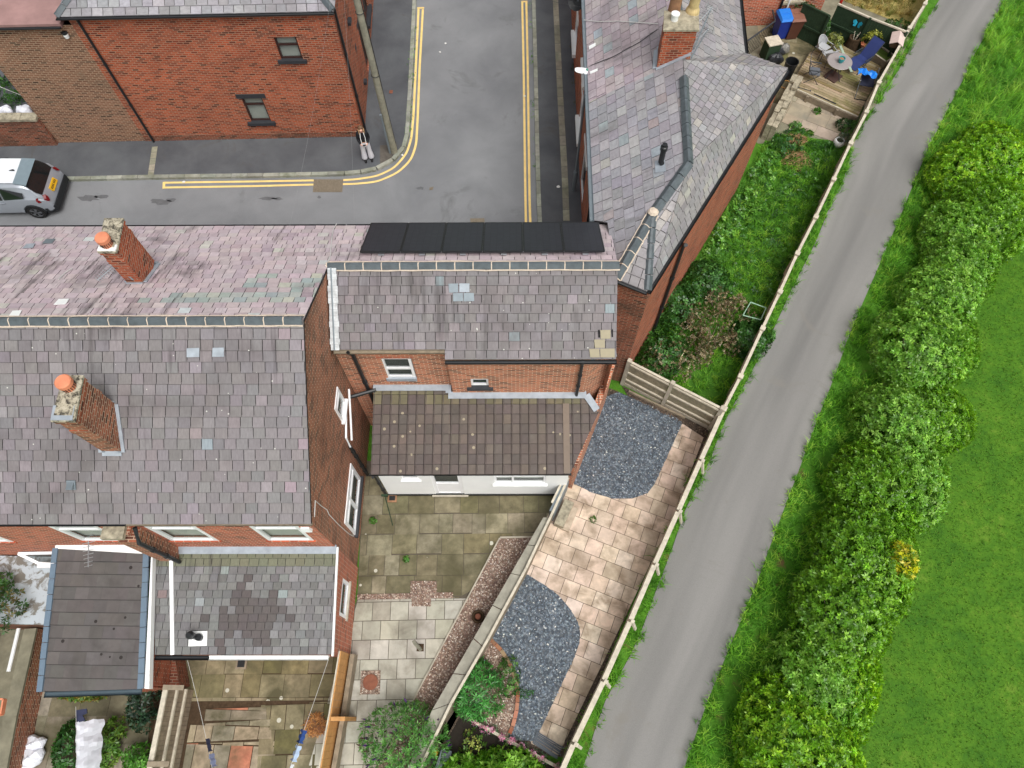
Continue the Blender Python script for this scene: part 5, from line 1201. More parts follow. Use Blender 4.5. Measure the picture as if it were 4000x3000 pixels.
# new orange fence between the yards
hO = 1.45; fo = [foot_of(1330,2542,hO), foot_of(1290,2790,hO), foot_of(1240,3060,hO)]
of_ = thing('board_fence', 'new orange timber fence with pale top edge between slab yard and mossy flags', 'fence', fo[1])
for a, b in zip(fo, fo[1:]):
    d = dirof(a, b); n = Vector((d.y,-d.x,0)); L = (b-a).length; k = 9
    mb = MB()
    for j in range(k): p, q = a+d*(L*j/k), a+d*(L*(j+.97)/k); mb.wallbar(p-n*.0, q-n*.0, .05, hO-.03, .03, jitc((1,1,1), .15))
    mb.build('board', M['wood_new'], of_)
    mb = MB(); mb.wallbar(a+n*.03, b+n*.03, hO-.05, hO+.01, .035); mb.build('rail', M['white'] if False else M['wood_old'], of_)
    mb = MB(); e = -n*.13; mb.wallbar(a+e, b+e, .1, .55, .12); mb.build('sleeper', M['wood_grey'], of_)
mb = MB(); q = foot_of(1302,2808,1.4); mb.box((q.x-.06,q.y-.05,0),(q.x+.3,q.y+.05,1.42)); mb.build('post', M['wood_new'], of_)
# grey panel fence left of the mossy flags
hP = 1.7; fp = [foot_of(648,2685,hP), foot_of(592,2990,hP), foot_of(560,3120,hP)]
gf = thing('panel_fence', 'grey board fence with pale top rail and two cross beams at bottom left', 'fence', fp[1])
a, b = fp[0], fp[2]; d = dirof(a, b); n = Vector((d.y,-d.x,0)); L = (b-a).length; mb = MB(); k = 22
for j in range(k): p, q = a+d*(L*j/k), a+d*(L*(j+.95)/k); mb.wallbar(p, q, 0, hP-.05, .03, jitc((1,1,1), .15))
mb.build('board', M['wood_grey'], gf)
mb = MB(); mb.wallbar(a-n*.0, b-n*.0, hP-.05, hP+.02, .12); mb.build('rail', M['wood_old'], gf)
for z in (.5, 1.05): mb = MB(); mb.wallbar(a-n*.04, b-n*.04, z, z+.09, .06); mb.build('rail', M['wood_old'], gf)
for t in (.0, .7): p = a.lerp(b, t); mb = MB(); mb.beam(p+Vector((-.15,0,hP+.06))-n*.1, p-n*.42+Vector((0,0,hP-.1)), .12, .1); mb.build('cross_beam', M['wood_grey'], gf)
# dark board edge of the flower border, bottom
bf = thing('board_fence', 'low dark board fence topped with pink flowers at the foot of the gravel bed', 'fence', P(1980,2900))
ba, bb = P(1800,2790), P(2195,3005); d = dirof(ba, bb); n = Vector((d.y,-d.x,0)); L = (bb-ba).length
mb = MB(); mb.wallbar(ba, bb, -.9, .12, .05); mb.build('board', M['wood_grey'], bf); mb = MB(); mb.wallbar(ba, bb, .12, .16, .08); mb.build('rail', M['wood_old'], bf)
# green patio fence
hGf = 1.5; gl = [foot_of(3140,12,hGf), foot_of(3243,62,hGf), foot_of(3275,15,hGf), foot_of(3402,70,hGf), foot_of(3545,125,hGf)]
gfn = thing('board_fence', 'dark green stained board fence around the patio with a blue butterfly on it', 'fence', gl[2])
for a, b in ((gl[0],gl[1]), (gl[2],gl[3]), (gl[3],gl[4])):
    d = dirof(a, b); n = Vector((d.y,-d.x,0)); L = (b-a).length; k = 12; mb = MB()
    for j in range(k): p, q = a+d*(L*j/k), a+d*(L*(j+.98)/k); mb.wallbar(p, q, 0, hGf-.04, .025, jitc((1,1,1), .1))
    mb.build('board', M['wood_green'], gfn); mb = MB(); mb.wallbar(a, b, hGf-.04, hGf+.02, .07); mb.build('rail', M['wood_old'] if a is not gl[0] else M['wood_green'], gfn)
    mb = MB(); mb.wallbar(a+n*.035, b+n*.035, .6, .68, .05); mb.build('rail', M['wood_green'], gfn)
    mb = MB(); mb.wallbar(b-d*.05+n*.05, b+d*.04+n*.05, 0, hGf+.02, .08); mb.build('post', M['wood_green'], gfn)
paint('red paint', S(168,44,34), .5); q0, q1 = P(3272,28,1.5), P(3232,125,0); mb = MB(); qq = Vector((q1.x,q1.y,0)); mb.wallbar(qq-Vector((.05,0,0)), qq+Vector((.05,0,0)), 0, 1.6, .06); mb.solo('red_post', M['red paint'], 'narrow bright red post between two green fence panels', 'post')
bp = (gl[2].lerp(gl[3], .6)); dG = dirof(gl[2], gl[3]); nG = Vector((dG.y,-dG.x,0)); s_, z_ = onwall(3353,88,gl[2],dG); bp = gl[2]+dG*s_+nG*.04+Vector((0,0,z_))
paint('turquoise metal', S(48,170,200), .4); mb = MB()
for sx in (-1,1):
    for k, (w_, h_, dz) in enumerate(((.2,.16,.05),(.15,.13,-.09))):
        pts = [bp+dG*sx*.02+Vector((0,0,dz*.3)), bp+dG*sx*w_*.6+Vector((0,0,dz+h_*.6))+nG*.05, bp+dG*sx*w_+Vector((0,0,dz+h_*.3))+nG*.08, bp+dG*sx*w_*.9+Vector((0,0,dz-h_*.4))+nG*.07, bp+dG*sx*w_*.3+Vector((0,0,dz-h_*.5))+nG*.03]
        mb.poly(pts); mb.poly([p-nG*.006 for p in pts[::-1]])
mb.tube([bp+Vector((0,0,-.1)), bp+Vector((0,0,.1))], .012, 6, mi=1); tag(mb.solo('butterfly_ornament', [M['turquoise metal'], M['black']], 'turquoise metal butterfly hung on the dark green fence', 'ornament'))
# rough stone wall at the side house corner
sw_ = thing('stone_wall', 'broken rough stone wall running from the side house corner to the deck', 'wall', P(3040,450)); a, b = P(2992,548), P(3098,342); mb = MB(); d = dirof(a, b); n = Vector((d.y,-d.x,0)); L = (b-a).length; x = 0
while x < L:
    l = R.uniform(.25,.5)
    for s_ in (-1, 1): o_ = R.uniform(-.02,.02); h_ = R.uniform(.62,.8); mb.wallbar(a+d*(x+.01)+n*(s_*.1+o_), a+d*min(L,x+l)+n*(s_*.1+o_), 0, h_, .2, jitc((1,1,1), .3))
    x += l
mb.build('stonework', M['stone'], sw_)
# ============================================================ PLANTS
def unit(a): return a/np.maximum(np.linalg.norm(a, axis=-1, keepdims=True), 1e-9)
def leafmesh(c, d, n, L, W, col):                             # folded leaf blades: base c, direction d, normal n
    s = unit(np.cross(d, n)); n = unit(np.cross(s, d)); L = np.asarray(L)[:, None]; W = np.asarray(W)[:, None]
    mid = c+d*L*.52
    V = np.stack([c, mid+s*W*.5+n*W*.22, c+d*L-n*L*.12, mid-s*W*.5+n*W*.22], 1).reshape(-1, 3)
    F = np.arange(len(V)).reshape(-1, 4); return V, F, col
def rosettes(p, nrm, k, L, W, cols, tilt=.55, spread=.35, cj=.13, rj=.2):
    N = len(p); nrm = unit(nrm+NR.normal(0, .28, (N, 3)))
    a = unit(np.cross(nrm, np.array([.3,.2,.9])+NR.normal(0, .1, (N, 3)))); b = np.cross(nrm, a)
    ph = NR.uniform(0, 6.28, N)[:, None]+np.arange(k)[None]*2*np.pi/k*1.0+NR.normal(0, .2, (N, k))
    ti = tilt+NR.normal(0, spread, (N, k))
    d = (a[:, None]*np.cos(ph)[..., None]+b[:, None]*np.sin(ph)[..., None])*np.cos(ti)[..., None]+nrm[:, None]*np.sin(ti)[..., None]
    d = unit(d).reshape(-1, 3); c = np.repeat(p, k, 0); nn = np.repeat(nrm, k, 0)
    base = cols[NR.integers(0, len(cols), N)]; base = base*(1+NR.normal(0, rj, (N, 1))); col = np.repeat(base, k, 0)*(1+NR.normal(0, cj, (N*k, 1)))
    return leafmesh(c+d*.01, d, nn, L*NR.uniform(.7, 1.15, N*k), W*NR.uniform(.8, 1.1, N*k), np.clip(col, .005, 1))
def dome(N, r, lumps=9, zmin=-.15, inner=.35, amp=.22):
    """points with outward normals on and inside a lumpy dome of unit radii scaled by r"""
    d = unit(NR.normal(size=(N*2, 3))); d = d[d[:, 2] > zmin][:N]
    L = unit(NR.normal(size=(lumps, 3))+np.array([0,0,.5])); am = NR.uniform(-.6, 1, lumps)
    f = 1+amp*(np.exp(-6*(1-d@L.T))*am).sum(1)
    t = np.where(NR.random(len(d)) < inner, NR.uniform(.55, .93, len(d)), NR.uniform(.93, 1.03, len(d)))
    return d*(f*t)[:, None]*np.array(r), d
def shrub(name, label, cat, base, r, N, k, L, W, cols, group=None, zc=.45, stems=6, stemmat='wood_grey', tilt=.55, extra=None, inner=.35, amp=.22, lumps=9):
    base = Vector(base); t = thing(name, label, cat, base, group)
    p, n = dome(N, r, lumps=lumps, inner=inner, amp=amp); p = p+np.array([0, 0, r[2]*zc]); p[:, 2] = np.maximum(p[:, 2], .03)
    parts = [rosettes(p+np.array(base), n, k, L, W, np.array(cols), tilt)]
    if extra: parts.append(extra(p+np.array(base), n))
    o = 0; Vs = []; Fs = []; Cs = []
    for V, F, Cc in parts: Vs.append(V); Fs.append(F+o); Cs.append(Cc); o += len(V)
    mesh_np('foliage', np.concatenate(Vs), np.concatenate(Fs), np.concatenate(Cs), M['leaf'], t)
    if stems:
        for i in range(stems):
            a = i*6.28/stems+R.uniform(-.3,.3); e = Vector((math.cos(a)*r[0]*.5, math.sin(a)*r[1]*.5, r[2]*(zc+.55))); mb = MB()
            mb.tube([base+Vector((math.cos(a)*.05, math.sin(a)*.05, -.02)), base+e*.5+Vector((0,0,.05)), base+e], [.03,.022,.012], 5); mb.build('stem', M[stemmat], t)
    return t
laur = [S(104,157,39), S(120,172,44), S(91,142,34), S(141,191,59), S(109,161,45)]
laurB = [S(125,178,69), S(141,191,78), S(109,161,56), S(159,207,90), S(98,151,47)]
laurY = [S(127,182,40), S(145,197,47), S(111,165,35), S(166,210,57), S(100,153,34)]
P_line = lambda v: 3120+(2960-v)*.335
hg = [(2985,2960,1.45,1.7,laurY,'lowest laurel shrub of the hedge, yellow green, at the bottom edge'), (3215,2930,1.15,1.5,laurY,'yellow green laurel shrub at the bottom end of the hedge, on the lawn side'),
 (3110,2690,1.25,1.75,laurB,'pale leaved laurel shrub on the path side, just above the bottom end'), (3305,2640,1.0,1.5,laurY,'bright laurel shrub on the lawn side, above the bottom corner shrub'),
 (3170,2420,1.2,1.8,laur,'dark green laurel shrub on the path side, left of the yellow spray'), (3370,2380,1.1,1.6,laur,'dark green laurel shrub just below the bright yellow spray'),
 (3255,2150,1.25,1.8,laur,'dense dark laurel shrub left and just above the yellow spray'), (3465,2120,1.15,1.7,laur,'laurel shrub on the lawn side, just above the yellow spray'),
 (3330,1880,1.3,1.9,laur,'large dark laurel shrub half way along the path side of the hedge'), (3555,1860,1.25,1.8,laurB,'pale tipped laurel shrub half way along the lawn side of the hedge'),
 (3420,1630,1.25,1.8,laurB,'light green laurel shrub on the path side, above the hedge middle'), (3620,1600,1.15,1.7,laur,'laurel shrub on the lawn side, above the hedge middle'),
 (3500,1370,1.3,1.9,laurB,'bluish green laurel shrub bulging toward the path, upper hedge'), (3700,1310,1.15,1.7,laurB,'bluish green laurel shrub on the lawn side of the upper hedge'),
 (3600,1140,1.2,1.7,laurB,'laurel shrub beside the small bare gap in the upper hedge'), (3770,1030,1.2,1.7,laurB,'laurel shrub reaching over the lawn near the hedge top'),
 (3660,920,1.25,1.7,laurB,'pale laurel shrub on the path side near the hedge top'), (3850,830,1.25,1.7,laur,'laurel shrub on the lawn side at the hedge top'),
 (3730,680,1.2,1.4,laurY,'loose yellow green shrub at the top end of the hedge'), (3920,600,1.3,1.4,laurY,'loose yellow green shrub at the right edge above the hedge')]
for u, v, r, h, cols, lab in hg:
    q = P(u, v, h*.6); left = u-P_line(v) < 0
    if left: q.x += .8 if v > 700 else .3; r *= .86
    elif v > 2000: q.x -= .22
    shrub('laurel_shrub', lab, 'shrub', (q.x, q.y, 0), (r*R.uniform(1.0,1.12), r*R.uniform(1.2,1.4), h*.58), int(1250*r*r), 8, .125, .05, cols, 'laurel shrubs of the hedge', zc=.5, stems=5, tilt=.42, inner=.36, amp=.24, lumps=22)
q = P(3515,2190,1.5); shrub('yellow_laurel', 'bright yellow spray of laurel leaves at the lawn edge of the hedge', 'shrub', (q.x,q.y,0), (.3,.55,.6), 130, 8, .13, .05, [S(206,208,40), S(176,192,50), S(140,172,50), S(222,214,80), S(120,164,50)], zc=2.5, stems=3, amp=.5)
# ---- grasses
def poly_area(pts): return abs(sum(pts[i].x*pts[(i+1)%len(pts)].y-pts[(i+1)%len(pts)].x*pts[i].y for i in range(len(pts))))/2
def scatter(pts, dens, clump=0):
    from mathutils.geometry import tessellate_polygon
    out = []
    for a, b, c in tessellate_polygon([[Vector((p.x,p.y,0)) for p in pts]]):
        a, b, c = (np.array(pts[i][:2]) for i in (a, b, c)); ar = abs((b-a)[0]*(c-a)[1]-(b-a)[1]*(c-a)[0])/2; n = int(ar*dens)
        r = NR.random((n, 2)); m = r.sum(1) > 1; r[m] = 1-r[m]; out.append(a+(b-a)*r[:, :1]+(c-a)*r[:, 1:])
    p = np.concatenate(out)
    if clump:                                                # gather into tufts
        nc = max(1, len(p)//clump); cen = p[NR.integers(0, len(p), nc)]; w_ = NR.integers(0, nc, len(p))
        p = cen[w_]+NR.normal(0, .055, (len(p), 2)); return p, w_, nc
    return p, None, 0
def grass(name, px, dens, h, cols, clump=14, z=0, wd=.012, lean=.6, mask=None, label=None):
    pts = [P(u, v, 0) for u, v in px]; p, w_, nc = scatter(pts, dens, clump)
    n = len(p); H = h*NR.uniform(.5, 1.2, n); a = NR.uniform(0, 6.28, n); cl = np.array(cols)
    if clump: ci = NR.integers(0, len(cl), nc)[w_]; H *= NR.uniform(.55, 1.25, nc)[w_]
    else: ci = NR.integers(0, len(cl), n)
    f = np.sin(p[:,0]*1.7+p[:,1]*.9)+np.sin(p[:,1]*2.3-p[:,0]*.6); keep = np.ones(n, bool)
    if mask is not None: keep = f > mask
    p, H, a, ci = p[keep], H[keep], a[keep], ci[keep]; n = len(p)
    d = np.stack([np.cos(a), np.sin(a)], 1); sd_ = np.stack([-np.sin(a), np.cos(a)], 1); le = lean*NR.uniform(.3, 1.3, n)
    b = np.concatenate([p, np.full((n,1), z)], 1); s3 = np.concatenate([sd_, np.zeros((n,1))], 1)*wd/2*(1+NR.random((n,1)))
    mid = b+np.concatenate([d*(H*le*.3)[:,None], (H*.6)[:,None]], 1); tip = b+np.concatenate([d*(H*le)[:,None], (H*(1-.35*le))[:,None]], 1)
    V = np.stack([b-s3, b+s3, mid+s3*.8, tip, mid-s3*.8], 1).reshape(-1, 3); i0 = np.arange(n)*5
    F = np.stack([i0, i0+1, i0+2, i0+4], 1); F2 = np.stack([i0+4, i0+2, i0+3, i0+3], 1)
    Ft = np.concatenate([np.stack([i0,i0+1,i0+2],1), np.stack([i0,i0+2,i0+4],1), np.stack([i0+4,i0+2,i0+3],1)])
    col = cl[ci]*(1+NR.normal(0, .15, (n,1))); col = np.concatenate([col]*3)
    return struct(mesh_np(name, V, Ft, np.clip(col,.004,1), M['blade']), 'stuff')
gv = [S(95,155,44), S(112,174,50), S(78,134,36), S(136,194,62), S(100,162,54), S(156,199,74)]
gd2 = [S(80,136,40), S(97,157,46), S(68,120,34), S(114,174,56), S(134,185,66)]
gl_ = [S(70,112,26), S(86,130,32), S(100,142,40), S(118,146,52), S(60,100,24)]
hay = [S(176,160,104), S(150,140,84), S(120,130,64), S(198,182,128)]
off = lambda px, dx, dy=0: [(u+dx, v+dy) for u, v in px]
edgeL = pl[1:-1]; tf_ = [(u-26, v+40) for u, v in tops[1:]]+[(u-20, v+28) for u, v in t2[1:]]
fenceL = [(NAD[0]+(u-NAD[0])*.945, NAD[1]+(v-NAD[1])*.945) for u, v in tops[1:]+t2[1:]]
grass('fence_grass', fenceL+off(edgeL, 8)[::-1], 420, .3, gd2+gv[:2], 12, lean=.8)
edgeR = pr[1:-1]
hedgeL = [(3985,150),(3880,380),(3760,620),(3640,880),(3560,1150),(3450,1430),(3360,1650),(3290,1900),(3210,2120),(3130,2400),(3060,2650),(2990,2850),(2900,3080)]
grass('verge_grass', off(edgeR, -6)+hedgeL[::-1], 460, .3, gv, 12, lean=.8, mask=-1.85)
grass('tall_grass', [(3880,60),(4080,-60),(4080,560),(3960,640),(3780,520),(3790,330)], 260, .6, gv+[S(120,160,60)], 16, lean=.9)
grass('lawn_grass', [(4060,560),(4100,3050),(3200,3050),(3420,2500),(3600,2000),(3760,1500),(3900,900)], 200, .06, gl_, 0, wd=.012, lean=.9)
grass('garden_grass', [(2450,1505),(3010,525),(3140,520),(3290,640),(3270,700),(3140,960),(3010,1230),(2900,1460),(2770,1660)], 420, .3, gd2+gv, 14, lean=.9)
grass('dry_grass', [(3290,10),(3400,40),(3540,85),(3600,-40),(3560,-160),(3230,-160)], 420, .35, hay, 14, lean=1.0)
grass('kerb_weed', [(1610,60),(1603,180),(1596,340),(1588,475),(1584,545),(1568,597),(1576,606),(1597,548),(1604,475),(1612,340),(1618,180),(1622,60)], 700, .13, gd2, 12, z=.02, mask=-1.0)
grass('kerb_weed', [(2068,0),(2077,0),(2094,700),(2086,700)], 220, .08, gd2, 10, z=.02, mask=-.2)
grass('wall_weed', [(300,700),(620,694),(620,701),(300,706)], 120, .06, gd2, 10, z=.01, mask=.2)
grass('wall_weed', [(2225,0),(2236,0),(2258,560),(2246,560)], 160, .14, [S(90,96,50), S(120,110,70), S(70,84,40)], 12, z=.1, mask=-.2)
# ---- broad leaved weeds: each clump one plant
def weedleaves(px, n, h, L, W, cols, seed_h=.5):
    pts = [P(u, v, 0) for u, v in px]; p, _, _ = scatter(pts, n); z = NR.uniform(.05, h, len(p))*NR.uniform(.4, 1, len(p))
    p3 = np.concatenate([p, z[:, None]], 1); nn = np.tile(np.array([0,0,1.]), (len(p), 1))+NR.normal(0, .35, (len(p), 3))
    return rosettes(p3, nn, 5, L, W, np.array(cols), .2)
V, F, Cc = weedleaves([(2460,1490),(3005,540),(3060,560),(2990,800),(2880,900),(2700,1250),(2560,1520)], 55, .4, .13, .075, [S(86,142,52), S(102,160,60), S(118,176,70), S(72,124,46), S(138,188,84)])
struct(mesh_np('weed_cover', V, F, Cc, M['leaf']), 'stuff')
V, F, Cc = weedleaves([(2760,900),(3010,560),(3290,600),(3180,880),(3010,1200),(2890,1400),(2780,1100)], 30, .3, .12, .06, [S(60,110,42), S(80,132,52), S(96,150,62), S(50,96,36)])
struct(mesh_np('weed_cover', V, F, Cc, M['leaf']), 'stuff')
bram = [S(60,108,48), S(74,124,56), S(50,92,40), S(90,140,66)]
for u, v, r, h, lab in ((2640,1180,.85,.9,'dark green bramble bush beside the long red brick wall'), (2580,1380,.8,.8,'dark green bramble bush above the cross fence'), (2760,1090,.8,.7,'bright leaved bramble bush in the middle of the wild garden'), (2930,1310,.7,.7,'dark bramble bush growing around the green frame by the path fence')):
    q = P(u, v, h*.5); shrub('bramble_bush', lab, 'shrub', (q.x,q.y,0), (r,r,h*.7), int(420*r), 5, .12, .075, bram, 'bramble bushes of the wild garden', stems=3, tilt=.25)
dead = [S(150,134,106), S(184,170,140), S(132,116,90), S(200,188,158), S(166,152,124), S(84,106,58), S(96,118,64), S(110,96,74)]
wl2 = [(2700,1240,.5,1.0,'largest withered brown shrub by the brick wall'), (2790,1300,.55,1.0,'withered brown shrub in the middle of the dead patch'), (2650,1400,.5,.9,'withered beige shrub just above the cross fence'), (2800,1170,.4,.9,'pale withered shrub tops at the upper end of the dead patch'), (2875,1200,.35,.8,'small withered shrub left of the green frame'), (2560,1430,.35,.7,'small withered shrub at the foot of the brick corner'), (2740,1370,.45,.8,'withered shrub between the cross fence and the green frame'), (2860,1330,.35,.7,'lowest withered shrub beside the path fence')]
for u, v, r, h, lab in wl2:
    q = P(u, v, h*.6); shrub('withered_shrub', lab, 'shrub', (q.x,q.y,0), (r*R.uniform(.8,1.3),r*R.uniform(.8,1.3),h*.65), int(420*r), 6, .1, .035, dead, 'withered shrubs of the wild garden', stems=5, tilt=.9, inner=.5, amp=.55, lumps=14)
budd = [S(90,150,72), S(108,168,84), S(76,130,60), S(128,182,98)]
def spikes(cols, n, L, W, up=.5):
    def f(p, nn):
        i = NR.integers(0, len(p), n); i = i[p[i][:, 2] > np.percentile(p[:, 2], 30)]
        d = unit(nn[i]+np.array([0,0,up])+NR.normal(0,.2,(len(i),3))); c = p[i]
        Vs = []; Fs = []; Cs = []; o = 0
        for a in (0, 1): 
            nrm = unit(NR.normal(size=(len(i),3))); V, F, Cc = leafmesh(c, d, nrm, np.full(len(i), L), np.full(len(i), W), np.array(cols)[NR.integers(0,len(cols),len(i))]); Vs.append(V); Fs.append(F+o); Cs.append(Cc); o += len(V)
        return np.concatenate(Vs), np.concatenate(Fs), np.concatenate(Cs)
    return f
q = P(1585,2905,.8); shrub('buddleia_bush', 'large buddleia bush with purple spikes at the bottom of the slab yard', 'shrub', (q.x,q.y,0), (1.05,.95,.95), 800, 6, .13, .03, budd, zc=.5, stems=7, tilt=.7, extra=spikes([S(104,66,140), S(96,76,74), S(110,90,84), S(84,50,120)], 90, .22, .05))
q = P(1850,2685,.5); shrub('leafy_shrub', 'small narrow leaved green shrub in the brown gravel bed', 'shrub', (q.x,q.y,0), (.6,.72,.55), 300, 8, .18, .035, [S(70,142,64), S(86,160,74), S(58,120,54), S(104,178,92)], zc=.5, stems=4, tilt=.45, amp=.4, extra=spikes([S(150,130,190)], 7, .14, .05))
q = P(1985,2640,.15); shrub('trailing_plant', 'low trailing plant spilling over the curved brick edging', 'plant', (q.x,q.y,0), (.32,.5,.22), 90, 5, .09, .05, [S(84,130,60), S(104,150,74), S(66,110,50)], zc=.3, stems=0, tilt=.2)
q = P(2045,2705,.06); shrub('trailing_plant', 'thin green trailing shoot lying on the blue gravel', 'plant', (q.x,q.y,0), (.28,.14,.1), 26, 5, .08, .04, [S(70,120,60), S(56,104,50)], zc=.3, stems=0, tilt=.2)
brt = [S(124,180,52), S(142,196,66), S(104,160,44), S(160,208,90), S(90,144,40)]
q = P(1985,3040,.5); shrub('bright_shrub', 'bright lime green shrub with broad leaves at the bottom edge', 'shrub', (q.x,q.y,-.6), (.95,.7,.95), 420, 8, .15, .065, brt, zc=.6, stems=5, tilt=.45)
q = P(1800,3040,.3); shrub('bright_shrub', 'lime green shrub beside the dark plastic sheet at the bottom edge', 'shrub', (q.x,q.y,-.6), (.55,.5,.9), 170, 8, .15, .065, brt, zc=.6, stems=4, tilt=.45)
q = P(1840,2900,.1); shrub('spindly_plant', 'spindly yellow leaved plant in the dark corner below the board fence', 'plant', (q.x,q.y,-.6), (.4,.35,.6), 60, 5, .09, .05, [S(170,180,90), S(130,160,70), S(90,130,50)], zc=.6, stems=5, tilt=.3)
pk = [S(236,168,206), S(242,184,216), S(216,140,186)]
for i, (u, v) in enumerate([(1816,2790),(1852,2815),(1886,2847),(1915,2850),(1962,2880),(2000,2895),(2035,2920),(2085,2945),(2115,2965),(2180,2995)]):
    q = P(u, v, .2); labs = ['left end', 'second', 'third', 'fourth', 'fifth', 'sixth', 'seventh', 'eighth', 'ninth', 'right end']
    lab = f'small pink flower at the {labs[i]} of the board fence row' if i in (0, 9) else f'small pink flower, {labs[i]} from the left along the board fence'
    t = thing('pink_flower', lab, 'flower', (q.x,q.y,.02), 'pink flowers along the board fence'); p, n = dome(16, (.1,.08,.1)); p = p+np.array([q.x,q.y,.16])
    V, F, Cc = rosettes(p, n, 4, .05, .035, np.array(pk)); mesh_np('petal', V, F, Cc, M['leaf'], t)
    p, n = dome(16, (.12,.1,.08)); V, F, Cc = rosettes(p+np.array([q.x+.08,q.y-.02,.08]), n, 5, .09, .02, np.array([S(110,146,112), S(86,124,84)])); mesh_np('foliage', V, F, Cc, M['leaf'], t)
# bottom left yard plants
for u, v, r, h, cols, lab, nm in ((560,2740,(.35,.75,.7),.6,[S(38,60,46), S(48,74,54), S(60,90,64)],'dark glossy evergreen against the grey panel fence','evergreen_shrub'), (300,2705,(.6,.16,.3),.5,[S(120,150,70), S(170,170,90), S(150,120,60), S(90,130,60)],'yellowing vine leaves under the gutter of the tiled outrigger','vine'), (262,2930,(.38,.7,.4),.4,[S(54,100,44), S(70,120,52), S(44,84,38)],'low green weeds left of the white sheet','weed'), (425,2900,(.28,.55,.35),.3,[S(104,146,60), S(84,128,50), S(130,160,70)],'yellow green weeds right of the white sheet','weed'), (540,2970,(.42,.35,.4),.4,[S(90,150,54), S(110,168,66), S(76,132,46)],'bright green weeds at the foot of the grey panel fence','weed'), (40,2385,(.5,.5,.6),1.9,[S(70,104,62), S(88,124,76), S(56,86,50), S(130,120,80)],'olive green shoots leaning over the flat shed roof','creeper'), (20,2290,(.3,.3,.4),1.9,[S(90,140,60), S(70,116,50)],'fresh green shoots at the left edge above the shed','creeper')):
    q = P(u, v, h); bz = 0 if nm != 'creeper' else 1.9
    if nm == 'vine': q = P(u, v, .6)
    shrub(nm, lab, 'plant' if nm != 'evergreen_shrub' else 'shrub', (q.x,q.y,bz), r, int(260*max(r[0],r[1])), 6, .13, .05, cols, zc=.5, stems=3 if bz == 0 else 2, tilt=.4)
for u, v, r in ((1305,1985,.0),):
    pass
for u, v, lab in ((1456,2035,'tiny weed between the mossy flags near the metal rod'), (1588,2185,'tiny yellow weed in the middle of the mossy flags'), (2317,2032,'small green weed alone on the sandstone paving')):
    q = P(u, v, 0); shrub('small_weed', lab, 'weed', (q.x,q.y,.01), (.08,.1,.08), 14, 5, .08, .035, [S(70,130,40), S(96,150,60)], zc=.2, stems=0, tilt=.2)
# yard plants far left and patio plants
for u, v, r, h, cols, lab, nm in ((20,350,(.9,.8,.6),.4,[S(60,110,40), S(80,130,52), S(50,90,36)],'green weeds in the yard behind the brown outbuilding','weed'), (3262,148,(.34,.3,.55),.9,[S(132,140,70), S(150,160,84), S(104,116,56)],'yellow green potted bush beside the silver chairs','potted_bush'), (3425,120,(.4,.3,.45),1.1,[S(150,160,60), S(176,180,80), S(110,130,50)],'yellow leaved climber against the green fence above the lounger','climber'), (3150,40,(.45,.35,.6),.9,[S(50,80,40), S(66,98,50)],'dark leafy climber on the brick wall by the brown bin','climber'), (3225,95,(.2,.45,.5),.6,[S(60,100,46), S(78,120,56)],'straggling green climber at the red post','climber'), (3500,100,(.8,.5,.5),.5,[S(60,104,46), S(76,124,56)],'dense green undergrowth behind the green fence','undergrowth'), (3300,485,(.35,.25,.3),.2,[S(50,80,48), S(64,98,56)],'dark ferny plant by the end of the deck','fern'), (3330,500,(.35,.3,.3),.2,[S(70,120,50), S(90,140,60)],'bright weeds under the end of the deck','weed'), (3110,490,(.2,.15,.15),.1,[S(84,140,64), S(110,160,80)],'broad leaved dock plant on the pale flags','dock_plant'), (3130,520,(.45,.14,.15),.1,[S(76,128,50), S(60,108,42)],'line of weeds along the first crack of the pale flags','weed'), (3200,570,(.6,.16,.18),.1,[S(66,118,46), S(84,140,58)],'line of weeds along the lower edge of the pale flags','weed'), (3075,560,(.55,.5,.4),.3,[S(60,110,56), S(76,128,66), S(46,92,44)],'dark leafy clump beside the upper straw heap','weed'), (3192,432,(.12,.1,.12),.1,[S(80,130,50)],'tiny weed at the foot of the deck boards','weed')):
    q = P(u, v, h); shrub(nm, lab, 'plant', (q.x,q.y,0), r, int(300*max(r[0],r[1])*max(r[2],.4)*1.6), 6, .1, .045, cols, zc=max(.3, h/r[2]*.6) if h > .5 else .35, stems=3 if h > .5 else 0, tilt=.4)
straw = [S(150,116,84), S(176,142,104), S(124,94,68), S(196,166,124)]
for u, v, r, lab in ((3115,548,.42,'upper heap of pale straw in the wild garden'), (3112,622,.55,'lower and larger heap of pale straw in the wild garden'), (1232,2835,.27,'small round nest of orange brown wood shavings on the flags')):
    q = P(u, v, .1); V = []; n = 420 if r > .3 else 260
    c = dome(n, (r, r, .22), zmin=0, amp=.1)[0]+np.array([q.x,q.y,.02]); n = len(c); a = NR.uniform(0,6.28,n); d = np.stack([np.cos(a), np.sin(a), NR.normal(0,.15,n)],1)
    sc_ = straw if r > .3 else [S(186,130,72), S(206,156,96), S(150,100,56)]
    V, F, Cc = leafmesh(c-d*.07, unit(d), np.tile([0,0,1.],(n,1)), NR.uniform(.14,.26,n), np.full(n,.022), np.array(sc_)[NR.integers(0,len(sc_),n)])
    tag(mesh_np('straw_heap', V, F, Cc, M['leaf'], loc=(q.x,q.y,0)), lab, 'heap')

grass('wall_weed', [(0,570),(560,570),(560,580),(0,582)], 60, .07, gd2, 10, z=.1, mask=.0)
grass('wall_weed', [(640,566),(1390,545),(1390,552),(640,573)], 40, .06, gd2, 10, z=.1, mask=.2)
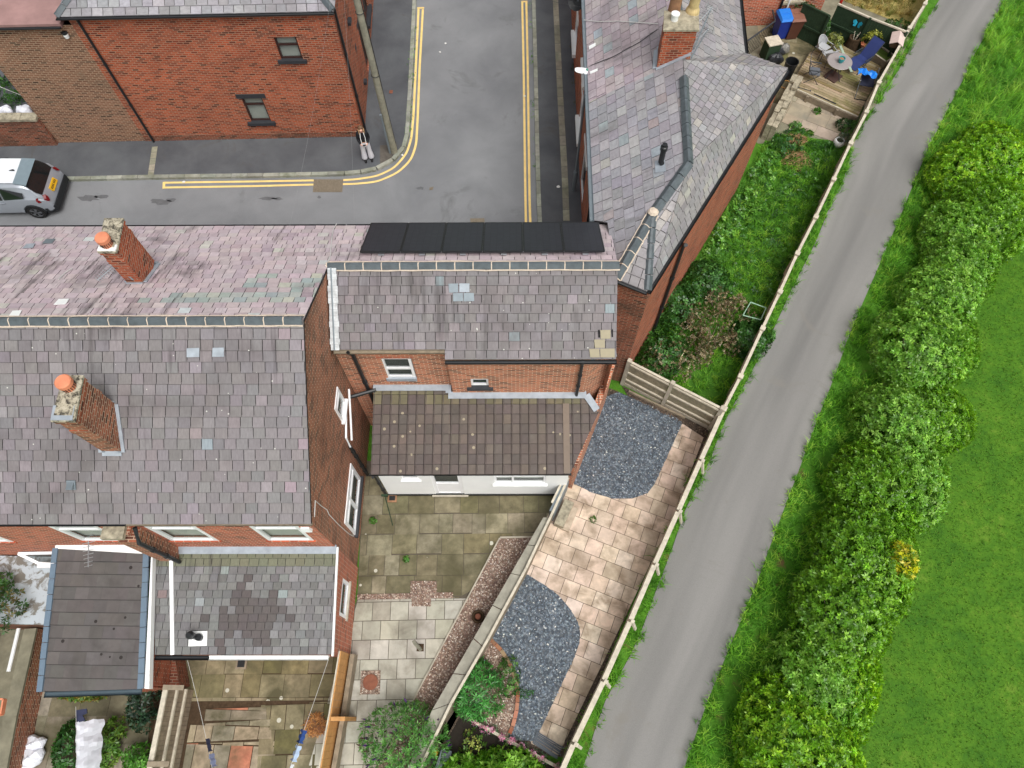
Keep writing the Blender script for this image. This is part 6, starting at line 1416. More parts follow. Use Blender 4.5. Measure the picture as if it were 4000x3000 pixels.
# ============================================================ CAR, PERSON, POLES, WIRES
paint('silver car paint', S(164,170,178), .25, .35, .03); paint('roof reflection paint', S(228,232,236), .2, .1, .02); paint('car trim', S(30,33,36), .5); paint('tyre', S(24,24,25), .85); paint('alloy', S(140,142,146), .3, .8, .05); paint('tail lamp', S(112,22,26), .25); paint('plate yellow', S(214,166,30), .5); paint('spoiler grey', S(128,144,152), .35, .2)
def car():
    g0 = P(165,848); ang = math.atan2(dA.y, dA.x)
    t = thing('parked_car', 'silver hatchback parked at the kerb with black rear window and yellow number plate', 'car', (0,0,0))
    st = [(0,.30,.62,.62,.74),(.05,.27,.70,.74,.80),(.14,.24,.86,.94,.85),(.28,.23,.93,1.12,.87),(.46,.22,.95,1.34,.88),(.62,.22,.96,1.47,.885),(.95,.2,.96,1.53,.89),(1.6,.2,.95,1.56,.89),(2.3,.2,.94,1.52,.89),(2.75,.2,.95,1.33,.885),(3.15,.2,.96,1.06,.88),(3.6,.22,.9,.96,.86),(4.0,.25,.78,.84,.78),(4.12,.3,.6,.66,.66)]
    mb = MB(); rings = []
    for d, zl, zs, zr, w in st:
        rw = w*(.7 if zr-zs > .25 else .86); hr = zr-zs
        half = [(w*.86,zl),(w,zl+.12),(w*1.01,(zl+zs)*.55),(w*.97,zs),(w*.93,zs+.03),(rw+.04,zs+hr*.8),(rw*.85,zs+hr*.96),(0,zr+.015 if hr > .1 else zr)]
        ring = [Vector((-d,y,z)) for y, z in half]+[Vector((-d,-y,z)) for y, z in half[-2::-1]]; rings.append(ring)
    for a, b in zip(rings, rings[1:]):
        for i in range(len(a)-1): mb.poly([a[i], a[i+1], b[i+1], b[i]])
    mb.poly(rings[0][::1]); mb.poly(rings[-1][::-1])
    for a, b in zip(rings, rings[1:]): mb.poly([a[0], b[0], b[-1], a[-1]])
    body = mb.build('body', M['silver car paint'], t, smooth=True)
    import bmesh
    bm = bmesh.new(); bm.from_mesh(body.data); bmesh.ops.remove_doubles(bm, verts=bm.verts, dist=.0005); bmesh.ops.recalc_face_normals(bm, faces=bm.faces); bm.to_mesh(body.data); bm.free()
    md = body.modifiers.new('round', 'BEVEL'); md.width = .05; md.segments = 3; md.limit_method = 'ANGLE'; md.angle_limit = .5
    def patchq(name, pts, mat, k=.012, par=t):
        m2 = MB(); n = newell(pts); c = sum(pts, Vector())/len(pts)
        if n.dot(c-Vector((-2,0,.7))) < 0: n = -n; pts = pts[::-1]
        m2.poly([p+n*k for p in pts]); m2.build(name, M[mat], par)
    def L(d, y, z): return Vector((-d, y, z))
    m2 = MB()                                                # rear window, curved glass
    RW = [(.17,.98,.66),(.3,1.145,.7),(.46,1.35,.66),(.56,1.44,.6)]
    for (d0,z0,w0),(d1,z1,w1) in zip(RW, RW[1:]):
        m2.poly([L(d0,-w0,z0+.02), L(d0,w0,z0+.02), L(d1,w1,z1+.02), L(d1,-w1,z1+.02)][::-1])
    m2.build('rear_window', M['glass_dark'], t)
    m2 = MB(); m2.hexa([L(.5,-.64,1.46), L(.5,.64,1.46), L(.9,.6,1.52), L(.9,-.6,1.52), L(.46,-.62,1.5), L(.46,.62,1.5), L(.92,.6,1.565), L(.92,-.6,1.565)]); m2.build('spoiler', M['spoiler grey'], t)
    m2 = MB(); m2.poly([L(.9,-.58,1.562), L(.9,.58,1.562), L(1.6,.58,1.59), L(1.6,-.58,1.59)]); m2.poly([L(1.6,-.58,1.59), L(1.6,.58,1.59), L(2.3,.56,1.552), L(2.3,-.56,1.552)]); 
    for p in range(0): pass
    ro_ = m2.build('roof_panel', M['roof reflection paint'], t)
    for s_ in (-1, 1):
        m2 = MB(); w_ = lambda d, f: s_*(.885*.97-(.885*.27)*f)
        for d0, d1, zb0, zb1, zt0, zt1 in ((.75,1.5,1.06,1.0,1.22,1.44),(1.55,2.45,1.0,.99,1.44,1.42),(2.5,2.9,.99,1.0,1.38,1.15)):
            m2.poly([L(d0,s_*.885,zb0), L(d1,s_*.885,zb1), L(d1,s_*.70,zt1), L(d0,s_*.76,zt0)])
        m2.build('side_window', M['glass_dark'], t)
        m2 = MB(); m2.hexa([L(.04,s_*.62,.86), L(.30,s_*.84,.93), L(.34,s_*.9,.82), L(.0,s_*.72,.76), L(.09,s_*.6,.98), L(.36,s_*.84,1.0), L(.38,s_*.89,.93), L(.06,s_*.74,.9)]); m2.build('tail_light', M['tail lamp'], t)
    m2 = MB(); m2.hexa([L(-.06,-.72,.26), L(-.06,.72,.26), L(.3,.9,.24), L(.3,-.9,.24), L(-.05,-.74,.52), L(-.05,.74,.52), L(.3,.905,.5), L(.3,-.905,.5)]); m2.build('bumper', M['car trim'], t)
    m2 = MB(); m2.hexa([L(-.02,-.26,.74), L(-.02,.26,.74), L(.06,.26,.74), L(.06,-.26,.74), L(.07,-.26,.9), L(.07,.26,.9), L(.1,.26,.9), L(.1,-.26,.9)]); pl_o = m2.build('number_plate', M['plate yellow'], t)
    m2 = MB()
    for y in (-.2,-.14,-.08,-.02,.07,.13,.19):              # characters too small to read in the photograph: dark strokes only
        a = L(.008,y-.018,.785); b = L(.008,y+.018,.785); u_ = Vector((-.048,0,.085))*.9; n_ = Vector((.006,0,.004)); m2.poly([a+n_+u_*.1, b+n_+u_*.1, b+n_+u_, a+n_+u_][::-1]); 
    m2.build('plate_mark', M['black'], pl_o)
    for d in (.72, 3.3):
        for s_ in (-1, 1):
            tw = []; c = L(d, s_*.83, .33); tb = MB(); n = 28
            prof = [(.2,-.1),(.31,-.1),(.335,-.07),(.335,.07),(.31,.1),(.2,.1)]; base = 0; rr = []
            for r_, o_ in prof: rr.append([c+Vector((math.cos(k*6.2832/n)*r_, s_*o_, math.sin(k*6.2832/n)*r_)) for k in range(n)])
            for a, b in zip(rr, rr[1:]):
                for k in range(n): tb.poly([a[k], a[(k+1)%n], b[(k+1)%n], b[k]])
            wh = tb.build('tyre', M['tyre'], t); rb = MB()
            hub = c+Vector((0, s_*.085, 0))
            for k in range(5):
                for e in (-.13,.13): a = k*6.2832/5; rb.beam(hub, hub+Vector((math.cos(a+e)*.21,0,math.sin(a+e)*.21)), .035, .03, up=(0,1,0))
            rb.tube([hub+Vector((math.cos(k*.3927)*.215,0,math.sin(k*.3927)*.215)) for k in range(17)], .018, 6, caps=False); rb.build('rim', M['alloy'], wh)
            ab = MB(); pts = [c+Vector((math.cos(k*math.pi/12)*.37, s_*.075, math.sin(k*math.pi/12)*.37)) for k in range(13)]; ab.tube(pts, .028, 6); pf2 = [p+Vector((0,s_*.0,0)) for p in pts]; ab.poly(pf2); ab.poly(pf2[::-1]); ab.build('wheel_arch', M['car trim'], t)
    for d in (1.5, 2.4):
        for s_ in (-1,1): hb = MB(); hb.beam(L(d+.05,s_*.905,.86), L(d+.22,s_*.9,.865), .03, .03); hb.build('door_handle', M['silver car paint'], t)
    ab = MB(); ab.hexa([L(1.0,-.02,1.57), L(1.0,.02,1.57), L(1.2,.02,1.58), L(1.2,-.02,1.58), L(1.0,-.008,1.64), L(1.0,.008,1.64), L(1.08,.008,1.63), L(1.08,-.008,1.63)]); ab.build('aerial_fin', M['car trim'], t)
    t.rotation_euler = (0,0,ang); off_ = Matrix.Rotation(ang, 3, 'Z') @ Vector((-.72, -.86, 0)); t.location = (g0.x-off_.x, g0.y-off_.y, 0)
    return t
car()
# ---- woman at the corner with a drone controller
def skinned(name, J, E_, mat, parent, root=0, sub=2):
    me = bpy.data.meshes.new(name); me.from_pydata([tuple(j[0]) for j in J], E_, []); o = bpy.data.objects.new(name, me); C.objects.link(o); o.parent = parent
    me.materials.append(M[mat]); md = o.modifiers.new('skin', 'SKIN'); md.use_smooth_shade = True
    if not me.skin_vertices:
        bpy.context.view_layer.objects.active = o
    for i, j in enumerate(J):
        sv = me.skin_vertices[0].data[i]; r = j[1]; sv.radius = (r, r) if not isinstance(r, tuple) else r; sv.use_root = (i == root)
    if sub: s_ = o.modifiers.new('sub', 'SUBSURF'); s_.levels = s_.render_levels = sub
    return o
paint('skin', S(222,170,146), .55, 0, .04); paint('black top', S(24,25,30), .8, 0, .15); paint('white trousers', S(214,214,220), .8, 0, .06); paint('blonde hair', S(178,146,108), .6, 0, .2); paint('brown hair', S(112,84,62), .6, 0, .2); paint('controller', S(196,198,202), .4); paint('black shoe', S(22,22,24), .5)
def person():
    b = P(1440,622,.1); t = thing('person', 'woman in black top and white wide trousers looking down at a hand held controller', 'person', (b.x,b.y,.1))
    V3 = Vector
    # local: facing -Y (toward the camera), x to her left = +x
    J = [(V3((0,0,.94)),(.13,.1)),(V3((0,.0,1.12)),(.11,.085)),(V3((0,.01,1.3)),(.135,.09)),(V3((0,.005,1.40)),(.07,.06)),(V3((0,-.01,1.46)),.05),(V3((0,-.045,1.53)),(.075,.085)),(V3((0,-.05,1.62)),(.078,.09)),(V3((0,-.135,1.535)),.016)]
    E_ = [(0,1),(1,2),(2,3),(3,4),(4,5),(5,6),(5,7)]
    def add(p, r, to): J.append((V3(p), r)); E_.append((to, len(J)-1)); return len(J)-1
    for s in (-1, 1):
        h = add((s*.085,0,.86), .085, 0); k = add((s*.1,-.01,.48), .055, h); a = add((s*.11,.02,.08), .036, k); add((s*.12,-.13,.03), .03, a)
        sh = add((s*.165,.01,1.36), .052, 2); el = add((s*.2,-.0,1.09), .04, sh); wr = add((s*.11,-.235,1.02), .026, el)
        pm = add((s*.085,-.3,1.03), (.036,.02), wr)
        for f in range(4):
            o_ = (f-1.5)*.017; kn = add((s*.072,-.335,1.035+o_), .009, pm); m_2 = add((s*.052,-.355-.004*f,1.03+o_), .008, kn); add((s*(.035+.002*f),-.345,1.028+o_), .0072, m_2)
        th = add((s*.078,-.29,1.06), .0105, pm); add((s*.055,-.32,1.075), .0085, th)
    skinned('body', J, E_, 'skin', t)
    # clothes
    T = [(V3((0,0,.93)),(.19,.135)),(V3((0,.0,1.12)),(.19,.125)),(V3((0,.01,1.3)),(.195,.12)),(V3((0,.005,1.41)),(.09,.075))]; TE = [(0,1),(1,2),(2,3)]
    def addt(p, r, to): T.append((V3(p), r)); TE.append((to, len(T)-1)); return len(T)-1
    for s in (-1, 1): sh = addt((s*.165,.01,1.36), .066, 2); el = addt((s*.2,-.0,1.09), .06, sh); addt((s*.12,-.225,1.022), .046, el)
    skinned('top', T, TE, 'black top', t)
    W = [(V3((0,0,.97)),(.142,.105)),(V3((0,0,.88)),(.15,.115))]; WE = [(0,1)]
    def addw(p, r, to): W.append((V3(p), r)); WE.append((to, len(W)-1)); return len(W)-1
    for s in (-1, 1): h = addw((s*.095,0,.78), .106, 1); k = addw((s*.112,-.01,.46), .09, h); k = addw((s*.125,.0,.16), .118, k); addw((s*.128,.0,.05), .12, k)
    skinned('trousers', W, WE, 'white trousers', t)
    for s in (-1, 1):
        mb = MB(); mb.lathe((0,0,0), [(.0,0),(.05,.0),(.052,.03),(.04,.07),(0,.085)], 14, sx=.95, sy=1); o = mb.build('shoe', M['black shoe'], t, loc=(0,0,0), smooth=True); o.scale = (1,2.4,1); o.location = (s*.12,-.07,0)
    # hair: cap and loose strands over the shoulders
    mb = MB(); c = V3((0,-.035,1.585)); n = 16; rings = []
    for i in range(9):
        ph = math.pi*i/8*.62; ring = []
        for k in range(n):
            a = k*6.2832/n; r_ = .1*math.sin(ph)+.002; front = max(0, -math.sin(a)); z = .112*math.cos(ph)
            ring.append(c+V3((math.cos(a)*r_, math.sin(a)*r_*1.05+.012+front*.03*(ph > 1.2), z)))
        rings.append(ring)
    for a, b2 in zip(rings, rings[1:]):
        for k in range(n): mb.poly([a[k], b2[k], b2[(k+1)%n], a[(k+1)%n]])
    mb.build('hair', M['brown hair'], t, loc=(0,0,0), smooth=True); mb = MB()
    for k in range(26):
        a = math.pi*(k/25)*1.3-.45; x, y = math.cos(a)*.088, math.sin(a)*.088-.02
        mb.tube([V3((x,y,1.58)), V3((x*1.08,y*1.05,1.48)), V3((x*1.15,y*.9-.02,1.38)), V3((x*1.1+R.uniform(-.02,.02),y*.8-.03,1.29+R.uniform(0,.05)))], [.02,.02,.015,.005], 5)
    o = mb.build('hair_strand', M['blonde hair'], t, loc=(0,0,0), smooth=True)
    for s in (-1, 1):
        mb = MB(); mb.lathe((s*.03,-.126,1.565), [(.0,-.009),(.011,0),(0,.009)], 8); mb.build('eye', M['black'], t, loc=(0,0,0))
    mb = MB(); mb.beam((-.022,-.128,1.5), (.022,-.128,1.5), .012, .01); paint('lip', S(170,90,84)); mb.build('mouth', M['lip'], t, loc=(0,0,0))
    for s in (-1, 1):
        mb = MB(); mb.lathe((s*.08,-.04,1.56), [(0,-.03),(.014,-.02),(.016,.015),(0,.03)], 8); mb.build('ear', M['skin'], t, loc=(0,0,0))
    t.rotation_euler = (0,0,math.radians(12)); t.scale = (1.03,1.03,1.03)
    k = thing('drone_controller', 'pale grey hand held controller with white neck straps held by the woman', 'controller', t.location+Vector((0,0,0)))
    mb = MB(); mb.box((-.085,-.37,1.02), (.085,-.30,1.06)); mb.build('casing', M['controller'], k, loc=(0,0,0)); mb = MB(); mb.box((-.06,-.375,1.06),(.06,-.31,1.068)); mb.build('screen', M['black'], k, loc=(0,0,0))
    for s in (-1,1): mb = MB(); mb.tube([V3((s*.075,-.3,1.05)), V3((s*.085,-.16,1.26)), V3((s*.06,-.06,1.42))], .011, 5); mb.build('strap', M['white'], k, loc=(0,0,0))
    k.rotation_euler = t.rotation_euler; k.scale = t.scale
person()
# ---- telegraph pole, street lamp, cables
pf_ = P(1540,592,.1); zt = 8.6; d1 = P(1398,18,6.3); top_ = pf_.lerp(d1, zt/6.3); top_.z = zt
tp = thing('telegraph_pole', 'tall weathered wooden telegraph pole leaning over the street corner', 'pole', pf_); mb = MB(); mb.tube([pf_+Vector((0,0,-.05)), pf_.lerp(top_, .5), top_], [.14,.12,.1], 14); mb.build('pole', M['pole'], tp)
a, b = P(1524,598,.1), P(1484,418,1.9); b = Vector((a.x-.04, a.y+.02, 2.0)); mb = MB(); mb.tube([a, b], .045, 8); mb.tube([b, b+Vector((0,0,.05))], .05, 8); mb.build('cable_guard', M['galv'], tp)
for f in (.42,.7): c = pf_.lerp(top_, f); mb = MB(); mb.tube([c+Vector((.14*math.cos(k*.5236), .14*math.sin(k*.5236), 0)) for k in range(13)], .012, 5, caps=False); mb.build('pole_band', M['black'], tp)
mb = MB(); mb.tube([pf_.lerp(top_, .05)+Vector((.13,0,0)), pf_.lerp(top_, .55)+Vector((.13,0,0)), pf_.lerp(top_, .98)+Vector((.12,.02,0))], .014, 5); mb.build('pole_cable', M['black'], tp)
lf_ = P(2242,742,.1); lt = P(2285,287,5.5); sl_ = thing('street_lamp', 'slim grey street lamp with white lantern in front of the side house', 'street lamp', lf_); lt = Vector((lf_.x+.03, lf_.y+.03, 5.5))
mb = MB(); mb.tube([lf_, lf_+Vector((0,0,1.0))], .085, 12); mb.tube([lf_+Vector((0,0,1.0)), lf_+Vector((0,0,1.06))], [.085,.05], 12); mb.build('base', M['galv'], sl_)
mb = MB(); mb.tube([lf_+Vector((0,0,1.05)), lt], [.05,.04], 10); mb.build('post', M['galv'], sl_)
e = lt+Vector((-.62,.06,.05)); mb = MB(); n = 14; prof = [(0,.05),(.03,.1),(.12,.125),(.3,.13),(.5,.12),(.66,.1),(.74,.06)]; rg_ = []
for s_, r_ in prof: c = lt.lerp(e, s_)+Vector((.06,0,.06)); rg_.append([c+Vector((0, math.cos(k*6.2832/n)*r_, math.sin(k*6.2832/n)*r_*.45)) for k in range(n)])
for a, b in zip(rg_, rg_[1:]):
    for k in range(n): mb.poly([a[k], b[k], b[(k+1)%n], a[(k+1)%n]])
mb.poly(rg_[0]); mb.poly(rg_[-1][::-1]); 
for f in (): pass
mb2 = MB(); mb.build('lantern', M['upvc'], sl_, smooth=True)
mb = MB(); mb.lathe(lt+Vector((-.02,0,.11)), [(.035,0),(.035,.05),(0,.06)], 10); paint('green cap', S(80,150,130)); mb.build('photocell', M['green cap'], sl_)
def cable(lab, p, q, sag, mat='wire', r=.008):
    mb = MB(); mb.tube(catenary(p, q, sag), r, 5); o = mb.build('overhead_cable', M[mat], loc=tuple(p)); tag(o, lab, 'cable', 'overhead cables')
pt_ = top_
cable('pale overhead cable crossing the street to the side house', pt_, onplane(2250,215,Vector((F8.x,F8.y,0))+nFw*.02, Vector((nFw.x,nFw.y,0))) if False else F8+dFw*onwall(2236,213,F8,dFw)[0]+nFw*.03+Vector((0,0,5.2)), .25, 'wire', .0045)
cable('dark overhead cable along the top of the picture', pt_, P(2290,30,5.4), .3, 'wire_dark', .005)
cable('fine pale cable running down from the pole to the solar house', pt_, P(1384,884,5.55), .3, 'wire_grey', .002)
cable('fine pale cable from the pole over the orange corner house toward the terrace', pt_, P(1130,890,5.55), .3, 'wire_grey', .002)
cable('pale cable strung across the yard at the far left', P(-60,310,2.2), P(85,372,1.6), .05, 'wire', .01)
def surfcable(lab, pts, mat='wire', r=.012):
    mb = MB(); mb.tube(pts, r, 5); o = mb.build('roof_cable', M[mat], loc=tuple(pts[0])); tag(o, lab, 'cable')
kk = nf*.05; surfcable('white cable lying down the pink slates beside the solar panels', [onplane(u, v, of, nf)+kk for u, v in ((1316,880),(1304,900),(1298,930),(1293,980),(1293,1000),(1284,1025),(1272,1045))])
surfcable('thin white cable lying across the pink slates from the left chimney', [onplane(u, v, of, nf)+kk for u, v in ((232,1098),(260,1070),(285,1055))])
surfcable('thin pale cable drooping over the grey slates to the tall chimney', [onplane(u, v, Wm, nW)+nW*.06 for u, v in ((2284,83),(2340,90),(2420,88),(2500,94),(2572,99))]); surfcable('dark cable crossing the grey slates to the foot of the tall chimney', [onplane(u, v, Wm, nW)+nW*.05 for u, v in ((2310,260),(2400,225),(2500,170),(2570,120))], 'wire_dark')
surfcable('white cable looping down the brown gable wall', [(lambda s, z: Vector((XG+.02, YW+s, z)))(*onwall(u, v, G0, gd_)) for u, v in ((1225,2020),(1228,1955),(1250,1975),(1275,1992),(1282,2010),(1320,2050),(1360,2085),(1378,2095),(1376,2083))], 'wire', .011)
# pipes on the gable
def gp(u, v, k=.06): s, z = onwall(u, v, G0, gd_); return Vector((XG+k, YW+s, z))
dp = thing('gable_drainpipe', 'white and black drainpipes on the brown gable wall above the narrow yard', 'drainpipe', gp(1350,1730)); pipe(dp, [gp(1346,1520,.12), gp(1352,1620,.12), gp(1357,1720,.12)], .03, 'upvc', 'white_pipe', False); pipe(dp, [gp(1343,1610), gp(1343,1710), gp(1360,1745)], .03, 'upvc', 'white_pipe', False); a = gp(1360,1745); pipe(dp, [a, gp(1395,1800), gp(1428,1855)], .05, 'black', 'black_pipe')
# aerials and dish
def aerial(lab, p, q, foot, n=9, w=.32):
    p = Vector(p); q = Vector(q); d = (q-p).normalized(); s_ = d.cross(Vector((0,0,1))).normalized(); t = thing('tv_aerial', lab, 'aerial', foot, 'television aerials on the roofs')
    mb = MB(); mb.tube([p, q], .014, 6)
    for i in range(n): c = p.lerp(q, (i+.3)/n); h = s_*w*(.5+.4*i/n)*.6; mb.tube([c-h, c+h], .009, 5)
    c = q; h = s_*w*.45; u_ = d.cross(s_)*.12; mb.tube([c-h+u_, c-h-u_], .009, 5); mb.tube([c+h+u_, c+h-u_], .009, 5); mb.tube([c-h, c+h], .01, 5); mb.build('boom', M['alu'], t)
    mb = MB(); mb.tube([Vector(foot), q.lerp(p, .08)], .018, 6); mb.build('mast', M['galv'], t)
zq = zR+.1
aerial('silver television aerial on the front chimney pointing down the pink slates', P(380,1095,zR-.25), P(452,1032,zR-.25), Vector((CB[0].lerp(CB[1],.6).x, CB[0].y-.03, zR-.6)))
aerial('silver television aerial over the flat brown tiles of the rear outrigger', P(345,2215,3.6), P(345,2095,3.6), h0.lerp(h1,.36)+Vector((0,.1,.05)), 8)
aerial('upper silver aerial beside the tall chimney with clay pots', P(2730,85,7.7), P(2782,28,7.7), Vector((CBF[1].x+.05, CBF[1].y, 7.4)), 7); aerial('lower silver aerial on the corner of the tall chimney', P(2712,168,7.4), P(2768,112,7.4), Vector((CBF[1].x+.03, CBF[1].y-.02, 7.1)), 9)
sp_ = F8+dFw*onwall(2262,305,F8,dFw)[0]+nFw*.35+Vector((0,0,4.9)); dish = thing('satellite_dish', 'black oval satellite dish on the side house wall under the street lamp', 'satellite dish', sp_)
mb = MB(); n = 18; ax = Vector((-.35,-.75,.5)).normalized(); a = ax.cross(Vector((0,0,1))).normalized(); b = ax.cross(a)
ring0 = [sp_+a*math.cos(k*6.2832/n)*.3+b*math.sin(k*6.2832/n)*.34 for k in range(n)]; ring1 = [sp_-ax*.06+a*math.cos(k*6.2832/n)*.15+b*math.sin(k*6.2832/n)*.17 for k in range(n)]
for k in range(n): mb.poly([ring0[k], ring0[(k+1)%n], ring1[(k+1)%n], ring1[k]])
mb.poly(ring1); mb.build('reflector', M['black'], dish); mb = MB(); mb.tube([sp_-ax*.06, sp_-nFw*.33-Vector((0,0,.1))], .025, 6); mb.build('bracket', M['galv'], dish); mb = MB(); mb.tube([sp_-b*.3, sp_+ax*.4], .015, 6); mb.tube([sp_+ax*.4, sp_+ax*.3], .04, 8); mb.build('receiver_arm', M['black'], dish)
# ============================================================ PATIO AND GARDEN OBJECTS
DZ = .32
dk0 = [P(3088,335,DZ), P(3165,205,DZ), P(3270,165,DZ), P(3445,262,DZ), P(3352,455,DZ)]
dkt = thing('garden_deck', 'raised weathered timber deck with green algae and a rotten front board', 'deck', (dk0[0].x, dk0[0].y, 0))
d_ = (dk0[4]-dk0[0]).normalized(); mb = MB(); bf_ = pick((3, S(156,140,112)), (2, S(140,126,98)), (2, S(168,150,124)), (1, S(132,116,82)))
tiles(mb, [p-Vector((0,0,.03)) for p in dk0], 2.4, .135, bf_, th=.03, gap=.012, jit=.1, udir=tuple(d_), org=dk0[0]-Vector((0,0,.03)), flat=True, edge=.5); mb.build('deck_board', M['deck'], dkt)
n_ = Vector((d_.y,-d_.x,0)); mb = MB(); mb.wallbar(dk0[0]+n_*.04, dk0[4]+n_*.04, .02, DZ-.04, .05); mb.build('front_board', M['wood_grey'], dkt); mb = MB(); mb.wallbar(dk0[0]+n_*.0-d_*.0, dk0[4], DZ-.03, DZ+.004, .06); mb.build('edge_trim', M['wood_old'], dkt)
mb = MB(); mb.wallbar(dk0[0], dk0[1], .0, DZ-.04, .05); mb.build('side_board', M['wood_grey'], dkt)
for f in (.28,.72): p = dk0[0].lerp(dk0[4], f)+n_*.1; mb = MB(); mb.wallbar(p-d_*.05, p+d_*.05, 0, DZ-.03, .08); mb.build('support_post', M['wood_grey'], dkt)
mb = MB(); a, b = dk0[0].lerp(dk0[4], .33)-n_*.12, dk0[0].lerp(dk0[4], .66)-n_*.12; mb.beam(a+Vector((0,0,.006)), b+Vector((0,0,.006)), .07, .004); mb.build('rotten_gap', M['black'], dkt)
def rot(o, a): o.rotation_euler = (0,0,a)
# wheelie bins
def bin_(lab, u, v, body, lid, ang):
    q = P(u, v, 0); t = thing('wheelie_bin', lab, 'wheelie bin', (0,0,0), 'wheelie bins by the brick wall'); mb = MB()
    mb.hexa([Vector(p) for p in ((-.22,-.26,.05),(.22,-.26,.05),(.22,.22,.05),(-.22,.22,.05),(-.28,-.36,.98),(.28,-.36,.98),(.28,.3,.98),(-.28,.3,.98))]); mb.hexa([Vector(p) for p in ((-.3,-.38,.93),(.3,-.38,.93),(.3,.32,.93),(-.3,.32,.93),(-.3,-.38,.98),(.3,-.38,.98),(.3,.32,.98),(-.3,.32,.98))]); mb.build('body', M[body], t)
    mb = MB(); mb.hexa([Vector(p) for p in ((-.3,-.4,.985),(.3,-.4,.985),(.3,.36,.985),(-.3,.36,.985),(-.25,-.34,1.07),(.25,-.34,1.07),(.24,.28,1.1),(-.24,.28,1.1))]); mb.beam((-.16,-.02,1.09), (.16,-.02,1.09), .03, .03); l = mb.build('lid', M[lid], t)
    mb = MB(); mb.tube([(-.22,.38,1.0),(.22,.38,1.0)], .022, 8); mb.build('handle', M[body], l)
    for s in (-1,1): mb = MB(); mb.tube([(s*.2,.24,.1),(s*.27,.24,.1)], .1, 14); mb.build('wheel', M['black'], t)
    t.location = (q.x,q.y,0); rot(t, ang); return t
paint('blue bin', S(30,56,150), .45); paint('blue lid', S(40,122,214), .45); paint('brown bin', S(96,60,48), .5); paint('brown lid', S(134,92,76), .5)
bin_('blue wheelie bin with pale blue lid against the red brick wall', 3038,140, 'blue bin', 'blue lid', .15); bin_('brown wheelie bin beside the blue one', 3082,140, 'brown bin', 'brown lid', .1)
# railing of the basement steps
paint('chair frame', S(66,70,74), .5, .3)
rl_ = thing('metal_railing', 'black metal railing sloping beside the steps under the brick house', 'railing', P(2950,180)); pts = [P(2912,215,1.0), P(2912,165,1.0), P(3028,82,1.0), P(3018,40,1.0)]
mb = MB(); mb.tube(pts[1:], .04, 6); mb.build('handrail', M['chair frame'], rl_); mb = MB()
for a, b in ((pts[1],pts[2]),(pts[0],pts[1])):
    k = 14 if a is pts[1] else 5
    for i in range(k+1): p = a.lerp(b, i/k); mb.tube([Vector((p.x,p.y,.05)), p], .012, 5)
mb.build('baluster', M['black'], rl_)
# clutter by the side house corner
ch = thing('storage_box', 'old dark green slatted box with pale lid edge behind the side house', 'box', P(2995,240)); q = P(2998,225,0); mb = MB(); Mx = Matrix.Translation(q) @ Matrix.Rotation(.25, 4, 'Z'); mb.box((-.28,-.25,0),(.28,.25,.8), M=Mx)
mb.build('body', M['wood_green'], ch); mb = MB(); mb.box((-.3,-.27,.8),(.3,.27,.85), M=Mx); mb.build('lid', M['wood_old'], ch)
def bag(lab, u, v, r, h, mat, z=0, name='rubbish_bag', seed=1):
    q = P(u, v, h*.5+z); mb = MB(); n = 14; rr = random.Random(seed); k1, k2 = rr.uniform(0,6), rr.uniform(0,6); rings = []
    for i in range(8):
        t = i/7; rad = r*math.sin(math.pi*min(1, .22+t*.78))**.6 if t < .85 else r*(1-t)*1.2; ring = []
        for k in range(n): a = k*6.2832/n; f = 1+.14*math.sin(3*a+k1+t*4)+.1*math.sin(5*a+k2-t*3); ring.append(Vector((q.x+math.cos(a)*rad*f*1.15, q.y+math.sin(a)*rad*f*.9, z+h*t+.02*math.sin(4*a+k1))))
        rings.append(ring)
    for a, b in zip(rings, rings[1:]):
        for k in range(n): mb.poly([a[k], a[(k+1)%n], b[(k+1)%n], b[k]])
    mb.poly(rings[-1]); mb.poly(rings[0][::-1]); return tag(mb.solo(name, M[mat], lab, 'bag', smooth=True), lab, 'bag')
paint('black bag', S(44,46,50), .35); paint('clear bag', S(120,118,112), .3); paint('white bag', S(226,228,236), .45)
bag('black rubbish bag lying beside the blue bin', 3035,195,.3,.4,'black bag',seed=3); bag('grey translucent bag beside the black rubbish bag', 3062,185,.24,.45,'clear bag',seed=5); bag('dark rubbish bag with a white scoop, behind the side house eave', 3032,225,.26,.55,'black bag',seed=8)
bag('upper white plastic bag on the flags below the long brick wall', 132,2905,.24,.35,'white bag',seed=2); bag('middle white plastic bag on the flags below the long brick wall', 122,2958,.27,.38,'white bag',seed=6); bag('lowest white plastic bag, cut by the bottom edge', 82,2996,.22,.35,'white bag',seed=9)
bag('white bag standing behind the low yard wall, near the brown bricks', 95,432,.28,.55,'white bag',.75,seed=12); bag('pale plastic bag on the yard wall near the left edge', 20,428,.22,.35,'white bag',.9,seed=13)
q = P(3085,272,.5); dB = thing('black_dustbin', 'tall open black dustbin at the point of the side house roof', 'dustbin', P(3080,295)); b0 = P(3070,300,0); mb = MB(); mb.lathe((b0.x,b0.y,0), [(.2,0),(.26,.75),(.28,.78),(.25,.78),(.2,.1),(0,.08)], 18); mb.build('body', M['black'], dB)
mb = MB(); hp0 = P(3062,330,.03); mb.tube([hp0+Vector((.28*math.cos(a*.4)+.1, .22*math.sin(a*.4), 0)) for a in range(-3, 12)], .014, 6); paint('orange hose', S(226,164,90)); mb.solo('garden_hose', M['orange hose'], 'loop of orange hose on the ground by the roof point', 'hose')
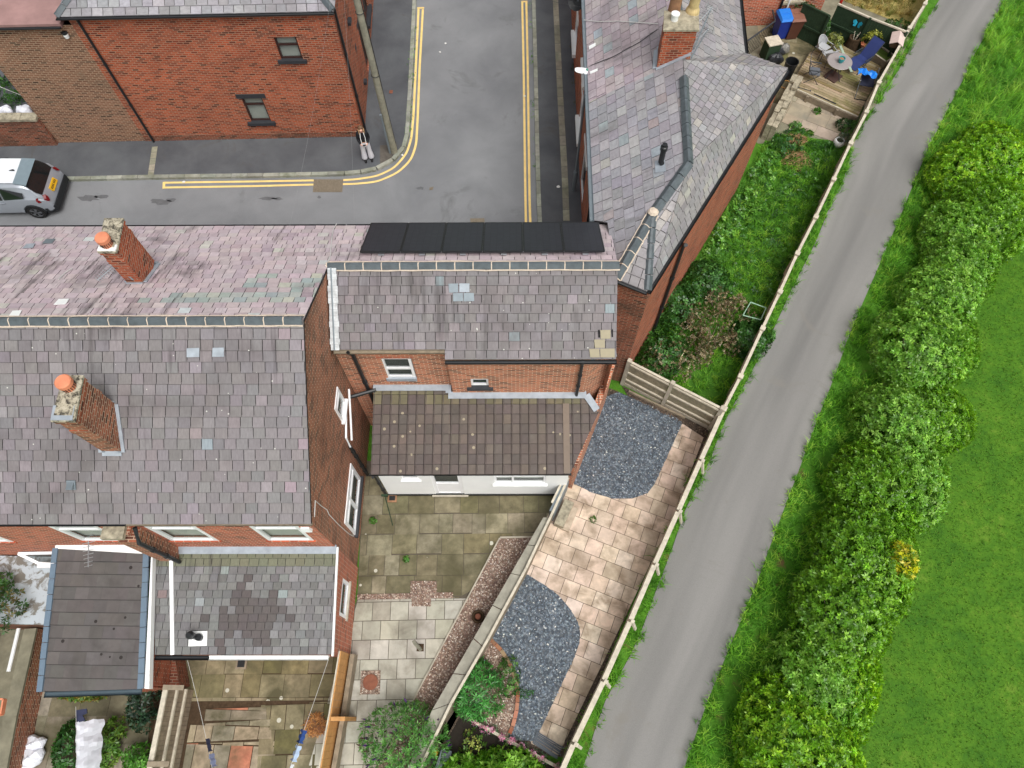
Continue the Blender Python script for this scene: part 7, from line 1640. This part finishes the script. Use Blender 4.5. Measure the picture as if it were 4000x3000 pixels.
# furniture
paint('table top', S(150,142,140), .35); paint('chair grey', S(96,100,106), .6); paint('chair silver', S(168,170,172), .5); paint('navy mesh', S(38,52,104), .7); paint('dark navy mesh', S(26,32,56), .75); paint('blue sheet', S(30,130,226), .4); paint('teal glaze', S(44,150,156), .3); paint('brown base', S(84,62,56), .7); paint('pale green board', S(160,178,158), .8)
qt = P(3281,238,DZ+.72); tb = thing('garden_table', 'round grey garden table with metal legs on the deck', 'table', (qt.x,qt.y,DZ)); mb = MB(); c = Vector((qt.x,qt.y,DZ)); mb.lathe(c+Vector((0,0,.70)), [(0,0),(.48,0),(.5,.012),(.48,.024),(0,.024)], 30); mb.build('tabletop', M['table top'], tb)
for k in range(4): a = k*1.571+.5; mb = MB(); mb.tube([c+Vector((math.cos(a)*.36,math.sin(a)*.36,.69)), c+Vector((math.cos(a)*.12,math.sin(a)*.12,.38)), c+Vector((math.cos(a)*.42,math.sin(a)*.42,.0))], .016, 6); mb.build('leg', M['chair frame'], tb)
qb = P(3263,300,DZ+.03); mb = MB(); Mx = Matrix.Translation(c+Vector((-.02,-.08,0))) @ Matrix.Rotation(.75, 4, 'Z'); mb.box((-.28,-.28,0),(.28,.28,.06), M=Mx); mb.tube([c+Vector((-.02,-.08,.06)), c+Vector((-.02,-.08,.4))], .03, 8); tag(mb.solo('parasol_base', M['brown base'], 'square brown parasol base standing under the round table', 'parasol base'))
qp = P(3287,234,DZ+.83); pt_p = thing('plant_pot', 'teal glazed pot with dry soil on the round table', 'pot', (qp.x,qp.y,DZ+.725)); mb = MB(); mb.lathe((qp.x,qp.y,DZ+.726), [(.08,0),(.12,.1),(.13,.2),(.115,.2),(.1,.15)], 18); mb.build('pot', M['teal glaze'], pt_p); mb = MB(); mb.lathe((qp.x,qp.y,DZ+.726), [(.0,.14),(.106,.15),(0,.165)], 14); mb.build('soil', M['terra_old'], pt_p)
a, b = P(3276,166,.75), P(3326,285,DZ+.74); mb = MB(); mb.beam(a, b.lerp(a,.02)+Vector((0,0,.03)), .1, .025); tag(mb.solo('loose_plank', M['pale green board'], 'pale green plank leaning across the round table', 'plank'))
def chair(lab, u, v, ang, fabric, tub=False):
    q = P(u, v, DZ+.43); t = thing('garden_chair', lab, 'chair', (0,0,0), 'chairs on the deck'); mb = MB()
    if tub:
        mb.box((-.23,-.22,.40),(.23,.22,.43)); mb.build('seat', M[fabric], t); mb = MB(); N = 13
        rows = [[Vector((math.cos(math.pi*k/(N-1))*(.24+.03*h), .05+math.sin(math.pi*k/(N-1))*(.2+.04*h), .43+h*(.12+.26*math.sin(math.pi*k/(N-1))))) for k in range(N)] for h in (0, .5, 1)]
        for r0, r1 in zip(rows, rows[1:]):
            for k in range(N-1): mb.poly([r0[k], r0[k+1], r1[k+1], r1[k]])
        bo = mb.build('backrest', M[fabric], t); mb = MB(); mb.tube([Vector((.27,-.24,.55))]+rows[2]+[Vector((-.27,-.24,.55))], .016, 6); mb.build('back_frame', M['chair silver'], bo)
        legs = [((.26,-.24,.55),(.26,-.26,0)), ((-.26,-.24,.55),(-.26,-.26,0)), ((.2,.2,.42),(.24,.26,0)), ((-.2,.2,.42),(-.24,.26,0))]
    else:
        mb.box((-.23,-.22,.42),(.23,.22,.435)); mb.build('seat', M[fabric], t); mb = MB(); mb.hexa([Vector(p) for p in ((-.23,.2,.45),(.23,.2,.45),(.23,.215,.45),(-.23,.215,.45),(-.23,.34,1.0),(.23,.34,1.0),(.23,.355,1.0),(-.23,.355,1.0))]); mb.build('backrest', M[fabric], t)
        for s in (-1,1): mb = MB(); mb.box((s*.25-.025,-.2,.63),(s*.25+.025,.25,.65)); mb.tube([(s*.25,-.15,.63),(s*.25,.1,.42)], .012, 5); mb.build('armrest', M['chair frame'], t)
        legs = [((.24,.22,.6),(.24,-.28,0)), ((-.24,.22,.6),(-.24,-.28,0)), ((.24,-.2,.43),(.24,.3,0)), ((-.24,-.2,.43),(-.24,.3,0))]
    for a, b in legs: mb = MB(); mb.tube([a, b], .013, 6); mb.build('leg', M['chair frame'], t)
    t.location = (q.x,q.y,DZ); rot(t, ang); return t
chair('dark grey folding chair left of the round table', 3182,278, math.radians(78), 'chair grey'); chair('silver tub chair standing farthest from the table', 3216,182, math.radians(38), 'chair silver', True); chair('silver tub chair pushed up behind the round table', 3242,212, math.radians(200), 'chair silver', True)
lo = P(3370,230,DZ+.35); lt_ = thing('sun_lounger', 'navy mesh reclining lounger by the green fence', 'lounger', (0,0,0)); mb = MB(); prof = [(-.75,.32),(-.5,.44),(-.3,.44),(-.05,.36),(.12,.36),(.5,.86),(.62,1.0)]
for (x0_,z0_),(x1_,z1_) in zip(prof, prof[1:]): mb.hexa([Vector(p) for p in ((x0_,-.25,z0_-.015),(x0_,.25,z0_-.015),(x1_,.25,z1_-.015),(x1_,-.25,z1_-.015),(x0_,-.25,z0_),(x0_,.25,z0_),(x1_,.25,z1_),(x1_,-.25,z1_))])
mb.build('mesh_seat', M['navy mesh'], lt_)
for s in (-1,1):
    mb = MB(); mb.tube([(x,s*.27,z) for x, z in prof], .016, 6); mb.build('side_rail', M['chair frame'], lt_); mb = MB(); mb.tube([(-.35,s*.3,.6),(.2,s*.3,.6)], .02, 6); mb.build('armrest', M['chair frame'], lt_); mb = MB(); mb.tube([(-.45,s*.27,.43),(.1,s*.29,0)], .014, 6); mb.build('leg', M['chair frame'], lt_); mb = MB(); mb.tube([(.15,s*.27,.6),(-.5,s*.29,0)], .014, 6); mb.build('leg', M['chair frame'], lt_)
lt_.location = (lo.x,lo.y,DZ); rot(lt_, math.radians(38))
fo_ = P(3382,335,DZ+.3); ft_ = thing('folding_chair', 'folded back dark navy reclining chair at the right of the deck', 'chair', (0,0,0)); mb = MB(); mb.hexa([Vector(p) for p in ((-.26,-.1,.35),(.26,-.1,.35),(.26,.36,.62),(-.26,.36,.62),(-.26,-.1,.365),(.26,-.1,.365),(.26,.36,.635),(-.26,.36,.635))]); mb.build('mesh_seat', M['dark navy mesh'], ft_)
for s in (-1,1):
    mb = MB(); mb.tube([(s*.3,-.5,.02),(s*.29,.0,.4),(s*.28,.45,.85)], .016, 6); mb.build('side_rail', M['chair frame'], ft_); mb = MB(); mb.tube([(s*.3,.4,.03),(s*.3,-.05,.55)], .016, 6); mb.build('leg', M['chair silver'], ft_)
mb = MB(); mb.tube([(-.3,-.5,.02),(.3,-.5,.02)], .016, 6); mb.build('foot_rail', M['black'], ft_); ft_.location = (fo_.x,fo_.y,DZ); rot(ft_, math.radians(-14))
# blue sheet draped on the chair back
mb = MB(); c = P(3388,283,DZ+.85); n = 8; G = {}
for i in range(n+1):
    for j in range(5):
        x = (i/n-.5)*.72; y = (j/4-.5)*.36; G[i,j] = c+Vector((x*.96+y*.2, y-x*.28, .06*math.sin(i*1.7+j)+.05*math.sin(j*2.1+i*.6)-.9*y*y-.18*x*x+.04*R.random()))
for i in range(n):
    for j in range(4): mb.poly([G[i,j], G[i+1,j], G[i+1,j+1], G[i,j+1]])
mb.solo('plastic_sheet', M['blue sheet'], 'crumpled bright blue plastic sheet over the folded chair', 'sheet', smooth=True)
pk_ = P(3453,212,.55); pt2 = thing('wooden_planter', 'raised wooden planter filled with moss near the path fence', 'planter', (0,0,0)); mb = MB()
for a, b in (((-.35,-.28),(.35,-.28)),((.35,-.28),(.35,.28)),((.35,.28),(-.35,.28)),((-.35,.28),(-.35,-.28))): mb.wallbar(Vector((a[0],a[1],0)), Vector((b[0],b[1],0)), 0, .55, .04)
mb.build('box', M['wood_grey'], pt2); mb = MB()
for a, b in (((-.37,-.28),(.37,-.28)),((.35,-.3),(.35,.3)),((.37,.28),(-.37,.28)),((-.35,.3),(-.35,-.3))): mb.beam(Vector((a[0],a[1],.56)), Vector((b[0],b[1],.56)), .06, .02)
mb.build('rim', M['wood_old'], pt2); mb = MB(); mb.box((-.33,-.26,.3),(.33,.26,.5)); paint('moss', S(84,106,40), .95, 0, .35); mb.build('moss', M['moss'], pt2); pt2.location = (pk_.x,pk_.y,0); rot(pt2, math.radians(-52))
sq = P(3322,185,.1); sp2 = thing('stump_planter', 'hollow tree stump planter with dry sticks by the green fence', 'planter', (sq.x,sq.y,0)); mb = MB(); mb.lathe((sq.x,sq.y,0), [(.3,0),(.25,.45),(.24,.6),(.17,.6),(.15,.35),(0,.33)], 16); mb.build('stump', M['soil'], sp2)
for a in (.3,2.2,4.5): mb = MB(); mb.tube([(sq.x,sq.y,.34),(sq.x+math.cos(a)*.14,sq.y+math.sin(a)*.14,.8)], .018, 5); mb.build('stick', M['wood_old'], sp2)
bq = P(3508,150,1.35); bh = thing('bird_house', 'pale pitched roof bird house on a dark post by the path fence', 'bird house', (0,0,0)); mb = MB(); mb.tube([(0,0,0),(0,0,1.1)], .05, 8); mb.build('post', M['wood_green'], bh); mb = MB(); mb.box((-.2,-.28,1.1),(.2,.28,1.32)); mb.build('box', M['soil'], bh); mb = MB()
for s in (-1,1): mb.hexa([Vector(p) for p in ((0,-.36,1.44),(0,.36,1.44),(s*.27,.36,1.28),(s*.27,-.36,1.28),(0,-.36,1.47),(0,.36,1.47),(s*.27,.36,1.31),(s*.27,-.36,1.31))])
paint('pink wood', S(206,186,178), .8); mb.build('roof', M['pink wood'], bh); bh.location = (bq.x,bq.y,0); rot(bh, math.radians(-22))
q = P(3255,168,.2); t = thing('plant_tub', 'black plastic tub holding the yellow green bush', 'tub', (q.x,q.y,0)); mb = MB(); mb.lathe((q.x,q.y,0), [(.2,0),(.25,.42),(.22,.42),(.2,.3),(0,.3)], 16); mb.build('tub', M['black'], t)
q = P(3363,200,.1); t = thing('terracotta_pot', 'low terracotta pot of seedlings behind the lounger', 'pot', (q.x,q.y,DZ)); mb = MB(); mb.lathe((q.x,q.y,DZ), [(.1,0),(.17,.16),(.15,.16),(.13,.1),(0,.1)], 16); mb.build('pot', M['terra'], t)
q = P(3275,560,.12); t = thing('white_planter', 'round white planter of dark soil by the path fence', 'planter', (q.x,q.y,0)); mb = MB(); mb.lathe((q.x,q.y,0), [(.14,0),(.21,.14),(.2,.28),(.15,.32),(.13,.3),(.14,.24)], 20); mb.build('pot', M['white'], t, smooth=True); mb = MB(); mb.lathe((q.x,q.y,.25), [(0,0),(.14,0),(0,.02)], 12); mb.build('soil', M['soil'], t)
q = P(3292,540,.4); shrub('potted_shrub', 'grey green bush growing out beside the white planter', 'plant', (q.x+.05,q.y+.05,0), (.22,.18,.28), 60, 6, .09, .025, [S(90,110,96), S(70,90,76), S(110,130,112)], zc=.9, stems=2)
a, b = P(3108,338,DZ+.02), P(3168,355,DZ+.02); mb = MB(); mb.tube([a, b], .012, 6); mb.tube([a, a.lerp(b,.25)], .028, 8); mb.tube([b.lerp(a,.06), b], .03, 8); mb.solo('dog_lead', M['chair frame'], 'dark handled metal tool lying on the front of the deck', 'tool')
# green frame in the brambles
q = P(2942,1222,.75); t = thing('green_frame', 'open green plastic crate frame sticking out of the brambles', 'crate', (0,0,0)); paint('pale green plastic', S(150,186,160), .5); mb = MB(); cr2 = [(-.3,-.26,.8),(.3,-.2,.8),(.34,.28,.86),(-.2,.3,.86)]
for i in range(4): mb.tube([cr2[i], cr2[(i+1)%4]], .02, 6)
mb.build('rim', M['pale green plastic'], t)
for i in range(4): mb = MB(); mb.tube([cr2[i], (cr2[i][0]*.8,cr2[i][1]*.8-.1,0)], .016, 6); mb.build('leg', M['wood_green'], t)
t.location = (q.x,q.y,0); rot(t, -.4)
# yard objects
q = P(1868,2410,.12); t = thing('fire_bowl', 'small dark rusty chiminea bowl on the brown gravel strip', 'bowl', (q.x,q.y,.03)); mb = MB(); mb.lathe((q.x,q.y,.03), [(.1,0),(.17,.06),(.19,.16),(.15,.22),(.13,.2),(.12,.12),(0,.08)], 20); mb.build('bowl', M['soil'], t, smooth=True); mb = MB(); mb.lathe((q.x,q.y,.03), [(.06,.16),(.09,.2),(.07,.24),(.0,.24)], 12); mb.build('lid_knob', M['rust'], t)
f_ = P(1643,2537,0); mb = MB(); tpp = P(1617,2507,1.0); mb.beam(f_, Vector((tpp.x,tpp.y,1.0)), .09, .09); tag(mb.solo('post_stub', M['pole'], 'short square timber post standing in a grey slab', 'post'))
mb = MB(); c = P(1642,2530,.0); mb.box((c.x-.1,c.y-.1,.004),(c.x+.1,c.y+.1,.03)); struct(mb.build('post_hole', M['soil']))
a, b = P(1503,1935,.9), P(1534,2052,.03); mb = MB(); mb.tube([a, b], .014, 6); mb.beam(a-Vector((.1,0,0)), a+Vector((.1,0,0)), .06, .06); tag(mb.solo('broom', M['wood_green'], 'thin dark broom leaning on the corner of the white wall', 'broom'))
q = P(1533,1948,.0); t = thing('gully', 'small square brick edged drain gully at the foot of the white wall', 'gully', (q.x,q.y,0)); mb = MB(); mb.box((q.x-.14,q.y-.12,0),(q.x+.14,q.y+.12,.06)); mb.build('surround', M['terra_old'], t); mb = MB(); mb.box((q.x-.09,q.y-.07,.06),(q.x+.09,q.y+.07,.065)); mb.build('grate', M['black'], t)
q = P(945,2592,.0); t = thing('gully', 'square drain gully under the eave of the slate outrigger', 'gully', (q.x,q.y,0)); mb = MB(); mb.box((q.x-.15,q.y-.15,0),(q.x+.15,q.y+.15,.06)); mb.build('surround', M['wood_grey'], t); mb = MB(); mb.box((q.x-.1,q.y-.1,.06),(q.x+.1,q.y+.1,.066)); mb.build('grate', M['black'], t)
a = P(880,2562,2.0); b = P(935,2585,.1); pipe(og_, [a, Vector((b.x,a.y+.1,1.6)), Vector((b.x,a.y+.1,.1))], .045)
# washing lines
def line(lab, p, q, sag): mb = MB(); mb.tube(catenary(p, q, sag), .005, 5); o = mb.build('washing_line', M['wire'], loc=tuple(p)); tag(o, lab, 'washing line')
la, lb = P(730,2572,2.0), P(840,3060,1.9); line('left washing line with dark clothes over the flags', la, lb, .08); lc, ld = P(1288,2560,2.0), P(1110,3060,1.9); line('right washing line with blue clothes over the flags', lc, ld, .08)
def garment(lab, a, b, t0, t1, drop, mat, wd=.1):
    mb = MB(); p, q = a.lerp(b, t0), a.lerp(b, t1); d = (q-p).normalized(); n = Vector((d.y,-d.x,0)).normalized(); k = 6; g = {}
    for i in range(k+1):
        for j in range(4):
            s = i/k; w_ = (j-1)*wd*.6*(1+.3*math.sin(i*2.3)); g[i,j] = p.lerp(q, s)+n*w_+Vector((0,0,-drop*abs(j-1)*.45+.02*math.sin(i*3+j)-.03))
    for i in range(k):
        for j in range(3): mb.poly([g[i,j], g[i+1,j], g[i+1,j+1], g[i,j+1]])
    mb.solo('laundry', M[mat], lab, 'laundry', smooth=True)
paint('denim', S(46,76,140), .9, 0, .2); paint('pale blue cloth', S(186,206,236), .9, 0, .1); paint('dark cloth', S(50,54,78), .9, 0, .25); paint('grey blue cloth', S(130,138,168), .9, 0, .2)
garment('dark socks pegged on the left washing line', la, lb, .66, .76, .3, 'dark cloth', .07); garment('grey blue garment at the lower end of the left washing line', la, lb, .78, .88, .35, 'grey blue cloth'); garment('dark blue cloth pegged on the right washing line', lc, ld, .6, .7, .3, 'denim'); garment('pale blue cloth pegged on the right washing line', lc, ld, .72, .84, .35, 'pale blue cloth'); garment('small white cloth at the bottom end of the right washing line', lc, ld, .86, .93, .3, 'white bag', .07)
# white sheet and dark cloth drying in the left yard
zS = 1.5; wt = thing('white_sheet', 'large white sheet drying on a line in the bottom left yard', 'sheet', P(340,2900,0)); mb = MB(); A = P(296,2822,zS), P(386,2806,zS-.35), P(372,3010,zS-.35), P(298,3060,zS); g = {}; n = 14
for i in range(n+1):
    for j in range(7):
        s, r_ = i/n, j/6; p = A[0].lerp(A[3], s).lerp(A[1].lerp(A[2], s), r_); g[i,j] = p+Vector((.025*math.sin(i*1.3)*r_, .02*math.sin(j*2+i), .03*math.sin(i*.9+j*1.7)*r_-.25*r_*r_+.02*math.sin(2.1*i-j)))
for i in range(n):
    for j in range(6): mb.poly([g[i,j], g[i+1,j], g[i+1,j+1], g[i,j+1]])
for i in range(n): mb.poly([g[i,0], g[i+1,0], g[i+1,0]+Vector((-.03,0,-.7)), g[i,0]+Vector((-.03,0,-.7))])
mb.build('cloth', M['white bag'], wt, smooth=True)
mb = MB(); a = [P(u, v, zS-.05) for u, v in ((297,2774),(338,2768),(340,2786),(322,2794),(332,2814),(300,2824))]; mb.slab(a, .03); mb.solo('dark_garment', M['dark cloth'], 'dark garment on the line above the white sheet', 'laundry')
line('taut line holding the white sheet and dark garment', P(296,2760,zS+.02), P(298,3070,zS+.02), .02)
mb = MB(); q = [P(-20,2728,1.95), P(18,2732,1.95), P(8,2790,1.95), P(-20,2800,1.95)]
for i in range(4): mb.beam(q[i], q[(i+1)%4], .04, .14)
t = mb.solo('window_box', M['terra'], 'terracotta trough on the wall coping at the left edge', 'trough')
# dark plastic sheet, ball, lower dark corner
M['shaded'] = plain('dark peat soil', S(40,34,28), .95, 0, .4, 9)  # deep shade of the corner is painted into this near-black soil colour
sheet('lower_ground', [(1640,3080),(1800,2795),(2200,3010),(2200,3200),(1600,3200)], -.0, 'shaded')
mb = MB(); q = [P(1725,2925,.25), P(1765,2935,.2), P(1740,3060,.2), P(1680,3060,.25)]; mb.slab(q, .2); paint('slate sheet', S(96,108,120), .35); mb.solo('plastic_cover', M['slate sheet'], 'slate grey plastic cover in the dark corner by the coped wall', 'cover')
q = P(1697,2938,.12); mb = MB(); paint('yellow ball', S(196,160,50), .6); mb.lathe((q.x,q.y,.0), [(0,0),(.07,.03),(.11,.11),(.07,.19),(0,.22)], 16); mb.solo('ball', M['yellow ball'], 'yellow ball beside the slate grey plastic cover', 'ball', smooth=True)
mb = MB(); a, b = P(2080,2900,.03), P(2180,2965,.03)
for i in range(9): o_ = Vector((.02*i*.6, .03*i*.9, .012*(i%3))); mb.beam(a+o_*1.2, b+o_*1.2+Vector((R.uniform(-.05,.05),0,0)), .03, .025)
paint('slate strip', S(84,92,100), .5); mb.solo('slate_strips', M['slate strip'], 'bundle of dark slate grey strips lying across the paving corner', 'strips')
# extractor cowl on the bright rear wall
s_, z_ = onwall(1195,2062,Xo,dX); c = Xo+dX*s_+Vector((0,-.08,z_)); mb = MB(); mb.hexa([c+Vector(p) for p in ((-.13,0,-.12),(.13,0,-.12),(.13,.09,-.12),(-.13,.09,-.12),(-.1,.03,.1),(.1,.03,.1),(.1,.09,.1),(-.1,.09,.1))]); tag(mb.solo('extractor_cowl', M['upvc'], 'small white extractor cowl beside the right rear window of the end terrace', 'vent cowl'))
# litter
paint('litter', S(226,226,222), .7)
for i, (u, v, z, lab) in enumerate([(1607,303,.03,'white litter scrap in the gutter beside the pole pavement'), (1600,452,.03,'white litter scrap in the gutter lower down near the kerb bend'), (1719,205,.02,'pair of white litter scraps on the road centre'), (1741,172,.02,'tiny white litter scrap on the road, above the pair'), (720,712,.02,'pale crumpled paper at the end of the yellow lines'), (2180,738,.12,'square white scrap on the right pavement'), (1572,608,.02,'tiny white scrap at the corner kerb'), (2050,385,.12,'pale scrap beside the right double yellow line')]):
    q = P(u, v, 0); mb = MB(); a = R.uniform(0,3); r_ = .09 if i in (4,5) else .06; pts = [Vector((q.x+math.cos(a+k*1.26)*r_*R.uniform(.6,1), q.y+math.sin(a+k*1.26)*r_*R.uniform(.5,.8), z+R.uniform(0,.03))) for k in range(5)]; mb.slab(pts, .008); mb.solo('litter', M['litter'], lab, 'litter')
